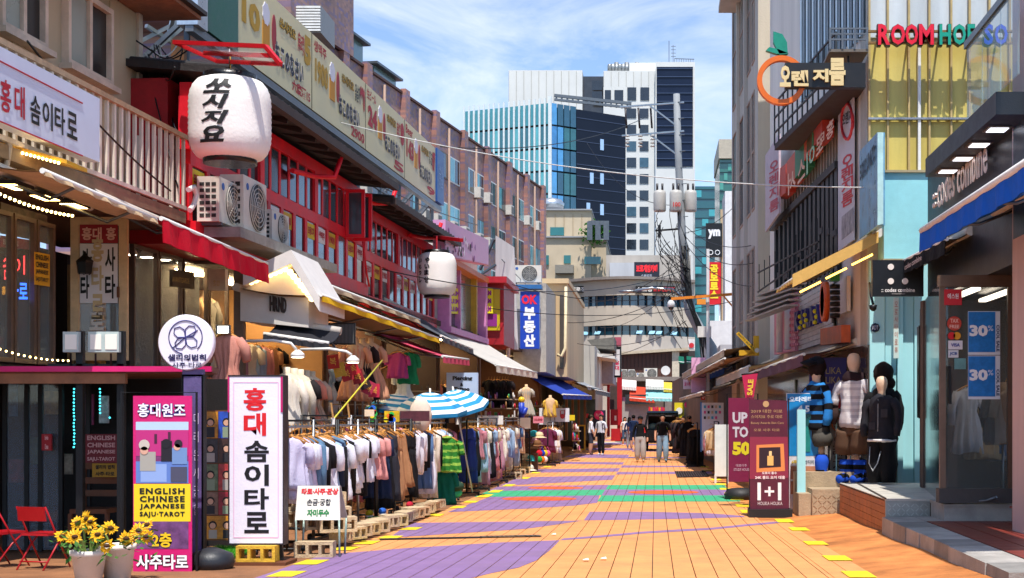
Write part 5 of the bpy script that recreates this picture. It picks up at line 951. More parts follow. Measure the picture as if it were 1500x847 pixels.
g_ = hang('polo', '2f7a2c', 'green polo shirt with thin yellow stripes hung facing the street', P(654, 632, 24.6), .05, 0, 1.12, hanger=True, strip='8fb84a')
hang('tshirt', '12705a', 'teal green garment hanging below the striped green polo shirt', P(652, 680, 24.9), .1, 1, .9)
sb_ = thing('rail_garment_bundle', 'white knit bag hanging from the rail beside the parasols', 'bag', P(616, 600, 23.5)); MB().ball(P(616, 608, 23.5), .2, 12, None, (1, .6, 1.5)).build('bag', cloth('d8c8b8'), sb_); MB().tube([P(611, 590, 23.5), P(616, 580, 23.5), P(621, 590, 23.5)], .012, 6).build('handle', cloth('d8c8b8'), sb_)
# second row in the shade
rack('dark clothes rail in the shade behind the long row', -4.85, 18.5, 27.5, 1.55, posts=4)
for i in range(22):
    kd = ('tshirt', 'pants', 'dress', 'longsleeve')[(i * 7) % 4]; cn = ('black', 'navy', 'charcoal', 'plum', 'denim blue', 'grey', 'brown', 'sand', 'rose')[(i * 5) % 9]
    hang(kd, CN[cn], '%s %s in the shaded second rail row, %s from the near end' % (cn, nm_[kd], ordinal(i)), (-4.85, 18.8 + .4 * i, 1.53), r.uniform(-.3, .3), i, 1, 'garments on the shaded second row')
XB = -3.9
for i, (a_, b_) in enumerate(((27.8, 33.0), (33.2, 38.6))): rack('steel clothes rail of the middle stall, %s half' % ('nearer' if i == 0 else 'farther'), XB, a_, b_, 1.5, posts=4)
seqB = ['indigo:pants', 'indigo:pants', 'black:longsleeve', 'black:pants', 'pale blue:pants', 'rose:tshirt', 'pale blue:pants', 'mauve:pants', 'ivory:tshirt', 'white:pants', 'black:pants', 'black:pants', 'pale blue:tshirt', 'rose:pants', 'mauve:pants', 'cream:tshirt', 'black:pants', 'rose:tshirt', 'mauve:pants', 'cream:pants', 'ivory:pants', 'ivory:tshirt', 'sand:pants', 'pale blue:tshirt', 'pale blue:longsleeve', 'ivory:longsleeve', 'cream:pants', 'ivory:pants', 'sand:tshirt', 'ivory:tshirt', 'cream:tshirt', 'white:tshirt', 'pale blue:pants', 'denim blue:tshirt', 'cream:tshirt', 'ivory:tshirt', 'rose:tshirt', 'cream:longsleeve']
for i, s in enumerate(seqB):
    cn, kd = s.split(':'); kd = 'pants' if i < 21 and i not in (5, 8, 12, 15) else kd; Y = 28.1 + i * .275; hang(kd, CN[cn], '%s %s, %s garment from the near end of the middle stall' % (cn, nm_[kd], ordinal(i)), (XB + r.uniform(-.04, .04), Y, 1.485), .5 + r.uniform(-.4, .3), i, r.uniform(.98, 1.12), 'garments on the middle stall rails')
rack('low clothes rail of white tops at the far stall', -3.55, 44.3, 48.5, 1.35, posts=3)
for i, cn in enumerate(['plum', 'plum', 'white', 'white', 'white', 'ivory', 'ivory', 'white', 'sand', 'brown', 'brown']): hang('tshirt' if i < 8 else 'skirt', CN[cn], '%s %s on the far stall rail, %s from the near end' % (cn, nm_['tshirt' if i < 8 else 'skirt'], ordinal(i)), (-3.55 + r.uniform(-.05, .05), 44.5 + .38 * i, 1.34), r.uniform(-.4, .4), i, 1.1, 'garments on the far stall rail')
# stock hung inside the shops
for sh, (pa, pb, n, zz, lbl) in enumerate(((372, 470, 10, 2.9, 'gabled-sign shop'), (480, 556, 12, 2.75, 'yellow-awning shop'), (565, 636, 14, 2.7, 'parasol shop'), (645, 698, 10, 2.6, 'piercing-sign shop'), (795, 862, 12, 2.3, 'blue-awning shop'))):
    for lv_ in range(2):
        for i in range(n):
            p = FL.uz(FL.u(pa) + (FL.u(pb) - FL.u(pa)) * (i + .5) / n, zz - 1.05 * lv_, -.75 - .3 * lv_); cn = r.choice(('white', 'sand', 'pink', 'black', 'rose', 'cream', 'pale blue', 'brown', 'grey', 'ivory', 'plum', 'denim blue', 'mauve')); kd = ('tshirt', 'dress', 'longsleeve', 'coat')[(i + lv_ + sh) % 4]
            hang(kd, CN[cn], '%s %s, %s in the %s row of the %s' % (cn, nm_[kd], ordinal(i), ('upper', 'lower')[lv_], lbl), p, 1.4 + r.uniform(-.9, .3), i, r.uniform(.85, 1.0), 'stock in the ' + lbl)
# concrete blocks weighing the rails
for i in range(17):
    k = i / 16; y = 16.2 + 7.0 * k; x = -3.72 + .03 * math.sin(i * 2.1); block('concrete block lying along the foot of the long rail row, %s from the near end' % ordinal(i), (x, y, gz(y) + .05), math.pi / 2 + r.uniform(-.5, .15) - .2, None, r.uniform(-.12, .1), r.uniform(.88, 1.02))
for i, (px, py, Y) in enumerate(((425, 765, 16.5), (447, 771, 16.3), (470, 775, 16.0), (462, 758, 16.4), (486, 764, 16.2), (478, 742, 16.5), (440, 752, 16.7), (494, 779, 15.9))): p = P(px, py, Y); block('concrete block in the heap behind the notice board, %s one' % ordinal(i), (p.x, p.y, max(p.z, gz(Y))), r.uniform(-.6, .6), None, 0, 1.1)
for i, (px, py, Y) in enumerate(((688, 717, 29.5), (699, 717, 29.5), (752, 702, 35.5), (757, 697, 36.5), (764, 693, 38))): p = G(px, py); block('concrete block under the middle stall rails, %s from the near end' % ordinal(i), (p.x, p.y, .0), r.uniform(-.4, .4), None, 0, 1.15)
# cloth bundle and clutter
cbn = thing('fabric_bundle', 'heap of green cloth and cushions at the end of the long rails', 'cloth', G(645, 738)); q = G(643, 738)
for i, (dx, dz, c) in enumerate(((-.25, .18, '6f9a6c'), (0, .22, '4f7a54'), (.2, .25, '2f4a38'), (.15, .12, '3ab88c'), (-.1, .08, '5a6a30'))): MB().ball((q.x + dx, q.y + .3 + .1 * i, dz + .05), .2, 12, None, (1, .8, .55)).build('cloth_roll', cloth(c), cbn)
for i, (px, py, c, cn) in enumerate(((560, 752, '2f62b8', 'blue'), (541, 755, 'c9b020', 'yellow'), (548, 748, 'd8d4cc', 'white'), (521, 760, '3a2a24', 'brown'), (600, 742, 'b8243a', 'red'), (580, 748, '2a2a2e', 'black'))):
    p = P(px, py, 19.5 + i * .5); t = thing('shoe', '%s shoe lying under the long rails' % cn, 'shoe', p); b = MB(); b.ball(p + Vector((0, 0, .03)), .1, 10, None, (.55, 1.3, .5)); b.build('upper', cloth(c), t); b = MB(); b.ball(p + Vector((0, 0, -.01)), .11, 10, None, (.5, 1.35, .18)); b.build('sole', flat('d8d4cc'), t)
gp_ = thing('green_cable', 'green hose lying under the long rails', 'hose', P(575, 758, 20)); MB().tube([P(540, 759, 19), P(575, 757, 20), P(615, 750, 22)], .015, 6).build('hose', mat('2f8a30', .5), gp_)
# cards and placards on the rails
for i, (x0, y0, x1, y1, c, Y, lb) in enumerate(((540, 595, 551, 618, '3a9a48', 19.6, 'small framed flower picture on the long rail'), (563, 602, 585, 618, 'e0b810', 20.6, 'yellow cartoonless sale print propped on the long rail'), (586, 602, 629, 617, '5a2a34', 22.5, 'dark maroon print propped on the long rail'), (534, 600, 548, 610, 'e8d0b0', 18.9, 'cream price card clipped to the long rail'), (700, 609, 737, 622, 'e8e4de', 33.0, 'blank white placard on the middle stall rail'), (758, 612, 777, 628, 'e6e2dc', 39.0, 'white placard at the far end of the middle stall'), (781, 610, 796, 620, 'e88a98', 42.0, 'pink price placard above the hats'), (790, 598, 812, 622, 'dcdfe4', 47.5, 'white framed print beside the yellow dress form'), (813, 598, 834, 618, 'dcdfe6', 48.5, 'white print with red heart and note behind the far stall'), (834, 608, 842, 616, 'e0c818', 49, 'yellow card at the end of the far stall'), (668, 600, 682, 606, 'e8e4d8', 30, 'small white card over the middle stall'))):
    lb = lb.replace('cartoonless ', ''); t = thing('placard', lb, 'placard', P((x0 + x1) / 2, y1, Y)); b = MB(); cbox(b, x0, y0, x1, y1, Y, .02); b.build('card', mat(c, .5, var=.45 if i in (0, 1, 2) else .06, scale=14, bump=0), t); MB().tube([P((x0 + x1) / 2, y1, Y + .03), P((x0 + x1) / 2, 628, Y + .03)], .012, 5).build('holder', STEEL, t)
    if i in (0, 1):
        for k in range(7): b = MB(); p = P(x0 + 2 + r.random() * (x1 - x0 - 4), y0 + 2 + r.random() * (y1 - y0 - 4), Y - .006); b.lathe(p, [(.04, 0), (.04, .002)], 8, axis='y'); b.build('dot_print', flat(('d82a2a', '2a6ad8', 'f0e020', '2ab84a', 'e86a1a')[k % 5]), t)
    if i == 6: letters(t, 'lettering', [lambda mb: ctext(mb, '10,000', x0 + 1.5, y0 + 3, x1 - 1.5, y1 - 3, Y, flat('a01830'), bold=.03, lift=.008)])
    if i == 8: b = MB(); b.ball(P(824, 610, Y - .02), .09, 8, flat('c0303a'), (1, .1, 1)); b.tube([P(821, 610, Y - .02), P(821, 602, Y - .02), P(827, 601, Y - .02), P(827, 608, Y - .02)], .02, 5, flat('c0303a')); b.build('note_print', None, t)
for i, (px, Y) in enumerate(((488, 17), (512, 18), (670, 29), (706, 33))): t = thing('price_tag', 'white clip price tag standing on the rails, %s from the left' % ordinal(i), 'price tag', P(px, 620, Y), 'clip price tags'); b = MB(); cbox(b, px - 2.5, 612, px + 2.5, 622, Y, .01); b.build('tag', flat('efece6'), t); b = MB(); b.bar(P(px, 612, Y), P(px - 3, 590, Y), .02); b.build('clip', mat('b98a50', .6), t)
# parasols
def parasol(label, px, py, Y, rad, tilt, rz, h=.34):
    t = thing('parasol', label, 'parasol', P(px, py, Y), 'striped parasols'); n = 8; rings = 8; ca, cb_ = cloth('e6ecf0'), cloth('2f8fc4'); b = MB()
    def pt(i, a): k = i / rings; return Vector((rad * k * math.cos(a), rad * k * math.sin(a), -h * k ** 1.7))
    for i in range(rings):
        for s in range(n):
            a0, a1 = 2 * math.pi * s / n, 2 * math.pi * (s + 1) / n; b.face([pt(i, a0), pt(i + 1, a0), pt(i + 1, a1), pt(i, a1)] if i else [pt(0, a0), pt(1, a0), pt(1, a1)], ca if i % 2 else cb_)
    for s in range(n):
        a0, a1 = 2 * math.pi * s / n, 2 * math.pi * (s + 1) / n; p, q = pt(rings, a0), pt(rings, a1); b.face([p, q, q - Vector((0, 0, .07)), p - Vector((0, 0, .07))], cb_)
    o = b.build('canopy', None, None); o.parent = t
    for s in range(n): b = MB(); a = 2 * math.pi * s / n; b.tube([pt(i, a) - Vector((0, 0, .012)) for i in range(rings + 1)], .008, 4); o = b.build('rib', STEEL, None); o.parent = t
    b = MB(); b.tube([(0, 0, .08), (0, 0, -(P(0, py, Y).z - .03) / math.cos(tilt) * .98)], .018, 6); o = b.build('pole', WHITEP, None); o.parent = t
    t.rotation_euler = (tilt, 0, rz)
parasol('blue and white striped parasol in front, over the long rails', 630, 575, 26.5, .72, .14, .2); parasol('blue and white striped parasol tilted behind the front one, nearest the piercing sign', 664, 572, 27.2, .66, .3, -.5); parasol('darker striped parasol in shade, leftmost of the three', 583, 577, 26.8, .6, .12, 1.2, .3)
# hats and bags stand
hs_ = thing('hat_stand', 'black wire grid stand of hats at the end of the middle stall', 'display stand', G(772, 694)); Yh2 = 39.6; b = MB()
for x in range(6): b.bar(P(765 + 2 * x, 625, Yh2), P(765 + 2 * x, 694, Yh2), .012)
for y in range(9): b.bar(P(765, 626 + 7.5 * y, Yh2), P(775, 626 + 7.5 * y, Yh2), .012)
b.build('wire_grid', BLACKM, hs_); b = MB(); b.bar(P(764, 622, Yh2), P(764, 695, Yh2), .03); b.bar(P(776, 622, Yh2), P(776, 695, Yh2), .03); b.build('post', BLACKM, hs_); b = MB(); b.box((PX(779, 40), 40, 0), (PX(787, 40), 40.3, PZ(664, 40))); b.build('wood_stand', WOOD, hs_)
hats = [('teal baseball', '2a9aa8', 782, 638), ('beige bucket', 'd8c8a0', 790, 640), ('cream straw sun', 'e0cfae', 783, 655), ('pale pink', 'd89a9c', 784, 648), ('navy', '2a3450', 768, 640), ('ivory bucket', 'e2d8c4', 771, 672), ('turquoise baseball', '3ab0b0', 777, 674), ('brown felt', '7a5436', 787, 652), ('tan straw', 'c9a878', 770, 685), ('white straw', 'dcd4c4', 776, 688)]
for i, (cn, c, px, py) in enumerate(hats):
    p = P(px, py, 40.2 - .05 * i); t = thing('hat', '%s hat on the hat stand' % cn, 'hat', p, 'hats on the stand'); MB().lathe(p, [(.12, 0), (.125, .06), (.09, .13), (.02, .15)], 12).build('crown', cloth(c), t); MB().lathe(p, [(.12, .0), (.22 if 'baseball' not in cn else .14, -.03), (.22 if 'baseball' not in cn else .14, -.02), (.12, .012)], 14).build('brim', cloth(c), t)
bags = [('red', 'c82030'), ('royal blue', '2040b0'), ('yellow', 'e8c020'), ('pink', 'e05a90'), ('green', '2a9a4a'), ('orange', 'e87a20'), ('white', 'e4e0da'), ('black', '202024')]
for i, (cn, c) in enumerate(bags):
    p = P(790 + 4 * (i % 4), 664 + 9 * (i // 4), 41.5 + .15 * i); t = thing('small_bag', '%s small bag hanging beside the hats' % cn, 'bag', p, 'small bags beside the hats'); MB().ball(p, .1, 10, None, (1, .5, 1)).build('pouch', cloth(c), t); MB().tube([p + Vector((-.06, 0, .07)), p + Vector((0, 0, .2)), p + Vector((.06, 0, .07))], .01, 5).build('strap', cloth(c), t)
# stall shelves with small goods
def shelf(label, x0, y0, x1, y1, Y, n, seed, colr=None):
    rr = random.Random(seed); t = thing('goods_shelf', label, 'shelf', P((x0 + x1) / 2, y1, Y)); b = MB()
    for k in range(3): yy = y0 + (y1 - y0) * (k + 1) / 3; cbox(b, x0, yy - 1, x1, yy + .6, Y, .5)
    b.build('boards', mat('a89884', .6), t); pals = colr or ['c82a3a', 'e8c030', '2a60b0', 'e0dcd4', '2a2a2c', 'd86a9a', '3a9a5a', 'b08050', 'e8e4e0', '7a4a9a']
    for i in range(n):
        k = i % 3; yy = y0 + (y1 - y0) * (k + 1) / 3 - 1; x = x0 + 1 + rr.random() * (x1 - x0 - 4); w_ = rr.uniform(1.5, 4); h_ = rr.uniform(3, (y1 - y0) / 3 - 2); b = MB()
        m = mat(rr.choice(pals), .5)
        if i % 3 == 0: b.ball(P(x, yy - h_ / 2, Y - .02), h_ / 2 * Y / F, 8, m, (w_ / h_, .8, 1))
        elif i % 3 == 1: b.lathe(P(x, yy, Y - .02), [(w_ / 2 * Y / F, 0), (w_ / 2 * Y / F, h_ * .7 * Y / F), (w_ / 5 * Y / F, h_ * Y / F)], 8, m)
        else: cbox(b, x, yy - h_, x + w_, yy, Y - .05, .15, m)
        b.build('goods', None, t)
shelf('crowded shelf of small accessories below the pale grey awning', 703, 572, 758, 612, 41.5, 40, 1); shelf('shelf of bags and shoes in the shade behind the long rails', 485, 575, 560, 628, 26, 30, 2, ['3a2a24', '2a2a30', '6a4a3a', '5a2030', '24303c', '8a6a4a']); shelf('shelf of toys and shoes beside the far blue awning', 770, 585, 800, 615, 50, 24, 3); shelf('dim shelf of folded clothes behind the parasols', 560, 560, 640, 600, 31, 26, 4, ['6a5a50', '8a7a6a', '3a3a40', 'a08a74', '5a2a3a']); shelf('low shelf of colourful trinkets past the far stall', 838, 618, 850, 660, 50, 26, 5)
for i in range(8): hang('dress', ('1c1a1c', '2a2224', '141416')[i % 3], 'black top on hangers under the pale grey awning, %s from the left' % ordinal(i), P(716 + 4 * i, 553, 42 + .1 * i), r.uniform(-.5, .5), i, .8, 'black tops under the pale grey awning')
torso('yellow topped headless dress form above the far stall', tuple(P(806, 617, 47.4) - Vector((0, 0, .62))), 'd8b04a', 0, 'tshirt', 1.0, stand=True); torso('grey dressed form standing in the accessory shop doorway', tuple(P(771, 620, 46.5) - Vector((0, 0, .2))), 'b0a89c', 0, 'dress', 1.0)
bt_ = thing('balloon_post', 'blue toy pump with a yellow face ball at the accessory stall', 'toy', P(766, 612, 41)); MB().tube([P(764, 590, 41), P(764, 612, 41)], .09, 8).build('body', mat('1f40b8', .4), bt_); MB().ball(P(764, 586, 41), .1, 10).build('ball', mat('e8c020', .4), bt_); MB().tube([P(764, 608, 41), P(768, 604, 41), P(771, 597, 41)], [.09, .08, .06], 8).build('arm', mat('1f40b8', .4), bt_)
ys = thing('yellow_framed_board', 'black sandwich board with a yellow frame near the two white-shirted men', 'sign', G(852, 660)); b = MB(); cbox(b, 847, 623, 857, 659, 58, .1); b.build('board', DARK, ys); b = MB(); rect_frame(b, P(852, 641, 57.95), (1, 0, 0), (0, 0, 1), 11 * 58 / F, 37 * 58 / F, .06, .06, (0, 1, 0)); b.build('frame', mat('e8b010', .5), ys)
# ================================================================== right side
FC = Fac((3.95, 12), (3.95, 22)); TEALW = mat('a9e2e6', .6, var=.12, scale=1.2, streak=True, key='tw'); WHW = mat('e6e0d8', .75, var=.2, scale=.9, streak=True, key='whw'); STONE = mat('a8a29a', .75, var=.3, scale=3, bump=.3, fine=50); STONED = mat('8a8680', .75, var=.3, scale=3, bump=.3, fine=50)
# --- kerb stones, red tiled terrace, steps
kb = thing('stone_kerb', 'grey granite kerb step along the fashion shop at lower right', 'kerb', onground(2.9, 15)); ys_ = [11.0, 11.75, 12.5, 13.25, 14.0, 14.75, 15.5, 16.3, 17.12]
for i in range(len(ys_) - 1):
    j = .012 * math.sin(i * 5); m_ = MB(); m_.hexa([(2.84 + j, ys_[i] + .006, -.1), (3.24, ys_[i] + .006, -.1), (3.24, ys_[i + 1] - .006, -.1), (2.84 + j, ys_[i + 1] - .006, -.1), (2.85 + j, ys_[i] + .006, .345), (3.24, ys_[i] + .006, .35), (3.24, ys_[i + 1] - .006, .35), (2.85 + j, ys_[i + 1] - .006, .345)]); m_.build('kerb_stone', STONE if i % 3 else STONED, kb)
te = thing('red_tile_terrace', 'terrace of dark red paving tiles behind the granite kerb', 'terrace', onground(4, 14)); RT = mat('7a2c20', .45, var=.25, scale=3); MB().box((3.25, 10, -.1), (7, 16.4, .335)).build('bed', mat('8a7a70', .8), te)
for i in range(10):
    for j in range(22): b = MB(); b.box((3.26 + .3 * i, 10.0 + .29 * j, .335), (3.545 + .3 * i, 10.28 + .29 * j, .352)); b.build('tile', RT, te)
sr = thing('red_tile_step', 'step faced with narrow upright red tiles at the right edge', 'step', onground(4.3, 14.6)); MB().box((3.98, 10, .3), (7, 15.2, .585)).build('core', mat('8a7a70', .8), sr)
for j in range(30): b = MB(); b.box((3.965, 10.0 + .173 * j, .355), (3.98, 10.163 + .173 * j, .575)); b.build('tile', RT, sr)
for j in range(12): b = MB(); b.box((3.98 + .26 * j, 15.2, .36), (4.23 + .26 * j, 15.215, .57)); b.build('tile', RT, sr)
b = MB(); b.box((3.95, 10, .587), (7, 15.23, .605)); b.build('tread', RT, sr)
# --- wooden platform
pf = thing('wooden_platform', 'low timber sided platform with pale ribbed deck before the blue shop', 'platform', onground(3.3, 19.3)); PLK = mat('a8663c', .6, var=.4, scale=5, streak=False, bump=.2); DECK = mat('c4beb2', .6, var=.25, scale=3, bump=.2)
zt = .565
for j in range(6):
    for i in range(4):
        y0 = 17.25 + i * 1.06; z0 = .0 + j * .093; b = MB(); b.box((2.9, y0 + .004, z0), (2.93, y0 + 1.052, z0 + .088)); b.build('plank', PLK, pf)
b = MB(); b.box((2.935, 17.26, -.05), (4.2, 21.48, zt - .03)); b.build('core', mat('5a4636', .8), pf)
for i in range(26): b = MB(); b.box((2.9, 17.22 + .164 * i, zt - .028), (4.2, 17.375 + .164 * i, zt)); b.build('deck_board', DECK, pf)
b = MB(); b.box((2.9, 17.2, zt - .27), (3.46, 17.24, zt - .03)); b.build('tread_plate', metalm('a0a09c', .4), pf)
for i in range(9):
    for j in range(4): c = Vector((2.95 + .058 * i, 17.198, zt - .245 + .055 * j)); b = MB(); b.bar(c - Vector((.018, 0, .018 * (-1) ** (i + j))), c + Vector((.018, 0, .018 * (-1) ** (i + j))), .008); b.build('tread_rib', metalm('b8b8b4', .35), pf)
b = MB(); b.bar((2.9, 17.2, zt + .008), (3.15, 21.45, zt + .008), .025, .015); b.build('edge_strip', mat('3a3028', .5), pf)
st = thing('stone_step', 'grey stone step between the timber platform and the glass door', 'step', onground(3.8, 16.8)); b = MB(); b.box((3.25, 16.45, .3), (3.46, 17.18, .352)); b.box((3.47, 16.42, .2), (4.3, 17.2, .52)); b.build('slab', STONE, st); b = MB(); b.box((3.46, 16.4, .521), (4.31, 17.22, .555)); b.build('tread', STONE, st); b = MB(); b.tube([(3.5, 16.5, .575), (3.75, 16.45, .58), (3.95, 16.3, .6), (4.05, 16.2, .65)], .018, 6); b.build('hose', GREYM, st)
s2 = thing('patterned_step', 'beige stepped plinth with diamond tread beside the cosmetics poster', 'step', onground(2.6, 21.9)); BE = mat('b09a7c', .7, var=.25, scale=4, bump=.4)
b = MB(); b.box((PX(1190, 21.6), 21.6, 0), (PX(1238, 21.6), 22.3, PZ(717, 21.6))); b.build('lower_tread', BE, s2); b = MB(); b.box((PX(1168, 21.9), 22.31, 0), (3.35, 23.2, PZ(693, 21.9))); b.build('upper_tread', BE, s2); b = MB(); b.box((PX(1168, 21.9), 21.7, 0), (PX(1189, 21.9), 22.3, .38)); b.build('side_block', BE, s2)
for i in range(7):
    for j in range(4): c = Vector((PX(1194, 21.6) + .075 * i, 21.597, .1 + .08 * j)); b = MB(); b.bar(c - Vector((.025, 0, .025 * (-1) ** (i + j))), c + Vector((.025, 0, .025 * (-1) ** (i + j))), .01); b.build('tread_rib', BE, s2)
tr = thing('teal_railing', 'low pale teal post and rail beside the striped mannequin', 'railing', onground(2.55, 22.2)); b = MB(); b.box((PX(1168, 22.1), 22.1, .3), (PX(1180, 22.1), 22.2, PZ(600, 22.1) * 1)); b.build('post', TEALW, tr)
for px in (1184, 1206, 1225, 1246, 1262): b = MB(); b.bar(P(px, 690, 22.8), P(px, 601, 22.8), .018); b.build('baluster', TEALW, tr)
b = MB(); b.bar(P(1176, 601, 22.8), P(1275, 600, 22.8), .03); b.build('top_rail', TEALW, tr)
# --- pale blue shop front facing us
tb = thing('teal_shop_building', 'building with teal panelled front and yellow translucent upper wall', 'building', (3.9, 22.2, 0)); Yt = 22.0
b = MB(); b.box((PX(1272, Yt), Yt + .15, 0), (7.5, 34, 9.9)); b.build('core', mat('b8b4ac', .7, var=.2), tb)
for x0, x1, dd in ((1274, 1296, .0), (1297, 1313, .02), (1314, 1322, -.06), (1323, 1338, .0), (1339, 1348, -.05), (1349, 1372, .02)): b = MB(); b.box((PX(x0, Yt), Yt + dd, .5), (PX(x1, Yt), Yt + .14, PZ(382, Yt))); b.build('panel', TEALW, tb)
b = MB(); b.box((PX(1316, Yt), Yt - .03, .5), (PX(1319, Yt), Yt + .1, 4)); b.build('seam', mat('2a3c3e', .6), tb)
b = MB(); cbox(b, 1295, 252, 1362, 379, 21.5, .6); b.build('sign_box', mat('98dae0', .5, var=.08), tb); b = MB(); cbox(b, 1293, 249, 1364, 252.5, 21.45, .7); b.build('sign_box_trim', mat('a89a78', .6), tb); b = MB(); cbox(b, 1293, 379, 1364, 384, 21.45, .7); b.build('sign_box_trim', mat('a89a78', .6), tb)
PLY = mat('cdbb66', .35, var=.22, scale=2, streak=True, key='ply'); PLW = mat('c9d0d2', .35, var=.2, scale=2, streak=True, key='plw')
xs = [1274, 1301, 1332, 1362, 1394, 1421, 1450, 1480, 1510]
for i in range(len(xs) - 1):
    b = MB(); cbox(b, xs[i], 175, xs[i + 1] - .6, 262, Yt + .08, .06); b.build('polycarbonate_panel', PLY, tb); b = MB(); cbox(b, xs[i], 62, xs[i + 1] - .6, 173.5, Yt + .08, .06); b.build('polycarbonate_panel', PLY, tb); b = MB(); cbox(b, xs[i], -60, xs[i + 1] - .6, 55, Yt + .08, .06); b.build('white_panel', PLW, tb)
    b = MB(); cbox(b, xs[i] - 1.6, -60, xs[i] + 1.2, 262, Yt, .08); b.build('batten', mat('b9a06a', .5, var=.2), tb)
b = MB(); cbox(b, 1345, 64, 1349, 262, Yt - .02, .08); b.build('white_post', WHITEP, tb); b = MB(); cbox(b, 1272, 172, 1510, 175, Yt - .04, .1); b.build('rail', metalm('b8bcc0'), tb)
b = MB(); cbox(b, 1272, 44, 1510, 47, Yt - .3, .06); cbox(b, 1272, 61, 1510, 64, Yt - .3, .06); b.build('sign_rail', mat('8a6a3a', .5), tb)
for x in (1284, 1330, 1375, 1420, 1460): b = MB(); b.bar(P(x, 53, Yt - .3), P(x, 53, Yt + .05), .03); b.build('bracket', mat('8a6a3a', .5), tb)
rh = thing('room_hof_sign', 'raised red and green ROOM HOF letters on the yellow wall', 'sign', P(1360, 67, Yt - .3))
for s, x0, w_, c in (('R', 1286, 19, 'e01030'), ('O', 1305, 22, 'e01030'), ('O', 1326, 20, 'e01030'), ('M', 1346, 23, 'e01030'), ('H', 1376, 18, '109a80'), ('O', 1396, 20, '109a80'), ('F', 1417, 12, '109a80'), ('S', 1441, 15, '1040d0'), ('O', 1457, 20, '1040d0')):
    b = MB(); ctext(b, s, x0 - .8, 35, x0 + w_ - .5, 67.5, Yt - .36, mat('141416', .5), bold=.05, thick=.10, lift=-.1); o = b.build('letter_shell', None, rh, fixn=False); b = MB(); ctext(b, s, x0, 36, x0 + w_ - 1.5, 66, Yt - .40, mat(c, .35, var=.06), bold=.03, thick=.02); o = b.build('letter', None, rh, fixn=False)
es = thing('blue_photo_sign_box', 'pale blue box sign with faded water picture and dark letters, beside the yellow wall', 'sign', P(1275, 350, 21.6)); a0, a1, a2, a3 = P(1259, 222, 22.6), P(1285, 194, 20.8), P(1285, 330, 20.8), P(1259, 350, 22.6); b = MB(); b.prism([a0, a1, a2, a3], (.12, .02, 0)); b.build('picture_face', mat('6fa8cc', .3, var=.5, scale=3.5, bump=0), es); b = MB(); b.prism([P(1285.5, 194, 20.78), P(1294, 194, 20.78), P(1294, 328, 20.78), P(1285.5, 330, 20.78)], (.0, 1.2, 0)); b.build('side', mat('b4dcdc', .5), es)
b = MB(); text_into(b, 'ECKO UNLTD', a0.lerp(a3, .36) + (a1 - a0) * .1, (a0 + (a3 - a0) * .36) + (a1 - a0) * .95 + Vector((0, 0, .12)), a0.lerp(a3, .18) + (a1 - a0) * .1, flat('1c3040'), bold=.04, lift=.02); b.build('lettering', None, es, fixn=False)
adt = thing('alarm_badge', 'small dark octagonal ADT alarm badge on the teal wall', 'badge', P(1282, 480, Yt)); b = MB(); b.lathe(P(1282, 480, Yt - .02), [(.075, 0), (.075, .02)], 8, axis='y'); b.build('plate', flat('16203a'), adt); letters(adt, 'lettering', [lambda mb: ctext(mb, 'ADT', 1277.5, 477, 1286.5, 483, Yt - .022, flat('c8d0e0'))])
nt_ = thing('vertical_notice', 'narrow vertical notice strip on the teal wall', 'notice', P(1313, 480, Yt)); b = MB(); cbox(b, 1309, 436, 1316.5, 525, Yt - .1, .02); b.build('strip', flat('c8dcd4'), nt_); letters(nt_, 'lettering', [lambda mb: vtext(mb, '오로사타이로홍', 1310.5, 440, 1315, 518, Yt - .1, flat('b05030'), gap=.3)])
cctv = thing('cctv_camera', 'black dome camera under the black codes sign', 'camera', P(1278, 444, 20)); MB().lathe(P(1279, 447, 20), [(.06, 0), (.05, -.06), (.02, -.09)], 12).build('dome', BLACKM, cctv); MB().tube([P(1279, 446, 20), P(1275, 430, 20.3), P(1274, 415, 21.5)], .02, 6).build('arm', BLACKM, cctv)
# --- fashion shop (right edge)
cc = thing('fashion_shop_building', 'dark fronted fashion shop with canopy sign and glass door at right edge', 'building', (4.4, 16, .3)); DKP = mat('20242a', .35, var=.15, scale=2)
b = MB(); b.box((3.97, 15.05, 3.3), (8, 19.9, 5.2)); b.build('sign_wall', DKP, cc); b = MB(); b.box((3.9, 19.9, .3), (8, 20.1, 3.3)); b.build('back_wall', mat('5a4a40', .7, var=.4, scale=1.5), cc); b = MB(); b.box((3.5, 16.6, .3), (8, 19.9, .55)); b.build('shop_floor', mat('6a625a', .4), cc); b = MB(); b.prism([(3.45, 16.5, .56), (3.92, 19.95, .56), (3.92, 19.95, 3.28), (3.45, 16.5, 3.28)], (.04, 0, 0)); b.build('side_glass', glass('15161a', .05, 1), cc)
for i in range(3): b = MB(); b.box((4.0 + .5 * i, 17.2, 3.2), (4.1 + .5 * i, 19, 3.24)); b.build('strip_light', flat('fff0d8', emit=4), cc)  # glowing strips added to brighten the shop interior, no known lamps here
for i in range(9): cn = ('white', 'black', 'sand', 'denim blue', 'rose', 'grey', 'ivory', 'navy', 'brown')[i]; hang(('coat', 'tshirt', 'dress')[i % 3], CN[cn], '%s %s inside the fashion shop behind the glass door' % (cn, ('coat', 't-shirt', 'dress')[i % 3]), (4.25 + .13 * i, 18.6 + .1 * i, 2.1), .5, i, 1, 'stock inside the fashion shop')
b = MB()
b = MB(); b.box((3.58, 14.35, 4.78), (3.97, 18.1, 5.02)); b.build('canopy', mat('1b1d21', .4), cc); b = MB(); b.box((3.93, 14.2, 3.55), (4.2, 15.0, 5.04)); b.build('canopy_cheek', mat('20303c', .35), cc)
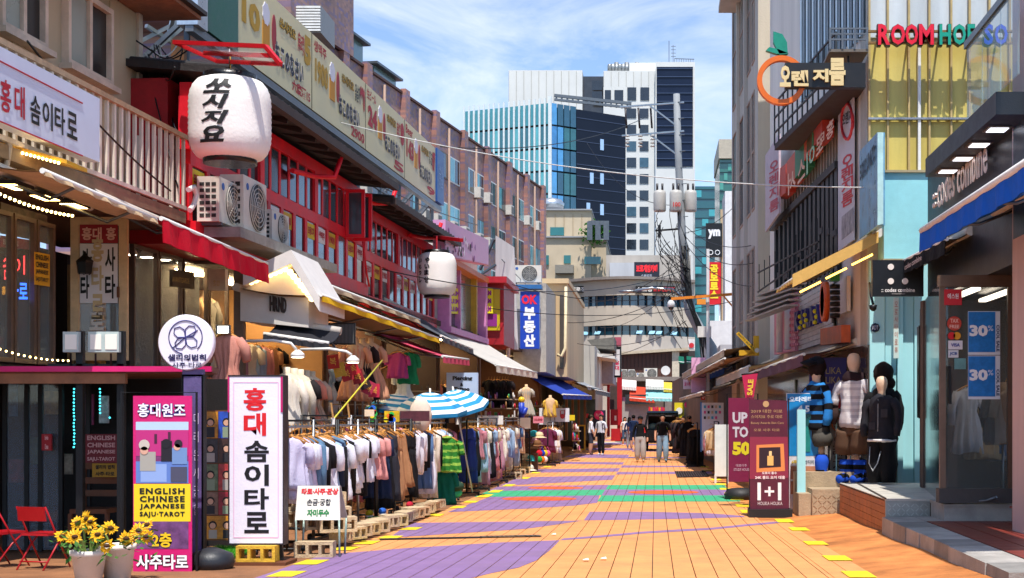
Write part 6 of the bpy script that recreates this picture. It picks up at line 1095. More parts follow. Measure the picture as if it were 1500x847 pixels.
for i, px in enumerate((1425, 1407, 1391, 1377)):
    Yq = 14.9 + .85 * i; b = MB(); b.box((3.64, Yq, 4.765), (3.9, Yq + .3, 4.779)); b.build('downlight_trim', metalm('a08a70', .4), cc); b = MB(); b.box((3.67, Yq + .04, 4.758), (3.87, Yq + .26, 4.764)); b.build('downlight', flat('eef4ff', emit=1.2), cc)
SGM = mat('e8d8cc', .35, var=.05); LY = [FC.Y(1447, .06), FC.Y(1366, .06)]
b = MB(); text_into(b, 'codes combine', FC.pt(1374, 306, .04), FC.pt(1447, 252, .04), FC.pt(1374, 258, .04), SGM, bold=.012, thick=.008); tag(b.build('raised_letters', None, cc, fixn=False), kind='stuff'); b = MB(); text_into(b, '::', FC.pt(1369, 306, .04), FC.pt(1373.5, 302, .04), FC.pt(1369, 286, .04), SGM, bold=.03, thick=.03); b.build('raised_dots', None, cc, fixn=False)
b = MB(); b.box((PX(1483, 15.04), 14.5, .33), (8, 15.04, 8)); b.build('pillar', mat('cbb0ac', .6, var=.12, streak=True), cc)
b = MB(); b.box((4.15, 15.05, 5.2), (8, 20, 5.3)); b.build('balcony_floor', mat('1b1d21', .5), cc)
for i, (p0, p1) in enumerate(((1420, 1441), (1442, 1468), (1469, 1495))): # glass balustrade
    b = MB(); yA, yB = FC.Y(p0, .3), FC.Y(p1, .3); zA = PZ(155, 15.0); b.prism([(3.62, yA, 5.03), (3.62, yB, 5.03), (3.62, yB, 5.9), (3.62, yA, 5.9)], (.02, 0, 0)); b.build('glass_panel', clear('a8c8c0', .25), cc)
b = MB(); b.bar((3.63, FC.Y(1418, .3), 5.93), (3.63, FC.Y(1510, .3), 5.97), .06, .08); b.build('handrail', metalm('6a6864', .3), cc)
b = MB(); b.tube([(4.35, 15.6, 5.3), (4.35, 15.6, 8.5)], .22, 16); b.build('column', mat('2a2420', .5), cc); b = MB(); b.box((3.98, 14.2, 5.05), (8, 14.48, 9)); b.build('upper_wall', mat('5a6066', .4), cc)
aw = awning('folding_awning', 'bright blue folding awning with white edge over the fashion shop', FC, (1350, 338), (1512, 232), .85, .22, cloth('0f5fc8'), .26, ribs=3); b = MB(); b.tube([FC.pt(1350, 338, .87), FC.pt(1512, 232, .87)], .035, 8); b.build('white_edge', WHITEP, aw)
a2w = awning('folding_awning', 'narrow black awning with small codes combine lettering under the blue one', FC, (1306, 392), (1387, 350), .3, .1, cloth('4a3428'), .2, cloth('17171a'), ribs=2); b = MB(); text_into(b, 'codes combine', FC.pt(1327, 396, .36), FC.pt(1352, 381, .36), FC.pt(1327, 388, .36), flat('c8b8b0'), bold=.02, lift=.02); b.build('lettering', None, a2w, fixn=False)
hb = thing('hanging_shop_sign', 'black square hanging sign with three white dots and codes combine', 'sign', P(1315, 434, 19.9)); b = MB(); cbox(b, 1278, 381, 1353, 434, 19.9, .12); b.build('board', mat('14161a', .35), hb)
for px, py in ((1305, 412), (1326, 412), (1305, 391)): b = MB(); b.lathe(P(px, py, 19.885), [(.045, 0), (.045, .02)], 16, axis='y'); b.build('dot', flat('e8e0d8'), hb)
letters(hb, 'lettering', [lambda mb: ctext(mb, ':: codes combine', 1291, 422, 1340, 428, 19.9, flat('e8e4e0'), bold=.02, lift=.006), lambda mb: ctext(mb, 'womenswear', 1306, 429.5, 1326, 431.5, 19.9, flat('a8a4a0'), lift=.006)])
# glass door and its stickers
Yd = 16.4; gd = thing('glass_door', 'bronze framed glass shop door with sale posters', 'door', P(1430, 730, Yd)); BRZ = mat('7a6252', .35, .5, var=.2); b = MB(); rect_frame(b, P(1431, 567, Yd), (1, 0, 0), (0, 0, 1), 108 * Yd / F, 318 * Yd / F, .07, .06, (0, 1, 0)); b.build('frame', BRZ, gd); b = MB(); cbox(b, 1375, 403, 1486, 420, Yd - .03, .09); b.build('head_rail', BRZ, gd); b = MB(); cbox(b, 1376, 716, 1488, 737, Yd - .06, .2); b.build('sill', mat('4a4644', .6), gd); b = MB(); cbox(b, 1381, 421, 1481, 716, Yd + .02, .012); b.build('pane', clear('5a6a6a', .3), gd); b = MB(); b.bar(P(1391, 536, Yd - .04), P(1392, 592, Yd - .04), .03); b.build('handle', BLACKM, gd)
pk = lambda x0, y0, x1, y1, c, nm, dd=.004, **k_: (lambda b: (cbox(b, x0, y0, x1, y1, Yd - dd, .003), b.build(nm, mat(c, .4, var=k_.get('v', .05), scale=k_.get('s', 6), bump=0), gd)))(MB())
pk(1383, 424, 1409, 447, 'd01c2c', 'red_sticker'); pk(1389, 499, 1410, 512, 'e8e8ee', 'white_sticker'); pk(1389, 513, 1404, 524, 'e0e4e8', 'card_sticker'); pk(1398, 525, 1415, 541, '6aa0a0', 'green_sticker', v=.4)
for y0 in (456, 521): pk(1418, y0, 1465, y0 + 64, 'dce4ee', 'poster_sheet', .006); pk(1418.5, y0 + 1, 1458, y0 + 60, '1f7fd0', 'poster_print', .009, v=.25, s=14); letters(gd, 'poster_lettering', [lambda mb, y0=y0: ctext(mb, '30', 1420, y0 + 20, 1447, y0 + 37, Yd - .013, flat('f4f8fc'), bold=.05), lambda mb, y0=y0: ctext(mb, '%', 1447, y0 + 21, 1455, y0 + 29, Yd - .013, flat('e4f0fc')), lambda mb, y0=y0: text_into(mb, 'COOL SALE', P(1459.5, y0 + 20, Yd - .009), P(1459.5, y0 + 59, Yd - .009), P(1464, y0 + 20, Yd - .009), flat('20406a'), bold=.04)])
for cx, cy, r_, c in ((1398, 474, 10.5, 'c8402c'), (1394, 492, 5.5, 'd81c24'), (1402, 492, 5.5, 'e8a020')): b = MB(); b.lathe(P(cx, cy, Yd - .006 - .001 * r_), [(r_ * Yd / F, 0), (r_ * Yd / F, .001)], 20, axis='y'); b.build('round_sticker', flat(c), gd)
letters(gd, 'sticker_lettering', [lambda mb: ctext(mb, '에스원', 1388, 430, 1404, 438, Yd - .006, flat('f8f0f0'), bold=.02), lambda mb: ctext(mb, 'TAX', 1392, 467, 1404, 473, Yd - .02, flat('f0c8b8'), bold=.02), lambda mb: ctext(mb, 'FREE', 1391, 476, 1405, 481, Yd - .02, flat('f0c8b8'), bold=.02), lambda mb: ctext(mb, 'VISA', 1393, 503, 1406, 508, Yd - .008, flat('1a3a9a'), bold=.03), lambda mb: ctext(mb, 'JCB', 1391, 516, 1402, 521, Yd - .008, flat('0a4a9a'), bold=.04)])
# interior and dark side glass
for i, (px, c, cn) in enumerate(((1474, 'd0ccc4', 'white'), (1466, '8a8a90', 'grey'))): torso('headless mannequin in a %s top inside the glass door' % cn, (PX(px, 17.6) , 17.3 + .2 * i, .45), c, 0, 'tshirt', 1.05)
dg_ = thing('dark_display_case', 'dark glazed display panel between teal wall and glass door', 'panel', P(1355, 615, 20)); b = MB(); cbox(b, 1347, 478, 1368, 612, 20.2, .2); b.build('case', mat('141212', .3), dg_); b = MB(); rect_frame(b, P(1357, 545, 20.18), (1, 0, 0), (0, 0, 1), 22 * 20.2 / F, 136 * 20.2 / F, .025, .03, (0, 1, 0)); b.build('frame', metalm('5a5654'), dg_); b = MB(); b.box((3.93, 19.96, .5), (4.1, 20.3, 3.2)); b.build('dark_return', DKP, dg_)
# ================================================================== kalaa / orange room building beyond
ob = thing('orange_room_building', 'tall white-walled building with black window band and balcony on the right', 'building', FR.uz(5, 0, -1)); uS = 0.42; uE2 = FR.u(1128)
slabp(FR, uS, uE2, 0, 13, -6, 6, 'wall', WHW, ob)
def slr(px0, px1, pa, pb, off, d, nm, m, par=ob): b = MB(); FR.quadbox(px0, px1, (pa, pb), off, d, b); return b.build(nm, m, par)
slr(1136, 1229, (338, 492), (246, 402), .02, .03, 'window_band', glass('1b2226', .05, 1, .4)); slr(1134, 1232, (330, 339), (236, 247), .02, .12, 'lintel', mat('2a2826', .5))
for i in range(15): k = i / 14; px = 1138 + 90 * k; yt, yb = 338 - 92 * k, 492 - 90 * k; slr(px - 1.1 - k, px + 1.1 + k, (yt + 1, yb), (yt - 1, yb - 2), .05, .05, 'mullion', mat('15171a', .4))
for i in range(9): k = i / 8; px = 1142 + 82 * k; y = 400 - 85 * k + (i % 3) * 12; slr(px, px + 5, (y, y + 9), (y - 4, y + 5), .05, .06, 'hinge_block', mat('2a2a2c', .5))
# balcony with railing below the window band
for i in range(12): k = i / 11; p = FR.pt(1112 + 85 * k, 425 - 62 * k, .5); b = MB(); b.bar(p, p + Vector((0, 0, .62 - .1 * k)), .02); b.build('lower_baluster', BLACKM, ob)
b = MB(); b.bar(FR.pt(1110, 400, .5), FR.pt(1199, 354, .5), .03); b.bar(FR.pt(1110, 428, .5), FR.pt(1199, 366, .5), .03); b.build('lower_rail', BLACKM, ob)
sg = thing('raised_letter_sign', 'stacked red and green raised letter sign running along the white wall', 'sign', FR.pt(1190, 260, .1))
for i, (px0, px1, pa, pb, c, s) in enumerate(((1153, 1166, (250, 292), (240, 282), 'c8402a', '서'), (1167, 1180, (238, 276), (222, 262), 'c8502c', '스'), (1180, 1194, (218, 262), (202, 244), '1f7a4a', '이'), (1194, 1206, (200, 236), (188, 222), 'd85a28', '로'), (1198, 1208, (196, 224), (186, 214), '2a8a50', '타'), (1209, 1222, (178, 214), (166, 200), 'c8402a', '홍'))):
    slr(px0, px1, pa, pb, .1, .22, 'letter_box', mat(c, .45, var=.15), sg); b = MB(); text_into(b, s, FR.pt(px1 - 1, pb[1] - 5, .33), FR.pt(px0 + 1, pa[1] - 5, .33), FR.pt(px1 - 1, pb[0] + 4, .33), flat('e8b8a0' if c[0] != '1' else 'a8d8b8'), bold=.02); b.build('letter_face', None, sg, fixn=False)
for i in range(20): k = i / 19; px = 1150 + 80 * k; yt, yb = 262 - 110 * k, 322 - 90 * k; slr(px, px + .8, (yt, yb), (yt - 1, yb - 1), .005, .03, 'wall_rib', mat('8a8478', .7))
bn2 = thing('vertical_wall_banner', 'long white banner with red Korean letters on the corner of the white wall', 'banner', FR.pt(1242, 360, .1)); slr(1230, 1252, (140, 368), (118, 352), .06, .03, 'sheet', mat('d4cdd4', .5, var=.06), bn2)
def frt(mb, s, px, y0, y1, w_, m): text_into(mb, s, FR.pt(px + w_ / 2, y1, .1), FR.pt(px - w_ / 2, y1, .1) if False else FR.pt(px + w_ / 2, y1, .1) - (FR.pt(px + w_ / 2, y1, .1) - FR.pt(px - w_ / 2, y1, .1)), FR.pt(px + w_ / 2, y0, .1), m, bold=.02, lift=-.006)
RDB = flat('d0303c')
def frt2(s, px0, px1, y0, y1, m, par, off=.092): # reads left to right for the viewer: far end first
    b = MB(); A, B, D = FR.pt(px0, y1, off), FR.pt(px1, y1 - (px1 - px0) * .6, off), FR.pt(px0, y0, off); text_into(b, s, A, B, D, m, bold=.02, lift=.006); b.build('lettering', None, par, fixn=False)
for s, y0, y1 in (('오', 226, 246), ('렌', 246, 262), ('지', 262, 280), ('룸', 280, 300)): frt2(s, 1233, 1250, y0 + 6, y1 + 6, RDB, bn2)
b = MB(); b.tube([FR.pt(1241 + 8 * math.cos(a * .35), 178 + 26 * math.sin(a * .35), .1) for a in range(19)], .03, 6); b.build('ring_print', RDB, bn2); frt2('오렌지', 1234, 1248, 168, 186, flat('2a2a2a'), bn2); slr(1233, 1250, (318, 352), (304, 338), .092, .004, 'sketch_print', mat('a8a0a4', .6, var=.7, scale=6, bump=0), bn2)
bn3 = thing('vertical_wall_banner', 'smaller faded white banner with red letters at the far end of the wall', 'banner', FR.pt(1134, 330, .3)); slr(1124, 1144, (228, 340), (196, 312), .3, .05, 'sheet', mat('c9b8c0', .5, var=.2), bn3)
for i, s in enumerate('오렌지룸'): frt2(s, 1127, 1141, 240 + 19 * i, 256 + 19 * i, flat('c04858'), bn3, .355)
# upper balcony
ub_ = thing('steel_balcony', 'dark steel balcony platform with railings jutting from the white wall', 'balcony', FR.pt(1180, 180, .6)); zB = 6.99; q0, q1 = Vector((2.41, 27.6, zB)), Vector((2.98, 22.5, zB))
b = MB(); b.prism([q0, q1, Vector((3.45, 22.5, zB)), Vector((3.22, 27.6, zB))], (0, 0, .12)); b.build('floor', mat('3a2a24', .6, var=.2), ub_)
for i in range(13): p = q0.lerp(q1, i / 12); b = MB(); b.bar(p + Vector((0, 0, .1)), p + Vector((0, 0, .95)), .03); b.build('baluster', mat('2a3034', .5), ub_)
for z in (.35, .65, .95): b = MB(); b.bar(q0 + Vector((0, 0, z)), q1 + Vector((0, 0, z)), .03); b.build('rail', mat('2a3034', .5), ub_)
b = MB(); cbox(b, 1215, 72, 1272, 76, 21.6, .9); b.build('platform', mat('6a6258', .5), ub_)
for x in (1216, 1234, 1252, 1270): b = MB(); b.bar(P(x, 72, 21.6), P(x, 42, 21.6), .03); b.build('front_baluster', GREYM, ub_)
for y in (42, 50, 58): b = MB(); b.bar(P(1215, y, 21.6), P(1272, y, 21.6), .025); b.build('front_rail', GREYM, ub_)
for i in range(22): k = i / 21; px = 1176 + 92 * k; slr(px, px + 2.2, (-60 - 20 * k, 150 - 100 * k), (-62 - 20 * k, 148 - 100 * k), .0, .06, 'corrugation', mat('4a565e', .35, .3) if i % 2 else glass('8fa4ae', .15), ob)
# orange ring sign
og = thing('orange_ring_sign', 'orange fruit ring sign with green leaves and black Korean name bar', 'sign', P(1190, 140, 22)); Yo = 21.7; cR = P(1145, 117, Yo); k = Yo / F
b = MB(); n = 48; rr_ = [[cR + Vector((math.cos(2 * math.pi * i / n) * r_, dy, math.sin(2 * math.pi * i / n) * r_)) for r_, dy in ((36 * k, 0), (36 * k, .12), (28.5 * k, .12), (28.5 * k, 0))] for i in range(n)]; rr_.append(rr_[0]); b.loft(rr_, cap=False, smooth=False); b.build('ring', mat('e06a10', .4, var=.1), og)
for pts in ([(1138, 79), (1122, 74), (1127, 69), (1140, 72), (1155, 78)], [(1142, 80), (1133, 62), (1133, 46), (1146, 50), (1153, 62), (1154, 79)]): b = MB(); b.prism([P(*q, Yo + .02) for q in pts], (0, .1, 0)); b.build('leaf', mat('108a70', .4), og)
b = MB(); cbox(b, 1150, 92, 1268, 128, Yo - .05, .16); b.build('name_bar', mat('1a1a1c', .4), og); b = MB(); b.bar(P(1243, 92, Yo), P(1241, 70, Yo + .5), .03); b.build('stay', GREYM, og)
letters(og, 'letter', [lambda mb, ch=ch, x0=x0, x1=x1, y0=y0, y1=y1: ctext(mb, ch, x0, y0, x1, y1, Yo - .06, mat('e0c890', .4, var=.03), bold=.05, thick=.04) for ch, x0, x1, y0, y1 in (('오', 1142, 1158, 97, 128), ('렌', 1159, 1184, 104, 127), ('지', 1190, 1213, 102, 121), ('룸', 1214, 1238, 86, 126))])
# ground floor signs: pink panel, white brick, kalaa letters, orange box
pk2 = thing('pink_wall_panel', 'pink quilted panel with white arch on the right shop front', 'panel', FR.pt(1155, 515, .1)); slr(1139, 1170, (438, 520), (424, 514), .08, .08, 'panel', mat('d88a9c', .5, var=.1), pk2)
for i in range(5):
    for j in range(8): px = 1157 + 3 * i; y = 438 + 9.5 * j - .4 * i; slr(px, px + 2, (y, y + 4), (y - 1, y + 3), .16, .03, 'stud', mat('c86a80', .5), pk2)
b = MB(); b.tube([FR.pt(1143, 516, .2), FR.pt(1143, 460, .2), FR.pt(1145, 448, .2), FR.pt(1149, 443, .2), FR.pt(1153, 446, .2), FR.pt(1155, 456, .2), FR.pt(1155, 512, .2)], .09, 8); b.build('arch', paint('e0dcdc'), pk2)
wbk = thing('white_brick_panel', 'white painted brick panel behind the purple letters', 'wall', FR.pt(1195, 500, .05)); slr(1171, 1222, (428, 514), (398, 498), .04, .05, 'backing', mat('8f8a86', .8), wbk); u0, u1 = FR.u(1222, .09), FR.u(1171, .09); u0, u1 = min(u0, u1), max(u0, u1); WB = mat('d4ceca', .7, var=.15, scale=5, bump=.3); zb0, zb1 = PZ(500, 25.5), PZ(412, 25.5)
for j in range(11):
    for i in range(10):
        du = (u1 - u0) / 10; a_ = u0 + du * (i + (.5 if j % 2 else 0)); e_ = min(a_ + du - .015, u1)
        if e_ - a_ > .05: b = MB(); zz = zb0 + (zb1 - zb0) * j / 11; FR.slab(a_, e_, zz, zz + (zb1 - zb0) / 11 - .012, .09, .02, b); b.build('brick', WB, wbk)
kl = thing('purple_letter_sign', 'purple block letters with yellow dots reading KALAA on white brick', 'sign', FR.pt(1187, 470, .2)); PU = mat('2a2470', .4)
for i, ch in enumerate('KALAA'):
    x0 = 1169 + 7.4 * i; ya = 458 - 2.6 * i; b = MB(); text_into(b, ch, FR.pt(x0, ya + 28, .14), FR.pt(x0 + 6.6, ya + 25.5, .14), FR.pt(x0, ya, .14), PU, bold=.05, thick=.08); b.build('letter', None, kl, fixn=False)
    for d_ in range(3):
        if i in (0, 1, 3): p = FR.pt(x0 + 2.5 + (d_ % 2) * 2, ya + 6 + 8 * d_, .24); b = MB(); b.ball(p, .045, 8); b.build('dot', flat('e8d820'), kl)
gs = thing('orange_gear_sign', 'orange ring and black cog sign with a green cap beside the white brick', 'sign', FR.pt(1218, 460, .4)); c = FR.pt(1214, 442, .25); b = MB(); b.lathe(c + Vector((-.12, 0, 0)), [(.36, 0), (.36, .1), (.27, .1), (.27, 0)], 24, axis='x'); b.build('ring', mat('d85a1c', .45), gs); c = FR.pt(1223, 440, .3); b = MB()
for z in range(6): b.lathe(c + Vector((0, 0, -.3 + .1 * z)), [(.09, 0), (.09, .07)], 14)
b.build('cog', BLACKM, gs); b = MB(); b.box(c + Vector((-.09, -.1, .33)), c + Vector((.07, .1, .47))); b.build('cap', mat('2a9a4a', .4), gs)
ws2 = thing('orange_wood_box_sign', 'orange wooden box sign under the orange ring', 'sign', FR.pt(1230, 500, .3)); slr(1214, 1246, (482, 506), (476, 502), .1, .16, 'box', mat('c05a2c', .5, var=.35, scale=4), ws2); wsa = slr(1222, 1246, (420, 466), (404, 456), .05, .06, 'white_board', paint('e0dcd6'), ws2)
# yellow awning with lit strips
yb3 = thing('awning_bracket', 'white awning motor arm fixed to the teal corner', 'bracket', P(1285, 350, 21.6)); b = MB(); b.bar(P(1258, 362, 21.7), P(1288, 338, 21.7), .12, .1); b.build('arm', mat('c9a05a', .5), yb3); b = MB(); b.lathe(P(1286, 340, 21.6), [(.09, 0), (.09, .12)], 12, axis='y'); b.build('motor', WHITEP, yb3)
ya2 = awning('folding_awning', 'ochre folding awning with lit strips over the right shop front', FR, (1163, 408), (1140, 424), 1.28, .72, cloth('d8ae62'), .07, ribs=3)
b = MB(); b.prism([P(1161, 402, 21.55), P(1287, 339, 21.55), P(1287, 355, 21.55), P(1161, 421, 21.55)], (0, .05, 0)); b.build('end_flap', cloth('d8ae62'), ya2)
for i in range(3): b = MB(); p, q = P(1172 + 38 * i, 428 - 20 * i, 21.7), P(1202 + 38 * i, 413 - 20 * i, 21.7); b.bar(p, q, .05, .03); b.build('light_strip', flat('ffc050', emit=4), ya2)
for i in range(5):
    t = tag(MB().bar(FR.pt(1098 + 4 * i, 470 - 9 * i, .7), FR.pt(1160 + 3 * i, 447 - 8 * i, .7), .25, .03).build('metal_louvre', metalm('b8b4b0', .4)), 'pale metal louvre blade above the cosmetics shop, %s from the bottom' % ordinal(i), 'louvre', 'louvre blades')
# shop front below: dark opening, purple board
slr(1126, 1274, (538, 700), (505, 745), .02, .03, 'shopfront', glass('4c4642', .1, .8, .5)); slr(1150, 1166, (560, 680), (556, 690), .06, .03, 'glass_door', glass('7f8a84', .1, .8, .3))
hl = thing('purple_shop_board', 'purple board with gold OLIKA lettering behind the striped mannequin', 'sign', P(1220, 592, 23.6)); b = MB(); cbox(b, 1186, 524, 1240, 592, 23.6, .1); b.build('board', mat('3a2a6c', .5, var=.06), hl); letters(hl, 'lettering', [lambda mb: ctext(mb, 'HOLIKA', 1192, 538, 1232, 548, 23.6, flat('b89a58'), lift=.006), lambda mb: ctext(mb, 'HOLIKA', 1192, 552, 1232, 562, 23.6, flat('b89a58'), lift=.006)])
mb_ = thing('menu_stand', 'black framed grey board with brush lettering and an orange ring between mannequins', 'sign', P(1228, 715, 23.2)); b = MB(); cbox(b, 1214, 600, 1240, 712, 23.2, .06); b.build('board', mat('9a948e', .6, var=.1), mb_); b = MB(); rect_frame(b, P(1227, 656, 23.17), (1, 0, 0), (0, 0, 1), 28 * 23.2 / F, 116 * 23.2 / F, .03, .06, (0, 1, 0)); b.build('frame', BLACKM, mb_); b = MB(); b.tube([P(1227 + 8 * math.cos(a * .35), 622 + 9 * math.sin(a * .35), 23.18) for a in range(19)], .012, 6); b.build('ring', flat('c8602c'), mb_); letters(mb_, 'lettering', [lambda mb: vtext(mb, '오렌지룸', 1220, 638, 1234, 708, 23.2, flat('3a1410'), bold=.0, lift=.008), lambda mb: ctext(mb, '오렌', 1222, 618, 1232, 626, 23.2, flat('3a1410'), lift=.008)])
rbx = thing('red_menu_box', 'red panel with a white bag pinned above the menu stand', 'panel', P(1220, 598, 23.4)); b = MB(); cbox(b, 1206, 573, 1232, 600, 23.4, .05); b.build('panel', flat('c01c2c'), rbx); b = MB(); cbox(b, 1211, 583, 1224, 596, 23.36, .05); b.build('bag', paint('d8d0c8'), rbx)
# --- banners
Y1 = 21.8; h1 = thing('cosmetics_banner', 'dark crimson banner with glowing bottle picture and 1+1', 'banner', onground(PX(1126, Y1), Y1)); b = MB(); b.prism([P(1097, 585, Y1), P(1153, 587, Y1), P(1156, 745, Y1), P(1099, 747, Y1)], (0, .015, 0)); b.build('sheet', mat('5c1830', .4, var=.3, scale=3, bump=0), h1)
b = MB(); [b.face([P(*q, Y1 - .004 - .002 * i) for q in pts], m) for i, (pts, m) in enumerate((([(1098, 640), (1154, 640), (1155, 700), (1098, 702)], flat('8a2440')), ([(1108 + 0, 652), (1148, 650), (1150, 690), (1108, 692)], flat('e08a4a')), ([(1112, 656), (1143, 655), (1144, 684), (1112, 686)], flat('2a1420')), ([(1124, 668), (1133, 668), (1133, 682), (1124, 682)], flat('e8b868')), ([(1126.5, 661), (1130.5, 661), (1130.5, 668), (1126.5, 668)], flat('f0d090'))))]; b.build('bottle_print', None, h1, fixn=False)
GOLD = flat('c09a6a'); letters(h1, 'lettering', [*[lambda mb, ch=ch, x0=x0, x1=x1, d=d: ctext(mb, ch, x0, 707 + d, x1, 733 - d, Y1, flat('f6f0f0'), bold=.02, keep=True, lift=.006) for ch, x0, x1, d in (('1', 1103, 1121, 0), ('+', 1120, 1134, 6), ('1', 1133, 1151, 0))], lambda mb: ctext(mb, 'HOLIKA HOLIKA', 1110, 735, 1146, 740, Y1, flat('e0d0d0'), lift=.006), lambda mb: ctext(mb, '2019 대한 이로', 1100, 600, 1146, 605, Y1, GOLD, lift=.006), lambda mb: ctext(mb, '스이지요 주로 대로', 1100, 608, 1146, 613, Y1, GOLD, lift=.006), lambda mb: ctext(mb, 'Beauty Awards Skin Care', 1100, 618, 1148, 622, Y1, GOLD, lift=.006), lambda mb: ctext(mb, '오로 사주 타로', 1104, 628, 1142, 632, Y1, GOLD, lift=.006), lambda mb: ctext(mb, '오로이 홍수', 1116, 691, 1138, 695, Y1, flat('f0e0e0'), bold=.03, lift=.006), lambda mb: ctext(mb, '24K 홍드 오이 대홍', 1106, 697, 1150, 702, Y1, flat('f0e0e0'), bold=.03, lift=.006)])
b = MB(); b.lathe(P(1122, 592, Y1 - .006), [(.05, 0), (.05, .002)], 14, axis='y'); b.build('crest', GOLD, h1); b = MB(); b.box((PX(1097, Y1), Y1 - .1, 0), (PX(1160, Y1), Y1 + .35, PZ(746, Y1))); b.build('weight_base', mat('1c1a1a', .6), h1)
for px in (1098, 1155): b = MB(); b.bar(P(px, 584, Y1 + .03), P(px, 750, Y1 + .03), .02); b.build('pole', BLACKM, h1)
Y2 = 26.5; u5 = thing('sale_banner', 'maroon UP TO 50 sale banner on a black frame', 'banner', onground(PX(1082, Y2), Y2)); b = MB(); cbox(b, 1067, 583, 1105, 706, Y2, .015); b.build('sheet', mat('7a1440', .45, var=.08), u5); hframe(u5, 1065, 577, 1110, 735, Y2 + .03, BLACKM, .014)
letters(u5, 'lettering', [lambda mb: ctext(mb, 'UP', 1073, 604, 1095, 620, Y2, flat('c8c4cc'), bold=.04, lift=.006), lambda mb: ctext(mb, 'TO', 1073, 625, 1096, 641, Y2, flat('c8c4cc'), bold=.04, lift=.006), lambda mb: ctext(mb, '50', 1073, 647, 1099, 667, Y2, flat('d8c818'), bold=.06, lift=.006), lambda mb: ctext(mb, '대로이주', 1078, 680, 1094, 684, Y2, flat('d0b0c0'), lift=.006), lambda mb: ctext(mb, 'ETUDE HOUSE', 1075, 686, 1098, 690, Y2, flat('d0b0c0'), lift=.006)]); MB().lathe((PX(1085, Y2), Y2 + .1, 0), [(.3, 0), (.32, .1), (.25, .2), (.1, .22)], 16).build('base', mat('1c1c1e', .6), u5)
Y3 = 22.6; bp_ = thing('cosmetics_poster', 'blue cosmetics poster with a teal bottle above skin photos', 'poster', onground(PX(1176, Y3), Y3)); b = MB(); cbox(b, 1152, 576, 1202, 746, Y3, .03); b.build('board', mat('dcd8dc', .5), bp_); b = MB(); cbox(b, 1153, 577, 1201, 668, Y3 - .004, .003); b.build('blue_print', mat('0f86c8', .35, var=.25, scale=3, bump=0), bp_); b = MB(); cbox(b, 1172, 606, 1188, 624, Y3 - .012, .008, mat('0f5a58', .3)); cbox(b, 1173, 625, 1187, 662, Y3 - .012, .008, mat('1f8a80', .2)); b.build('bottle_print', None, bp_)
for i, (x0, x1) in enumerate(((1158, 1176), (1180, 1198))):
    for j in range(2): b = MB(); cbox(b, x0, 683 + 22 * j, x1, 702 + 22 * j, Y3 - .004, .003); b.build('skin_photo', mat('b87a58', .6, var=.25, scale=8, bump=0), bp_)
letters(bp_, 'lettering', [lambda mb: ctext(mb, '오타레티', 1156, 581, 1190, 589, Y3, flat('e8f4fc'), bold=.03, lift=.008), lambda mb: ctext(mb, '4.5', 1168, 594, 1186, 604, Y3, flat('f4fafc'), bold=.04, lift=.008), lambda mb: ctext(mb, '4주이', 1159, 674, 1172, 680, Y3, flat('c8a818'), bold=.04, lift=.008), lambda mb: ctext(mb, '안티이', 1178, 674, 1192, 680, Y3, flat('2a4a5a'), bold=.03, lift=.008)])
sf = thing('small_sale_banner', 'small tapering crimson banner with SALE lettering above the dark banners', 'banner', P(1098, 583, 24.5)); b = MB(); b.prism([P(1087, 550, 24.5), P(1110, 547, 24.5), P(1104, 582, 24.5), P(1092, 583, 24.5)], (0, .015, 0)); b.build('sheet', mat('c01c4c', .5, var=.1), sf); b = MB(); text_into(b, 'SALE', P(1102, 579, 24.48), P(1104, 556, 24.48), P(1094, 579, 24.48), flat('e8c83a'), bold=.04, lift=.006); b.build('lettering', None, sf, fixn=False); b = MB(); b.tube([P(1086, 549, 24.55), P(1111, 546, 24.55)], .015, 6); b.build('pole', BLACKM, sf)
wb2 = thing('white_a_board', 'blank white sandwich board beside the maroon banner', 'sign', G(1057, 702)); b = MB(); cbox(b, 1047, 622, 1068, 698, 33, .05); b.build('board', paint('e4e2e0'), wb2); b = MB(); b.bar(P(1048, 696, 33), P(1048, 708, 33), .05); b.bar(P(1066, 696, 33), P(1066, 708, 33), .05); b.build('leg', paint('d8d6d4'), wb2)
# --- mannequins on the right
def mannequin(label, x, Y, zb, H, rz, parts, head='d9b99c', pose='stand', hair=None, cap=None):
    """full mannequin, local frame: faces -Y; parts list (name, colour, stripe, builder)"""
    t = thing('mannequin', label, 'mannequin', (x, Y, zb)); k = H / 1.8; t.scale = (k,) * 3; t.rotation_euler = (0, 0, rz)
    def B(mb, n, m, strip=None, sc=22):
        o = mb.build(n, m, None); o.parent = t
        if n not in ('chain', 'steel_rod', 'pocket', 'cargo_pocket', 'head', 'leg'):
            bm = bmesh.new(); bm.from_mesh(o.data); bmesh.ops.subdivide_edges(bm, edges=bm.edges, cuts=1, use_grid_fill=True, smooth=.4); bm.to_mesh(o.data); bm.free(); o.data.update(); wrinkle(o.data, .01 if 'sock' in n or 'warmer' in n or 'cap' == n else .026, 8, 6)
            for p in o.data.polygons: p.use_smooth = True
        if strip:
            o.data.materials.append(cloth(strip))
            for p in o.data.polygons: p.material_index = int((p.center.z + 9) * sc) % 2
    b = MB(); b.lathe((0, 0, 1.40), [(.065, 0), (.06, .12), (.066, .15), (.085, .2), (.095, .26), (.09, .32), (.065, .365), (.02, .38)], 16); B(b, 'head', mat(head, .5, var=.05))
    return t, B
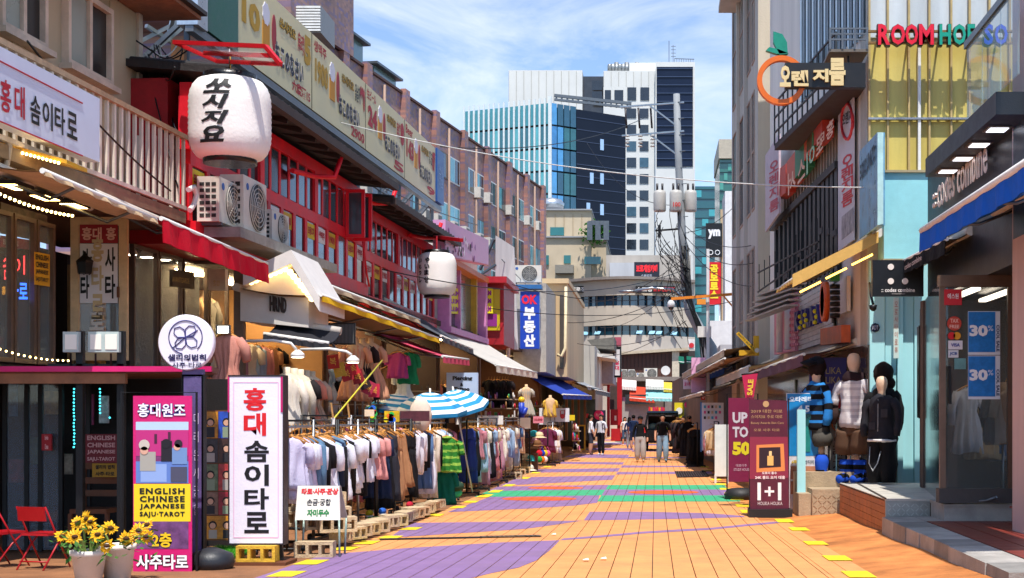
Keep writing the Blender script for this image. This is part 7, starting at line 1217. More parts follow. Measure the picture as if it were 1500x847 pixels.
def body_top(B, col, strip=None, name='top', sleeve=.5, w=.24, sc=22, hem=.78):
    w *= .86
    b = MB(); b.loft([[Vector((w_ * math.cos(a * math.pi / 12), d_ * math.sin(a * math.pi / 12) * (1 + .08 * math.sin(5 * a + z * 9)), z)) for a in range(24)] for w_, d_, z in ((.07, .07, 1.48), (.13, .09, 1.46), (w * .92, .12, 1.39), (w * .95, .14, 1.3), (w * .93, .14, 1.22), (w * .92, .14, 1.14), (w * .93, .145, 1.05), (w * .96, .15, .96), (w, .155, .88), (w * 1.0, .16, hem))])
    for s in (-1, 1): b.tube([(s * w * .8, 0, 1.38), (s * (w + .05), -.01, 1.24), (s * (w + .07), -.02, 1.38 - sleeve * .6), (s * (w + .06), -.06, 1.36 - sleeve)], [.066, .062, .055, .05], 12)
    B(b, name, cloth(col), strip, sc)
def legs(B, col, z1=.06, r0=.11, r1=.075, name='trousers', strip=None, top=.92, sp=.1):
    b = MB()
    b.loft([[Vector((.2 * math.cos(a * math.pi / 8), .13 * math.sin(a * math.pi / 8), z)) for a in range(16)] for z in (top, top - .08, top - .16)])
    for s in (-1, 1): b.tube([(s * sp, 0, top - .1), (s * (sp + .01), 0, (top + z1) / 2 + .05), (s * (sp + .015), .01, z1)], [r0, (r0 + r1) / 2, r1], 12)
    B(b, name, cloth(col), strip)
t, B = mannequin('child-like mannequin in blue and black striped hoodie, denim shorts and cap', PX(1196, 22.7), 22.7, .50, 2.05, -.9, None)
body_top(B, '2a7ac0', '15151a', 'striped_hoodie', .52, .22, 14); legs(B, '4a4640', .55, .13, .13, 'denim_shorts', top=.82); b = MB(); [b.tube([(s * .1, 0, .55), (s * .1, 0, .4)], .05, 10) for s in (-1, 1)]; B(b, 'leg', mat('c8a88a', .5)); b = MB(); [b.tube([(s * .1, 0, .42), (s * .1, 0, .2), (s * .1, 0, .06), (s * .1, -.1, .03)], [.085, .09, .08, .06], 12) for s in (-1, 1)]; B(b, 'striped_sock', cloth('2050c0'), '101014', 18)
b = MB(); b.ball((0, .02, 1.68), .13, 12, None, (1, 1, 1.15)); b.ball((0, .07, 1.52), .11, 10, None, (1, .7, 1.4)); B(b, 'hair', cloth('241614')); b = MB(); b.ball((0, 0, 1.77), .125, 14, None, (1, 1, .7)); b.box((-.09, -.24, 1.745), (.09, -.08, 1.765)); B(b, 'cap', cloth('161a24'))
t, B = mannequin('mannequin in pale striped t-shirt, brown cargo shorts and striped leg warmers', PX(1250, 22.4), 22.35, .55, 2.12, -.7, None)
body_top(B, 'd4d0d0', 'b8b4b8', 'striped_t_shirt', .3, .25, 20, .74); b = MB(); b.loft([[Vector((w_ * math.cos(a * math.pi / 8), d_ * math.sin(a * math.pi / 8), z)) for a in range(16)] for w_, d_, z in ((.1, .09, 1.52), (.17, .12, 1.46), (.18, .13, 1.4), (.12, .1, 1.36))]); b.tube([(.1, .05, 1.46), (.2, .1, 1.3), (.16, .12, 1.05)], [.07, .06, .04], 8); B(b, 'scarf_hood', cloth('2a1a1e')); legs(B, '5a4232', .38, .15, .15, 'cargo_shorts', top=.8, sp=.11)
b = MB(); [b.box((s * .2 - .03, -.09, .46), (s * .2 + .03, .07, .62)) for s in (-1, 1)]; B(b, 'cargo_pocket', cloth('4e3a2c')); b = MB(); [b.tube([(s * .3, -.02, 1.06), (s * .3, -.05, .8)], [.045, .035], 10) for s in (-1, 1)]; B(b, 'arm_warmer', cloth('3a2a28')); b = MB(); b.tube([(.11, 0, .4), (.11, 0, .3)], .02, 8); B(b, 'steel_rod', STEEL); b = MB(); [b.tube([(s * .11, 0, .3), (s * .11, 0, .16), (s * .11, -.02, .06), (s * .11, -.2, .03)], [.1, .1, .09, .06], 12) for s in (-1, 1)]; B(b, 'striped_leg_warmer', cloth('2050c0'), '101014', 18)
t, B = mannequin('dark haired mannequin in black behind the bald black-jacketed one', PX(1293, 21.8), 21.75, .56, 1.85, -.4, None); body_top(B, '141416', None, 'black_top', .55, .23); legs(B, '18181c', .03); b = MB(); b.ball((0, .02, 1.68), .16, 14, None, (1, 1, 1.15)); b.ball((.02, .05, 1.55), .15, 12, None, (1, .8, 1)); B(b, 'hair', cloth('1c1210'))
t, B = mannequin('bald mannequin in black jacket and black trousers with a chain', PX(1290, 21.1), 21.0, .566, 1.68, -.6, None); body_top(B, '28282e', None, 'black_jacket', .56, .27, hem=.72); legs(B, '131316', .03, .12, .12); b = MB(); b.lathe((0, 0, .70), [(.24, 0), (.245, .04)], 20); B(b, 'shirt_hem', cloth('d8d4d0')); b = MB(); b.tube([(-.14, -.14, .62), (-.15, -.17, .35), (-.08, -.17, .22), (.0, -.16, .35), (.05, -.14, .55)], .012, 6); B(b, 'chain', STEEL); b = MB(); b.box((-.16, -.165, .9), (-.04, -.15, 1.02)); b.box((.06, -.165, 1.1), (.18, -.15, 1.24)); B(b, 'pocket', cloth('34343a')); b = MB(); b.bar((0, -.15, .76), (0, -.135, 1.4), .014); B(b, 'chain', STEEL)
# --- grey concrete building beyond
cY = 36.0; FK = Fac((PX(1110, cY), cY), (PX(1072, 43.5), 43.5)); cbld = thing('concrete_building', 'tall weathered concrete building with narrow windows on the right', 'building', (3.5, 37, 0)); CONC = mat('bdb7ae', .8, var=.25, scale=.8, bump=.3, fine=20, streak=True, key='conc'); CRW = mat('c9bda8', .8, var=.22, scale=.9, bump=.3, fine=20, streak=True, key='crw')
b = MB(); q0, q1 = FK.uz(0, 0), FK.uz(FK.u(1072), 0); b.prism([q0, q1, Vector((q1.x + 5, q1.y, 0)), Vector((q0.x + 5, q0.y, 0))], (0, 0, 16)); b.build('wall', CONC, cbld); b = MB(); b.box((q0.x + .005, cY - .06, 0), (q0.x + 5, cY - .005, 15.9)); b.build('gable_wall', CRW, cbld)
for z0, z1_ in ((2.6, 6.2), (7.2, 10.4), (11.2, 14.6)):
    for a_, b_ in ((1075, 1082), (1085, 1093), (1096, 1101), (1103, 1107)): fwindow(cbld, FK, a_, b_, z0, z1_, -.02, mat('a8968a', .6, var=.2), glass('5a6a78', .06, 1, .5), t=.05, d=.05, bars=0, cross=1)
for u_ in (1094.5, 1083.5): u = FK.u(u_); slabp(FK, u - .12, u + .12, 0, 16, 0, .1, 'fin', CONC, cbld)
b = MB(); b.tube([P(1145, 0, 35.5), P(1146, 420, 35.5)], .07, 8); b.build('downpipe', mat('b8b0a0', .6), cbld); b = MB(); cbox(b, 1068, -90, 1160, -80, 35.8, 6); b.build('parapet', CONC, cbld)
py_ = thing('photo_arrow_sign', 'yellow diagonal arrow sign reading PHOTO SIGNATURE', 'sign', P(1096, 520, 34)); b = MB(); b.prism([P(1078, 489, 34), P(1082, 486, 34), P(1112, 516, 34), P(1108, 520, 34)], (0, .06, 0)); b.build('blade', flat('d8a812'), py_); b = MB(); cbox(b, 1083, 513, 1112, 521, 34.08, .2); cbox(b, 1104, 492, 1112, 513, 34.08, .2); b.build('bracket', flat('c89a10'), py_); b = MB(); text_into(b, 'PHOTO SIGNATURE', P(1080.5, 490, 34), P(1108, 517.5, 34), P(1082.5, 487.8, 34), INK, bold=.02, lift=.006); b.build('lettering', None, py_, fixn=False)
for a in ((1000, 548, 1062, 512, 'c8b49a', 'long beige awning past the maroon banner', .9), (1050, 556, 1098, 536, 'b8bcc0', 'pale grey awning under the yellow arrow sign', .8), (1096, 548, 1178, 519, '6a4a5a', 'dark striped awning over the cosmetics posters', .9), (1030, 552, 1062, 538, '2a62c0', 'small bright blue awning among the far right shops', .5)): awning('folding_awning', a[5], FR, (a[0], a[1]), (a[2], a[3]), a[6], .22, cloth(a[4]), .2, ribs=2)
# ================================================================== background
# --- glass tower
ta = thing('glass_tower', 'teal and navy glass office tower with white vertical fins', 'building', P(800, 600, 235)); FA = Fac((PX(680, 238.6), 238.6), (PX(806, 232), 232)); FBb = Fac((PX(806.5, 232), 232), (PX(844, 235), 235)); FCc = Fac((PX(844, 235), 235), (PX(916, 241), 241))
zT = PZ(150, 232); TG = [glass('3f8f98', .12, 1, .15), glass('5aaeb4', .12, 1, .15), glass('2f6f7a', .12, 1, .15)]
b = MB(); b.prism([FA.uz(0, 0, -.5), FA.uz(FA.u(806), 0, -.5), Vector((PX(844, 236) - .3, 236, 0)), Vector((PX(915, 242), 242, 0)), Vector((PX(760, 260), 260, 0))], (0, 0, zT - .6)); b.build('core', mat('24343c', .5), ta)
nF = 17; ua, ub = FA.u(680), FA.u(806); ua, ub = min(ua, ub), max(ua, ub)
for i in range(nF):
    u = ua + (ub - ua) * i / nF; slabp(FA, u - .16, u + .16, 0, zT + .8, 0, .14, 'fin', paint('dfe6e6'), ta)
    for j in range(13):
        z = zT - 3.9 * (j + 1); slabp(FA, u + .2, u + (ub - ua) / nF - .2, z + .25, z + 3.8, -.1, .12, 'pane', TG[(i * 3 + j * 5 + (i * j) % 4) % 3], ta)
slabp(FA, ub - .3, ub + .3, 0, zT + 1, 0, .2, 'corner_fin', paint('dfe6e6'), ta)
vb = FBb.u(844)
for i in range(4):
    for j in range(13): z = zT - 3.9 * (j + 1); slabp(FBb, vb * i / 4 + .1, vb * (i + 1) / 4 - .1, z + .2, z + 3.8, -.1, .2, 'pane', glass(('3f86c0', '4f9ad0', '2a5a70', '2f6a70')[(i + (j % 3 == 0)) % 4 if i < 2 else 2 + (j % 2)], .08, 1, .25), ta)
vc = FCc.u(916); slabp(FCc, 0, vc, 0, zT - .5, -.2, .3, 'dark_face', mat('131b2c', .35, var=.2, scale=.2, bump=0, spec=.25), ta)
for j in range(26): z = zT - 2.0 * (j + 1); slabp(FCc, 0, vc, z, z + .12, .1, .06, 'floor_line', mat('3a4660', .4), ta)
for px, py in ((881, 212), (866, 261), (881, 262), (861, 305), (881, 307)): u = FCc.u(px); z = PZ(py, FCc.Y(px)); slabp(FCc, u - .35, u + .35, z - 1.0, z + .9, .1, .12, 'lit_window', flat('a8c8ec', .2), ta)
for i in range(14): b = MB(); x = 815 + 8 * i; b.bar(P(x, 148 + i * .9, 240), P(x, 139 + i * .9, 240), .3); b.build('roof_frame', GREYM, ta)
b = MB(); b.bar(P(812, 140, 240), P(925, 152, 240), .5); b.bar(P(812, 146, 240), P(925, 158, 240), .4); b.build('roof_rail', GREYM, ta)
# --- white tower
tw = thing('white_tower', 'white panelled high-rise with dark glass side and grid of windows', 'building', P(890, 600, 300)); WT = mat('d6d6d2', .6, var=.08, scale=.15, key='wt'); Yw = 300; DW = glass('262c34', .1, .8, .4)
for x0, y0, x1, y1, m, dp, nm in ((745, 103, 853, 420, WT, 40, 'left_block'), (853, 112, 884, 420, glass('3a3a3c', .15, .8, .3), 30, 'glass_recess'), (884, 104, 960, 420, WT, 38, 'right_block'), (922, 92, 988, 112, WT, 20, 'roof_house'), (960.2, 91, 1018, 420, WT, 36, 'end_block')): b = MB(); cbox(b, x0, y0, x1, y1, Yw + (3 if nm in ('glass_recess', 'roof_house') else -2 if nm == 'end_block' else 0), dp); b.build(nm, m, tw)
for i in range(10): b = MB(); cbox(b, 745 + 11 * i, 104, 745.6 + 11 * i, 165, Yw - .1, .15); b.build('panel_joint', mat('a8a8a2', .7), tw)
for i in range(7): b = MB(); cbox(b, 884 + 11 * i, 105, 884.6 + 11 * i, 126, Yw - .1, .15); b.build('panel_joint', mat('a8a8a2', .7), tw)
b = MB(); cbox(b, 962, 98, 1015, 244, Yw - 2.2, .3); b.build('dark_panel', mat('14213a', .35, var=.2, scale=.2, bump=0, spec=.25), tw)
for j in range(12): b = MB(); cbox(b, 962, 100 + 12 * j, 1015, 101 + 12 * j, Yw - 2.4, .2); b.build('panel_line', mat('3a4a68', .4), tw)
def tw_win(x0, y0, x1, y1, m=DW): b = MB(); cbox(b, x0, y0, x1, y1, Yw - .15, .3); o = b.build('window', m, tw)
for x0, x1 in ((886, 895), (900, 913), (919, 932), (938, 951)): tw_win(x0, 132 - (x0 > 915) * 4, x1, 149 - (x0 > 915) * 2)
for j in range(9):
    for x0, x1 in ((918, 932), (937, 950)): tw_win(x0, 159 + 24 * j, x1, 173 + 24 * j, DW if (j + x0) % 4 else glass('3a5a6a', .1, .8, .4))
for j in range(2): tw_win(867, 118 + 16 * j, 882, 132 + 16 * j)
letters(tw, 'purple_letter', [lambda mb: text_into(mb, 'M', P(766, 150, Yw), P(766, 136, Yw), P(758, 150, Yw), flat('6a20b0'), bold=.08, lift=-.2)])
b = MB(); [b.lathe(P(893 + 5 * i, 104, Yw + 10), [(.5, 0), (.5, 1.1 + .4 * (i % 3)), (.4, 1.5)], 8) for i in range(10)]; b.build('rooftop_ducts', metalm('9a9ea0', .5), tw)
b = MB(); b.bar(P(980, 92, Yw), P(980, 60, Yw), .15); b.bar(P(986, 92, Yw), P(986, 66, Yw), .12); [b.bar(P(983, 68 + 5 * i, Yw), P(990, 68 + 5 * i, Yw), .1) for i in range(4)]; b.build('antenna', GREYM, tw)
for i in range(9): b = MB(); b.bar(P(988 + 3.4 * i, 92, Yw), P(988 + 3.4 * i, 86, Yw), .1); b.build('roof_baluster', GREYM, tw)
b = MB(); b.bar(P(988, 86, Yw), P(1017, 87, Yw), .15); b.build('roof_rail', GREYM, tw)
# --- dark office behind the beige building (upper left)
dt_ = thing('dark_office_block', 'dark blue-grey office block with white windows behind the beige eave', 'building', P(235, 300, 80)); b = MB(); cbox(b, 150, -120, 275, 420, 80, 15); b.build('wall', mat('38444c', .6, var=.1, scale=.2), dt_)
for i in range(4):
    for j in range(4): b = MB(); cbox(b, 215 + 21 * i - (j % 2), -2 + 24 * j - 24, 229 + 21 * i, 12 + 24 * j - 22, 79.9, .15); w_ = b.build('window', paint('cfd8da'), dt_); b = MB(); cbox(b, 216 + 21 * i, -24 + 24 * j + 1, 228 + 21 * i, -11 + 24 * j, 79.85, .05); b.build('pane', glass('8fa8b4', .1), w_)
sc_ = thing('steel_brace', 'diagonal steel bracing of the billboard seen against the dark office block', 'scaffold', P(245, 60, 22)); b = MB(); [b.bar(P(x0, y0, 22), P(x1, y1, 22.5), .06) for x0, y0, x1, y1 in ((203, 62, 268, 28), (214, 38, 252, 62), (260, 0, 245, 60), (205, 90, 268, 40), (222, 8, 262, 36))]; b.build('braces', metalm('a8acb0'), sc_)
# --- beige stone building, curved band building, brown shed
bs_ = thing('beige_stone_building', 'stepped beige stone building with teal windows below the glass tower', 'building', P(845, 500, 130)); BSM = mat('c4b296', .75, var=.14, scale=.3, key='bs'); Yb_ = 130
for x0, y0, x1, y1, dd in ((793, 308, 866, 352, 4), (790, 348, 866, 424, 2), (866, 352, 888, 430, 3)): b = MB(); cbox(b, x0, y0, x1, y1, Yb_ + dd, 14); b.build('block', BSM, bs_); b = MB(); cbox(b, x0 - 1, y0 - 2, x1 + 1, y0, Yb_ + dd - .3, 14.5); b.build('cornice', mat('9a9ca0', .6), bs_)
for x0, y0, x1, y1 in ((806, 333, 826, 345), (826, 374, 836, 386), (856, 376, 880, 387), (798, 374, 804, 388)): b = MB(); cbox(b, x0, y0, x1, y1, Yb_ + 1.8 if y0 > 350 else Yb_ + 3.8, .3); b.build('window', glass('1f6a66', .1, .9, .2), bs_)
for i in range(5): b = MB(); cbox(b, 800 + 13 * i, 314, 800.5 + 13 * i, 347, Yb_ + 3.9, .12); b.build('stone_joint', mat('9a8a70', .8), bs_)
b = MB(); cbox(b, 813, 388, 840, 400, Yb_ + 1, 1.2); b.build('balcony', mat('8a8478', .6), bs_); b = MB(); b.lathe(P(808, 306, 138), [(1.2, 0), (1.3, .5), (1.0, .9), (.2, 1.1)], 14); b.build('roof_duct', metalm('c8ccd0'), bs_); b = MB(); [b.bar(P(x, 325, Yb_), P(x, 352, Yb_), .5) for x in (864, 876, 888)]; b.bar(P(862, 327, Yb_), P(892, 327, Yb_), .4); b.build('pergola', GREYM, bs_)
pl = thing('roof_shrub', 'green shrub on the roof terrace of the beige stone building', 'shrub', P(872, 350, 131)); b = MB(); r = random.Random(9)
for i in range(400): p = P(872, 341, 131) + Vector((r.gauss(0, .5), r.gauss(0, .4), r.gauss(0, .5))); e = Vector((r.uniform(-1, 1), r.uniform(-1, 1), r.uniform(-1, 1))).normalized() * .22; f = e.cross(Vector((r.random(), r.random(), r.random()))).normalized() * .1; b.face([p - e, p + f, p + e, p - f])
b.build('crown', mat('4a8a2a', .7, var=.4), pl, fixn=False); MB().tube([P(872, 352, 131), P(872, 342, 131)], .08, 6).build('trunk', WOOD, pl)
cv = thing('banded_stone_building', 'stone building with two dark blue window bands closing the street', 'building', P(920, 560, 112)); SB = mat('c4b8a6', .7, var=.14, scale=.4, key='sb'); Yv = 112
# gently bowed front
def bow(x): return Yv - 3.0 * math.sin(max(0, min(1, (x - 825) / 190)) * math.pi) ** 1
def bowslab(y0, y1, m, nm, pr=0, x0=825, x1=1018, n=12, par=cv):
    b = MB()
    for i in range(n):
        a_, c_ = x0 + (x1 - x0) * i / n, x0 + (x1 - x0) * (i + 1) / n; Ya, Yc_ = bow(a_) - pr, bow(c_) - pr; za0, za1 = PZ(y1, Yv), PZ(y0, Yv); b.prism([Vector((PX(a_, Yv), Ya, za0)), Vector((PX(c_, Yv), Yc_, za0)), Vector((PX(c_, Yv), Yc_, za1)), Vector((PX(a_, Yv), Ya, za1))], (0, 8 + pr, 0), m)
    return b.build(nm, m, par)
bowslab(415, 437, SB, 'upper_stone'); bowslab(437, 452, glass('16344a', .08, 1, .6), 'upper_glass_band', -.2); bowslab(452, 480, SB, 'middle_stone'); bowslab(480, 494, glass('123a4a', .08, 1, .5), 'lower_glass_band', -.2); bowslab(494, 640, mat('c9c0b2', .7, var=.15, scale=.4), 'lower_stone'); bowslab(411, 415, mat('8a8078', .7), 'cornice', .5)
for i in range(16): x = 828 + 12 * i; b = MB(); b.box((PX(x, Yv) - .04, bow(x) - .05, PZ(452, Yv)), (PX(x, Yv) + .04, bow(x) + .3, PZ(437, Yv))); b.build('mullion', DARK, cv); b = MB(); b.box((PX(x, Yv) - .04, bow(x) - .05, PZ(494, Yv)), (PX(x, Yv) + .04, bow(x) + .3, PZ(480, Yv))); b.build('mullion', DARK, cv)
for x in (848, 856, 874, 934, 952, 962, 984): b = MB(); p = Vector((PX(x, Yv), bow(x), PZ(488, Yv))); b.obox(p, (.45, 0, 0), (-.1, -.3, -.25), (0, 0, .02)); b.build('open_vent', glass('8fc0d8', .1), cv)
for i, (x0, x1, s, c) in enumerate(((829, 858, '스페로장', 'e8e4dc'), (932, 956, '스포장', 'e8e4dc'), (957, 988, '보로게홍카페', 'd8202c'))): b = MB(); cbox(b, x0 - 1, 419, x1 + 1, 429, bow((x0 + x1) / 2) - .6, .3); q = b.build('name_board', DARK, cv); b = MB(); ctext(b, s, x0, 420.5, x1, 427.5, bow((x0 + x1) / 2) - .6, flat(c), bold=.03, lift=.02); b.build('lettering', None, q, fixn=False)
bgs = thing('board_game_sign', 'dark rooftop sign with red Korean lettering above the stone building', 'sign', P(947, 410, 116)); b = MB(); cbox(b, 929, 384, 966, 410, 116, .5); b.build('panel', flat('141a2c'), bgs); letters(bgs, 'lettering', [lambda mb: ctext(mb, '보로게임카페', 932, 388, 963, 399, 116, flat('e0202c', emit=.3), bold=.05, lift=.03), lambda mb: ctext(mb, '스페로장', 939, 402, 955, 406, 116, flat('c8d0e0'), lift=.03)])
gw = thing('grey_roof_wall', 'weathered grey rooftop wall behind the red lettered sign', 'wall', P(925, 412, 118)); b = MB(); cbox(b, 888, 374, 1012, 414, 119, 5); b.build('wall', mat('b4aca2', .8, var=.25, scale=.5, streak=True), gw); b = MB(); cbox(b, 893, 385, 950, 413, 118.6, .3); b.build('panel', mat('c4c6ca', .7, var=.25, scale=.6, streak=True), gw)
br_ = thing('brown_clad_building', 'low brown metal clad building over the end of the street', 'building', P(950, 600, 92)); b = MB(); cbox(b, 905, 516, 984, 600, 92, 10); b.build('wall', mat('5a3428', .6, var=.12, scale=.5), br_)
for i in range(14): b = MB(); cbox(b, 907 + 5.6 * i, 518, 907.8 + 5.6 * i, 562, 91.9, .12); b.build('cladding_seam', mat('3a2018', .6), br_)
b = MB(); b.prism([P(900, 516, 91.5), P(1010, 509, 91.5), P(1010, 513, 91.5), P(900, 520, 91.5)], (0, 10, 0)); b.build('roof_edge', mat('c4b49a', .6), br_); b = MB(); cbox(b, 984.5, 514, 995, 600, 91.8, 2); b.build('column', mat('d0c4b0', .7), br_); b = MB(); cbox(b, 995.5, 514, 1018, 600, 94, 4); b.build('recess', mat('3a3432', .7, var=.4), br_)
for i, (x0, x1) in enumerate(((994, 1002), (1006, 1016))): awning('far_awning', 'small dark green awning high at the street end, %s one' % ('left' if i == 0 else 'right'), Fac((PX(x0, 91), 91), (PX(x1, 91), 91)), (x0, 530), (x1, 531), .6, .4, cloth('0f5a48'), .1, ribs=1, roller=False)
for i, (px, py, w_, h_, lb) in enumerate(((914, 555, .42, .6, 'left'), (925, 555, .4, .6, 'middle'), (953, 556, .85, .72, 'large'), (938, 556, .5, .42, 'small'))): ac_unit('%s outdoor air conditioner on the roof at the street end' % lb, P(px, py, 88), -math.pi / 2, w_, h_, .4, 'air conditioners at the street end')
sd = thing('satellite_dish', 'white satellite dish on the roof at the street end', 'satellite dish', P(975, 555, 88)); c = P(975, 543, 88); b = MB(); b.lathe(c, [(.3, -.1), (.22, -.03), (.15, .02), (.02, .04)], 20, axis='y'); b.build('dish', paint('e0ddd8'), sd); b = MB(); b.bar(c + Vector((0, .05, 0)), P(975, 556, 88.2), .06); b.build('mast', GREYM, sd)
# --- far left shops
fl = thing('far_left_shops', 'pale panelled shop building past the cream corner', 'building', P(850, 620, 66)); b = MB(); cbox(b, 838, 506, 871, 640, 66, 10); b.build('wall', mat('bdb6aa', .7, var=.2, scale=.6), fl); b = MB(); cbox(b, 866, 518, 877, 570, 70, 6); b.build('white_bay', paint('dcdad6'), fl); b = MB(); cbox(b, 876, 522, 898, 562, 74, 6); b.build('grey_panel', mat('a8a4ac', .7), fl); b = MB(); cbox(b, 831, 506, 845, 545, 63, 2); b.build('dark_stack', DARK, fl); b = MB(); b.prism([P(860, 498, 72), P(900, 494, 72), P(900, 512, 72), P(870, 510, 72)], (0, 6, 0)); b.build('tarp_roof', mat('6a665e', .8, var=.3), fl)
b = MB(); b.prism([P(866, 516, 69), P(901, 522, 69), P(901, 526, 69), P(866, 521, 69)], (0, 5, 0)); b.build('white_roof', paint('dcd8d0'), fl)
for i in range(4): b = MB(); cbox(b, 828 + 9 * i, 585, 831 + 9 * i, 645, 60 + i, .4); b.build('timber_column', mat('7a5434', .7, var=.3), fl)
b = MB(); cbox(b, 826, 585, 872, 645, 66.5 - .8, .1); b.build('glazing', glass('4a5a5c', .1, .8, .4), fl); b = MB(); cbox(b, 857, 606, 862, 612, 65, .1); b.build('red_sign', flat('c83040'), fl)
awning('far_awning', 'grey awning after the blue one', FL, (860, 566), (880, 570), 1.3, .6, cloth('8a8e94'), .15, ribs=2); awning('far_awning', 'darker grey awning beside the red posts', FL, (872, 571), (893, 576), 1.5, .7, cloth('70767e'), .2, ribs=2)
pb_ = thing('round_emblem_board', 'navy board with a pink disc behind the white-shirted men', 'sign', G(877, 645)); b = MB(); cbox(b, 869, 601, 887, 640, 63, .2); b.build('board', flat('1a1f3c'), pb_); b = MB(); b.lathe(P(877, 608, 62.95), [(.22, 0), (.22, .04)], 18, axis='y'); b.build('disc', flat('e02a70'), pb_); letters(pb_, 'lettering', [lambda mb: ctext(mb, 'PLAY', 873, 606, 881, 610, 62.93, flat('f4c0d4'), bold=.03)])
rd = thing('red_shopfront', 'red shopfront with red posts and a white numeral one', 'shop', P(900, 640, 77)); RS = mat('b01824', .45, var=.12); 
for x0, y0, x1, y1, dd, m, nm in ((889, 555, 893, 640, 0, RS, 'post'), (904, 545, 911, 640, 2, RS, 'post'), (894, 600, 911, 623, 1, RS, 'signboard'), (895, 628, 909, 646, -1, RS, 'counter'), (893, 560, 904, 600, 4, mat('4a3a34', .7, var=.4), 'interior'), (911, 588, 960, 640, 6, mat('a8a29a', .7, var=.15), 'grey_wall'), (916, 578, 950, 592, 5.8, glass('15171c', .2), 'dark_window')): b = MB(); cbox(b, x0, y0, x1, y1, 77 + dd, .6); b.build(nm, m, rd)
letters(rd, 'lettering', [lambda mb: ctext(mb, '1', 900, 609, 903, 616, 78, flat('f4f0ee'), bold=.04, lift=.02)])
vsn = thing('vertical_sign', 'tall black framed sign with magenta letters and pink cap', 'sign', P(904, 555, 76)); b = MB(); cbox(b, 898, 508, 910, 553, 76, .4); b.build('frame', BLACKM, vsn); b = MB(); cbox(b, 900, 512, 908, 550, 75.95, .1); b.build('panel', paint('dcd8d8'), vsn); b = MB(); cbox(b, 896, 494, 910, 507, 76, .6); b.build('pink_cap', mat('a84a5c', .6), vsn); letters(vsn, 'lettering', [lambda mb: vtext(mb, '홍대', 901, 528, 907, 543, 75.95, flat('d01850'), bold=.04)])
# --- far end stalls
FE = Fac((PX(905, 84), 84), (PX(1000, 84), 84)); es_ = thing('end_shops', 'cluttered row of small shops closing the far end of the street', 'shop', P(955, 640, 88)); b = MB(); cbox(b, 905, 558, 1010, 646, 88, 4); b.build('wall', mat('5a4a42', .7, var=.5, scale=.8), es_); b = MB(); cbox(b, 905, 552, 1010, 558, 86, 6); b.build('flat_roof', mat('8a8078', .7, var=.3), es_); b = MB(); b.box((-6, 84, -.02), (4, 88, .012)); b.build('pale_floor', mat('b8b0a4', .8), es_)
for i, (x0, y0, x1, y1, c) in enumerate(((912, 582, 918, 600, 'b87a9a'), (925, 592, 940, 612, 'd8d4cc'), (941, 592, 946, 640, 'c8c0b4'), (960, 588, 972, 600, 'c0a890'), (974, 588, 984, 612, 'e0d4c0'), (986, 590, 994, 615, 'e8c020'), (995, 588, 1003, 640, 'c8c0b8'), (925, 566, 938, 577, '1a1c22'))): b = MB(); cbox(b, x0, y0, x1, y1, 87.5 - .1 * i, .1); b.build('shop_panel', mat(c, .5, var=.4, scale=1.4, bump=0), es_)
for (x0, y0, x1, y1, c, lb) in ((946, 583, 985, 584, '8fd0d0', 'turquoise awning at the far end'), (922, 583, 959, 586, 'c8442c', 'red-orange awning at the far end'), (985, 582, 1000, 584, 'e8c030', 'yellow awning at the far end'), (946, 566, 972, 567, 'd8d4cc', 'pale upper awning at the far end'), (908, 566, 932, 568, 'e4d8d0', 'cream upper awning by the vertical sign'), (972, 570, 988, 571, 'c9b040', 'ochre upper awning at the far end')): awning('far_awning', lb, FE, (x0, y0), (x1, y1), 1.6 if y0 > 575 else .8, .75 if y0 > 575 else .45, cloth(c), .18, ribs=2, roller=False)
rx = thing('red_goods_stall', 'stall of red and pink boxes behind the open car', 'stall', P(960, 612, 80)); b = MB(); cbox(b, 949, 604, 974, 640, 80, .6); b.build('table', mat('5a4a44', .7), rx)
for i in range(8): b = MB(); cbox(b, 950 + 3 * i, 596 + (i % 2), 952.6 + 3 * i, 604, 79.8, .3); b.build('box', flat(('d82030', 'e8a020', 'c82060', 'd82838')[i % 4]), rx)
# --- far right shops
fr = thing('far_right_shops', 'white and lilac shop building past the utility pole', 'building', P(1040, 620, 58)); FRX = Fac((2.1, 46), (.95, 78)); slabp(FRX, 0, FRX.u(1000) if False else 32, 0, 3.6, -5, 5, 'wall', mat('7a6a60', .7, var=.4, scale=.8), fr); b = MB(); cbox(b, 1040, 470, 1110, 560, 60, 12); b.build('white_block', paint('dcd8d6'), fr); b = MB(); cbox(b, 1055, 505, 1112, 560, 50, 8); b.build('grey_block', paint('b8b4b8'), fr); b = MB(); cbox(b, 1013, 524, 1034, 575, 47.3, .3); b.build('pink_board', mat('e0a8c8', .5), fr); b = MB(); cbox(b, 1001, 556, 1013, 570, 49, .3); b.build('lilac_sign', paint('d8c8d8'), fr); letters(fr, 'lettering', [lambda mb: ctext(mb, '로이주', 1002.5, 560, 1011.5, 566, 49, flat('c02a70'), bold=.03, lift=.02)])
awning('folding_awning', 'beige awning with dark underside beside the far cafe stall', FRX, (996, 584), (1030, 574), 1.0, .3, cloth('b8a48c'), .1, ribs=2); awning('folding_awning', 'brown edged awning above the far right racks', FRX, (1002, 556), (1062, 525), .8, .2, cloth('9a7452'), .12, ribs=2)
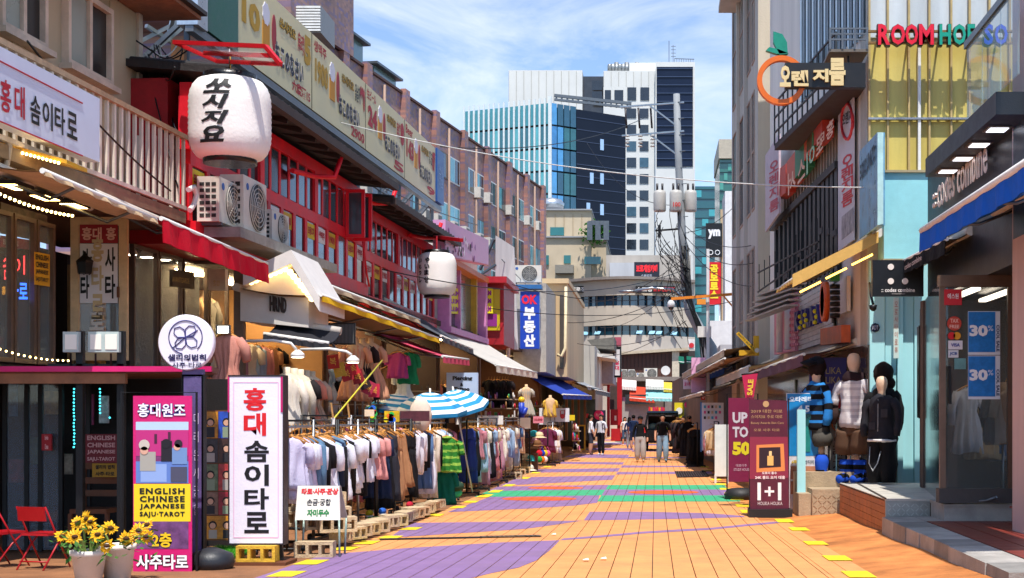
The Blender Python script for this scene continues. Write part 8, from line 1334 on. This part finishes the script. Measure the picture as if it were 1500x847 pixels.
for i, (x0, y0, x1, y1, Y, c, lb) in enumerate(((988, 590, 1003, 612, 66, 'e8d020', 'yellow poster with round print at the far right stall'), (1004, 588, 1012, 598, 64, 'e02a78', 'round pink sign at the far right stall'), (1028, 590, 1060, 660, 40, 'd8dae0', 'white board of small pictures leaning at the right stalls'), (1027, 577, 1034, 586, 52, 'd83a28', 'small red box sign with a white letter'))):
    t = thing('stall_sign', lb, 'sign', P((x0 + x1) / 2, y1, Y)); b = MB()
    if i == 1: b.lathe(P(1008, 593, Y), [(.17, 0), (.17, .05)], 18, axis='y')
    else: cbox(b, x0, y0, x1, y1, Y, .08)
    b.build('panel', flat(c), t)
    if i == 2:
        for k in range(14): b = MB(); x = 1031 + (k % 5) * 5.5; y = 594 + (k // 5) * 8; cbox(b, x, y, x + 3, y + 4, Y - .03, .02); b.build('picture', flat(('3aa0c0', 'd0508a', '2a2a2e', 'c8b090')[k % 4]), t)
        b = MB(); cbox(b, 1026, 589, 1028, 662, Y, .1); b.build('blue_edge', flat('2a78b8'), t)
    if i == 3: letters(t, 'lettering', [lambda mb: ctext(mb, 'D', 1029, 579, 1032, 584, Y, flat('f8f4f0'), bold=.04, lift=.01)])
    if i == 0: b = MB(); b.lathe(P(995, 602, Y - .06), [(.16, 0), (.16, .02)], 14, axis='y'); b.build('print', flat('f0ece4'), t)
rack('black clothes rail of dark trousers at the far right stalls', 1.28, 43.5, 46, 1.35, posts=2); rack('clothes rail of light tops beside the white A-board', 1.62, 36.3, 39, 1.4, posts=2)
for i in range(7): hang('pants', ('141416', '1c1c20', '101012')[i % 3], 'black trousers on the far right rail, %s from the near end' % ordinal(i), (1.28, 43.6 + .33 * i, 1.33), r.uniform(-.3, .3), i, 1.15, 'black trousers on the far right rail')
for i, cn in enumerate(('sand', 'white', 'ivory', 'sand', 'rose', 'cream')): hang('tshirt' if i % 2 else 'longsleeve', CN[cn], '%s top on the rail by the white A-board, %s from the near end' % (cn, ordinal(i)), (1.62, 36.4 + .42 * i, 1.38), r.uniform(-.3, .3), i, 1, 'tops on the rail by the A-board')
for i in range(10): hang(('tshirt', 'coat')[i % 2], ('1a1a1e', '2a2a30', '3a2a2c')[i % 3], 'dark garment crowded at the far right stalls, %s from the near end' % ordinal(i), (1.15 - .03 * i, 48 + 1.1 * i, 1.55), r.uniform(-.6, .6), i, 1.1, 'dark garments at the far right stalls')
fills = [('teal_glass_building', 'teal glass building right of the white tower', 1018, 273, 1058, 470, 180, 'glass'), ('green_glass_building', 'tall green glass building with pale cap at the right edge of the sky', 1054, 206, 1078, 470, 125, 'green')]
for nm, lb, x0, y0, x1, y1, Y, kd in fills:
    t = thing(nm, lb, 'building', P((x0 + x1) / 2, 600, Y)); b = MB(); cbox(b, x0, y0, x1, 640, Y, 10); b.build('wall', glass('1f5a5c' if kd == 'glass' else '2f6a58', .1, 1, .2), t)
    for j in range(14):
        yy = y0 + 4 + 14 * j; b = MB(); cbox(b, x0, yy, x1, yy + 1, Y - .1, .15); b.build('floor_line', mat('16383c', .4), t)
        for i in range(4):
            if (i * 7 + j * 3) % 4 == 0: b = MB(); w_ = (x1 - x0) / 4; cbox(b, x0 + w_ * i + .5, yy + 2, x0 + w_ * (i + 1) - .5, yy + 12, Y - .08, .1); b.build('pane', glass('3aa0a4' if kd == 'glass' else '4a9a84', .08, 1, .2), t)
    if kd == 'green': b = MB(); cbox(b, 1053, 204, 1080, 232, Y - .4, 10.6); b.build('cap', mat('b8ae9c', .7), t); b = MB(); cbox(b, 1062, 280, 1080, 480, 70, 3); b.build('white_strip', paint('dedcda'), t)
for nm, lb, x0, y0, x1, y1, Y, c, s, tc_ in (('black_logo_sign', 'black box sign with white ym lettering', 1034, 327, 1058, 376, 66, '141416', 'ym', 'e8e8ea'), ('red_vertical_sign', 'red vertical sign with yellow Korean letters', 1036, 384, 1056, 446, 66, 'c8141e', '곰보로스', 'f0d020')):
    t = thing(nm, lb, 'sign', P((x0 + x1) / 2, y1, Y)); b = MB(); cbox(b, x0, y0, x1, y1, Y, .3); b.build('box', mat(c, .4, var=.05), t)
    if len(s) == 2: letters(t, 'lettering', [lambda mb: ctext(mb, s, x0 + 3, y0 + 9, x1 - 3, y0 + 23, Y, flat(tc_), bold=.06, lift=.02)]); b = MB(); [b.tube([P(1041 + 10 * q + 3.4 * math.cos(a * .7), 370 + 3.4 * math.sin(a * .7), Y - .02) for a in range(10)], .02, 5) for q in (0, 1)]; b.build('ring_print', flat(tc_), t)
    else: letters(t, 'lettering', [lambda mb: vtext(mb, s, x0 + 4, y0 + 3, x1 - 4, y1 - 8, Y, flat(tc_), bold=.06, lift=.02)])
    b = MB(); b.bar(P(x1 - 1, y0 - 20, Y + .3), P(x1 - 1, 560, Y + .3), .12); b.build('pole', WHITEP if len(s) > 2 else mat('b8a080', .6), t)
# --- utility pole, transformers, wires
up = thing('utility_pole', 'leaning grey utility pole with transformers and tangled wires', 'utility pole', onground(PX(1041, 48), 48)); Yp = 48; CP = mat('8f9498', .7, var=.15, scale=2)
b = MB(); b.tube([P(991, 138, Yp), P(994, 240, Yp), P(999, 340, Yp), P(1005, 430, Yp)], [.115, .125, .14, .155], 14); b.build('shaft', CP, up); b = MB(); b.tube([P(1005, 424, Yp), P(1010, 455, Yp), P(1026, 485, Yp), P(1042, 510, Yp), P(1045, 540, Yp), P(1045, 668, Yp)], [.16, .18, .19, .2, .21, .22], 14); b.build('sleeve', CP, up); b = MB(); b.lathe(P(1005, 428, Yp), [(.2, 0), (.2, .12)], 14); b.build('collar', GREYM, up)
for y0, x0 in ((151, 908), (193, 911)): b = MB(); b.bar(P(x0, y0 + 6, Yp + .3), P(1002, y0 - 1, Yp - .1), .055, .055); b.build('crossarm', metalm('a0a6aa'), up); b = MB(); b.bar(P(952, y0 + 4, Yp), P(992, y0 + 34, Yp), .05); b.build('brace', metalm('a0a6aa'), up)
for x0 in (916, 935, 953):
    b = MB(); b.tube([P(x0, 158, Yp + .1), P(x0 + 2, 188, Yp + .1)], .035, 8); b.build('insulator', mat('2a2022', .4), up); b = MB(); [b.lathe(P(x0 + 3, 200 + 5 * j, Yp), [(.09, 0), (.05, .05)], 10) for j in range(4)]; b.build('insulator', mat('b0aca8', .4), up)
for i, (x0, x1) in enumerate(((958, 975), (980, 1000), (1003, 1020))): t = P((x0 + x1) / 2, 310, Yp - .3 if i == 1 else Yp); b = MB(); b.lathe(t, [(.2, 0), (.22, .05), (.22, .62), (.2, .72), (.06, .76)], 16); tr_ = b.build('transformer', mat('b9b6b0', .5, var=.12), up); b = MB(); [b.tube([t + Vector((dx, 0, .72)), t + Vector((dx, 0, .98))], .04, 8) for dx in (-.09, .09)]; b.build('bushing', mat('2a2426', .4), tr_)
b = MB(); text_into(b, '100', P(986, 303, Yp - .55), P(997, 303, Yp - .55), P(986, 296, Yp - .55), flat('c02a2a'), bold=.03); b.build('lettering', None, up, fixn=False)
b = MB(); b.bar(P(966, 330, Yp), P(966, 348, Yp), .1); b.bar(P(960, 338, Yp), P(1002, 335, Yp), .06); b.build('bracket', BLACKM, up); b = MB(); cbox(b, 1022, 478, 1042, 494, Yp - .35, .3); b.build('junction_box', paint('dcd8d0'), up)
for i in range(12): b = MB(); y = 150 + 24 * i; b.bar(P(990 + i, y, Yp - .1), P(1001 + i, y - 1, Yp - .1), .025); b.build('step_bolt', GREYM, up)
r = random.Random(33)
for i in range(22): x = r.uniform(962, 1000); b = MB(); y = r.uniform(300, 420); pts = [P(x, y, Yp - r.uniform(.1, .5)), P(x + r.uniform(-24, 6), y + r.uniform(10, 30), Yp - .4), P(x + r.uniform(-14, 20), y + r.uniform(30, 70), Yp - .4), P(r.uniform(998, 1012), y + r.uniform(60, 110), Yp - .25)]; c0 = [pts[0].lerp(pts[1], t / 4).lerp(pts[1].lerp(pts[2], t / 4), t / 4) for t in range(5)] + [pts[1].lerp(pts[2], .5 + t / 8).lerp(pts[3], t / 4 * (t / 4)) for t in range(1, 5)]; b.tube(c0, .012, 5); b.build('loose_cable', BLACKM, up)
for i in range(10): b = MB(); b.tube([P(1002 + r.uniform(-4, 6), 360, Yp - .22), P(1012 + r.uniform(-8, 4), 440, Yp - .25), P(1030 + r.uniform(-8, 4), 490, Yp - .28), P(1034 + r.uniform(-6, 6), 560, Yp - .28)], .022, 5); b.build('riser_cable', BLACKM, up)
wires = [((560, 395, 27), (1003, 395, 48), .6), ((700, 400, 40), (1000, 430, 48), .5), ((690, 448, 39), (1080, 440, 48), .4), ((500, 180, 25), (1300, 275, 22), .3), ((200, 60, 18), (700, 330, 40), .3), ((800, 470, 53), (1003, 420, 48), .5), ((735, 380, 43), (850, 470, 62), .3), ((1003, 330, 48), (1100, 360, 37), .3), ((1003, 345, 48), (1105, 385, 37), .4), ((1003, 355, 48), (1108, 420, 37), .4), ((830, 500, 60), (1005, 480, 48), .4), ((1000, 380, 48), (840, 440, 70), .6), ((1002, 410, 48), (880, 480, 80), .5), ((645, 215, 30), (950, 170, 47), .4), ((1005, 470, 48), (860, 520, 75), .5), ((1008, 340, 48), (1078, 300, 45), .2), ((640, 370, 34), (760, 540, 47), .2), ((995, 300, 48), (860, 210, 60), .8), ((40, 60, 14), (250, 280, 17), .1)]
for i, (a_, b_, sg_) in enumerate(wires): t = thing('overhead_wire', 'overhead wire strung across the street, number %d counted from the left buildings' % (i + 1) if False else '%s overhead wire from %s' % (('pale thin', 'thin black')[i != 3], 'the lantern shop awning to the pole|the pink shop to the pole|the yellow SU.M sign across to the concrete building|the big billboard to the blue photo sign box|the beige eave to the far lantern|the OK sign to the pole|the blank white sheet to the cream building|the pole to the concrete wall, top one|the pole to the concrete wall, middle one|the pole to the concrete wall, lowest one|the cream corner to the pole|the pole down to the stone building, upper one|the pole down to the stone building, lower one|the red roof to the upper crossarm|the pole to the pale panelled shop|the transformers to the concrete edge|the far lantern down to the grey wall|the transformers up towards the glass tower|the balcony rail down to the boutique'.split('|')[i]), 'wire', P(*a_), 'overhead wires'); MB().tube(sphere_wire(P(*a_), P(*b_), sg_, 14), .012 if i != 3 else .010, 5).build('strand', BLACKM if i != 3 else mat('c8c8c4', .5), t)
cl_ = thing('camera_pole', 'orange crossbar pole with a dome security camera', 'camera', P(1040, 560, 46)); b = MB(); b.bar(P(983, 438, 46), P(1074, 431, 46), .09); b.bar(P(1060, 434, 46), P(1074, 450, 46), .05); b.build('arm', mat('e0821c', .5), cl_); b = MB(); b.ball(P(983, 446, 46), .13, 12, None, (1, 1, 1.2)); b.build('dome', mat('d8d8d8', .3), cl_); b = MB(); b.ball(P(983, 450, 46), .1, 12); b.build('lens', glass('101214'), cl_); b = MB(); cbox(b, 1021, 438, 1034, 446, 45.9, .05); b.build('tag_plate', flat('e8902a'), cl_); b = MB(); b.bar(P(1037, 365, 46.2), P(1037, 580, 46.2), .1); b.build('mast', paint('dcdcdc'), cl_)
sl_ = thing('street_lamp', 'slim curved street lamp arm over the street', 'street lamp', P(1000, 440, 49)); b = MB(); b.tube([P(1000, 436, 49), P(985, 424, 49), P(955, 422, 49), P(930, 426, 49)], .05, 8); b.build('arm', metalm('b0b4b8'), sl_); b = MB(); b.ball(P(920, 427, 49), .16, 12, None, (2.2, .8, .35)); b.build('lamp_head', metalm('8a8e92'), sl_)
rs3 = thing('no_entry_sign', 'round red sign on a white plate by the pole', 'sign', P(1012, 512, 90)); b = MB(); cbox(b, 1008, 497, 1018, 512, 90, .1); b.build('plate', paint('e0dcd8'), rs3); b = MB(); b.lathe(P(1013, 506, 89.9), [(.17, 0), (.17, .05)], 16, axis='y'); b.build('disc', flat('c8202a'), rs3)
# ================================================================== car
cY_ = 64.0; cx0, cx1 = PX(944, cY_), PX(997, cY_); cm = (cx0 + cx1) / 2; hw = (cx1 - cx0) / 2; car = thing('parked_suv', 'dark blue-black SUV parked with its tailgate raised', 'car', (cm, cY_ + 2.2, 0)); CB = mat('14181e', .2, .3, var=.08, bump=0)
b = MB(); sec = [(cY_ + .02, .62, .46, .78, 1.0), (cY_ + .3, .62, .40, .8, 1.05), (cY_ + 1.4, .62, .36, .82, 1.05), (cY_ + 3.6, .62, .38, .82, 1.02), (cY_ + 4.5, .55, .45, .74, .9)]
rings = []
for y, w_, z0, z1_, zz in sec: k = hw / .62 * w_; rings.append([Vector((cm - k, y, z0)), Vector((cm + k, y, z0)), Vector((cm + k * 1.02, y, (z0 + zz) / 2)), Vector((cm + k * .97, y, zz)), Vector((cm - k * .97, y, zz)), Vector((cm - k * 1.02, y, (z0 + zz) / 2))])
b.loft(rings, cap=True, smooth=False); b.build('body', CB, car)
b = MB(); b.box((cm - hw * .86, cY_ + .05, 1.66), (cm + hw * .86, cY_ + 3.0, 1.74)); b.build('roof', CB, car); b = MB(); [b.hexa([(cm + s * hw * .97 - .05, cY_ + .05, 1.0), (cm + s * hw * .97 + .05, cY_ + .05, 1.0), (cm + s * hw * .97 + .05, cY_ + .25, 1.0), (cm + s * hw * .97 - .05, cY_ + .25, 1.0), (cm + s * hw * .84 - .05, cY_ + .05, 1.68), (cm + s * hw * .84 + .05, cY_ + .05, 1.68), (cm + s * hw * .84 + .05, cY_ + .25, 1.68), (cm + s * hw * .84 - .05, cY_ + .25, 1.68)]) for s in (-1, 1)]; b.build('pillar', CB, car)
for s in (-1, 1): b = MB(); b.prism([(cm + s * hw * .93, cY_ + .25, 1.04), (cm + s * hw * .93, cY_ + 3.4, 1.04), (cm + s * hw * .85, cY_ + 2.8, 1.66), (cm + s * hw * .85, cY_ + .25, 1.66)], (-s * .02, 0, 0)); b.build('side_window', glass('0c1014'), car)
b = MB(); b.hexa([(cm - hw * .86, cY_ - .95, 1.80), (cm + hw * .86, cY_ - .95, 1.80), (cm + hw * .86, cY_ + .1, 1.72), (cm - hw * .86, cY_ + .1, 1.72), (cm - hw * .82, cY_ - .95, 1.88), (cm + hw * .82, cY_ - .95, 1.88), (cm + hw * .82, cY_ + .1, 1.82), (cm - hw * .82, cY_ + .1, 1.82)]); tg = b.build('tailgate', mat('1a3a52', .2, .3, var=.1, bump=0), car)
b = MB(); b.box((cm - hw * .8, cY_ + .7, .7), (cm + hw * .8, cY_ + .75, 1.64)); b.build('cargo_interior', mat('0c0c0e', .8), car)
for i, (dx, z, c) in enumerate(((-.45, 1.15, '6a9aa8'), (.15, 1.2, 'a8b8c0'), (.5, 1.1, '1a1a1c'), (-.2, 1.05, '2a6a4a'), (.3, 1.02, 'b8c830'))): b = MB(); b.ball((cm + dx, cY_ + .4, z), .22, 10, None, (1.1, .7, .8)); b.build('cargo_bag', cloth(c), car)
b = MB(); b.box((cm - hw * 1.0, cY_ - .08, .45), (cm + hw * 1.0, cY_ + .1, .72)); b.build('bumper', mat('101215', .4), car); b = MB(); b.box((cm - .26, cY_ - .1, .74), (cm + .26, cY_ - .02, .86)); b.build('number_plate', paint('d8d8d4'), car)
for s in (-1, 1):
    b = MB(); b.box((cm + s * hw * .93 - .08, cY_ - .04, .86), (cm + s * hw * .93 + .08, cY_ + .1, 1.16)); b.build('tail_light', mat('c01018', .2), car)
    for y in (cY_ + .75, cY_ + 3.55): b = MB(); b.lathe((cm + s * (hw * .93) - .11, y, .34), [(.2, 0), (.33, .01), (.34, .06), (.34, .16), (.33, .21), (.2, .22)], 22, axis='x'); w_ = b.build('wheel', mat('141414', .8), car); b = MB(); b.lathe((cm + s * hw * .93 - .115, y, .34), [(.2, 0), (.2, .23)], 16, axis='x'); b.build('rim', metalm('8a8c90'), w_)
# ================================================================== people
def skinned(vs, es):
    me = bpy.data.meshes.new('p'); me.from_pydata([v[0] for v in vs], es, []); o = bpy.data.objects.new('p', me); COL.objects.link(o); o.modifiers.new('k', 'SKIN'); sk = me.skin_vertices[0].data
    for i, v in enumerate(vs): sk[i].radius = v[1] if isinstance(v[1], tuple) else (v[1], v[1]); sk[i].use_root = (i == 0)
    m_ = o.modifiers.new('s', 'SUBSURF'); m_.levels = 2; m_.render_levels = 2
    dg = bpy.context.evaluated_depsgraph_get(); r_ = bpy.data.meshes.new_from_object(o.evaluated_get(dg)); bpy.data.objects.remove(o); return r_
def person(label, px, py_head, Y, H, rz, top, low, shoe='d8d4cc', sleeve=1.18, shorts=0., hair='15100e', hairlong=0, stride=.12, arms=((.0, .0), (.0, .0)), baggy=1., cap=None, belly=0, bag=None):
    """one continuous body; local frame faces -Y, feet at the origin"""
    t = thing('person', label, 'person', onground(PX(px, Y), Y)); k = H / 1.72; t.scale = (k,) * 3; t.rotation_euler = (0, 0, rz); s1 = stride
    lr = .085 * baggy; vs = [((0, 0, .96), (.165, .115 + belly)), ((0, -.01 - belly * .4, 1.1), (.155, .11 + belly)), ((0, 0, 1.28), (.17, .115)), ((0, 0, 1.40), (.13, .08)), ((0, 0, 1.47), (.055, .055)), ((0, -.01, 1.54), (.075, .085)), ((0, -.012, 1.62), (.085, .1)), ((0, 0, 1.70), (.055, .065))]
    es = [(i, i + 1) for i in range(7)]
    for j, s in enumerate((-1, 1)):
        f = s1 * (1 if s > 0 else -1); b = len(vs); vs += [((s * .095, 0, .88), (.1 * max(1, baggy * .9), .1 * max(1, baggy * .9))), ((s * .11, -f * .5 - .02, .5), lr * .95), ((s * .115, -f * .6 + abs(f) * .25, .2), lr * .85), ((s * .115, -f * .75 + abs(f) * .3, .07), .045), ((s * .125, -f * .75 - .13 + abs(f) * .3, .035), (.042, .03))]; es += [(0, b), (b, b + 1), (b + 1, b + 2), (b + 2, b + 3), (b + 3, b + 4)]
        af, ao = arms[j]; b = len(vs); vs += [((s * .19, 0, 1.385), .062), ((s * (.255 + ao * .3), .03 - af * .1, 1.13), .05), ((s * (.27 + ao * .2), -.06 - af, .92 + af * .5), .038), ((s * (.268 + ao * .1), -.09 - af * 1.2, .85 + af * .6), (.024, .04)), ((s * (.26 + ao * .05), -.10 - af * 1.25, .78 + af * .62), (.018, .032))]; es += [(3, b), (b, b + 1), (b + 1, b + 2), (b + 2, b + 3), (b + 3, b + 4)]
    me = skinned(vs, es); SKN = mat('c58f70', .55, var=.06)
    for m in (SKN, cloth(top), cloth(low), mat(shoe, .6)): me.materials.append(m)
    for p in me.polygons:
        c = p.center; armz = abs(c.x) > .205 and c.z > .7 and not (abs(c.x) < .22 and c.z > 1.3); p.use_smooth = True
        p.material_index = 0 if c.z > 1.475 else (0 if armz and c.z < sleeve else 1 if c.z > .97 or armz else 3 if c.z < .085 else 0 if c.z < shorts else 2)
    link('body', me, t); SUBN = None
    b = MB(); b.ball((0, .018, 1.655), .102, 14, None, (.98, 1.1, 1.0)); 
    if hairlong: b.loft([[Vector((w_ * math.cos(a * math.pi / 6), .04 + d_ * math.sin(a * math.pi / 6), z)) for a in range(12)] for w_, d_, z in ((.1, .08, 1.64), (.115, .08, 1.5), (.1, .06, 1.66 - hairlong))])
    o = b.build('hair', cloth(hair), None); o.parent = t
    for v in o.data.vertices:
        if v.co.z < 1.66 and v.co.y < -.02: v.co.y = max(v.co.y, -.035)
    for s in (-1, 1): b = MB(); b.ball((s * .032, -.098, 1.625), .011, 6); o = b.build('eye', flat('1a1210'), None); o.parent = t; b = MB(); b.ball((s * .086, 0, 1.605), .022, 6, None, (.5, .8, 1.2)); o = b.build('ear', SKN, None); o.parent = t
    b = MB(); b.ball((0, -.112, 1.598), .016, 6, None, (.8, 1, 1.3)); o = b.build('nose', SKN, None); o.parent = t; b = MB(); b.ball((0, -.096, 1.565), .022, 6, None, (1.2, .5, .35)); o = b.build('mouth', flat('8a4a40'), None); o.parent = t
    if cap: b = MB(); b.ball((0, .01, 1.70), .108, 14, None, (1, 1.1, .62)); b.box((-.075, -.2, 1.675), (.075, -.08, 1.69)); o = b.build('cap', cloth(cap), None); o.parent = t
    if bag: b = MB(); b.ball((0, .2, 1.2), .19, 12, None, (.9, .55, 1.15)); [b.tube([(s * .12, .12, 1.38), (s * .13, -.09, 1.36), (s * .13, -.12, 1.2), (s * .14, .08, 1.05)], .016, 6) for s in (-1, 1)]; o = b.build('backpack', cloth(bag), None); o.parent = t
    return t
person('woman in black off-shoulder top and pale grey wide trousers walking towards us', 938, 615, 48.2, 1.60, 0, '121214', 'a8a4a0', 'b87a3a', .95, hair='1a1412', baggy=1.55, stride=.06, cap='1c1c20')
nk = COL.objects[-1]
person('man in black t-shirt and light blue wide jeans walking towards us', 970.5, 609, 48.0, 1.68, .1, '131316', '7f9db4', '2a2c34', 1.16, baggy=1.45, stride=.16)
person('heavy-set man in white t-shirt, dark shorts and camouflage cap seen from the side', 865, 611, 57.5, 1.66, 1.9, 'dcdce4', '3c3c48', '4a3a2c', 1.12, .5, hair='2a221c', cap='4a4632', belly=.06, stride=.05, baggy=1.3)
person('man in white patterned shirt and black trousers with a backpack strap', 880.5, 609.5, 57.0, 1.68, -.5, 'd8dae0', '16161a', 'e4e4e4', 1.15, bag='2a2a30', stride=.08, hair='3a2a20')
person('woman in white top and denim skirt standing far left', 915.5, 611, 76, 1.58, .3, 'dcd8d6', '3f5f80', 'e0dcd8', 1.2, .42, hair='2a1a14', hairlong=.2, stride=.03)
person('long haired woman in navy with light grey trousers walking away', 922, 613, 69, 1.58, 2.9, '1f2f5c', '9a9a9c', 'e0dcd8', .9, hair='15100e', hairlong=.34, stride=.1)
person('man in navy t-shirt and shorts walking away beside the woman in navy', 928, 610, 67, 1.68, 3.0, '1c2c4c', '2a3450', 'c8c4c0', 1.15, .45, hair='15100e', stride=.1)
person('person in dark clothes browsing at the far right stalls, left of two', 1001, 613, 58, 1.62, -.8, '1e2230', '1a1a20', '2a2a2c', .9, hair='141010', stride=.05)
person('person in dark clothes browsing at the far right stalls, right of two', 1010, 612, 60, 1.64, 2.4, '2a2426', '20202a', '2a2a2c', .9, hair='241814', stride=.05)
person('person in pale blue top behind the far right rail', 995, 612, 70, 1.6, 2.9, '8fb0c8', '30343c', 'c8c8c8', 1.1, hair='181210', stride=.04)
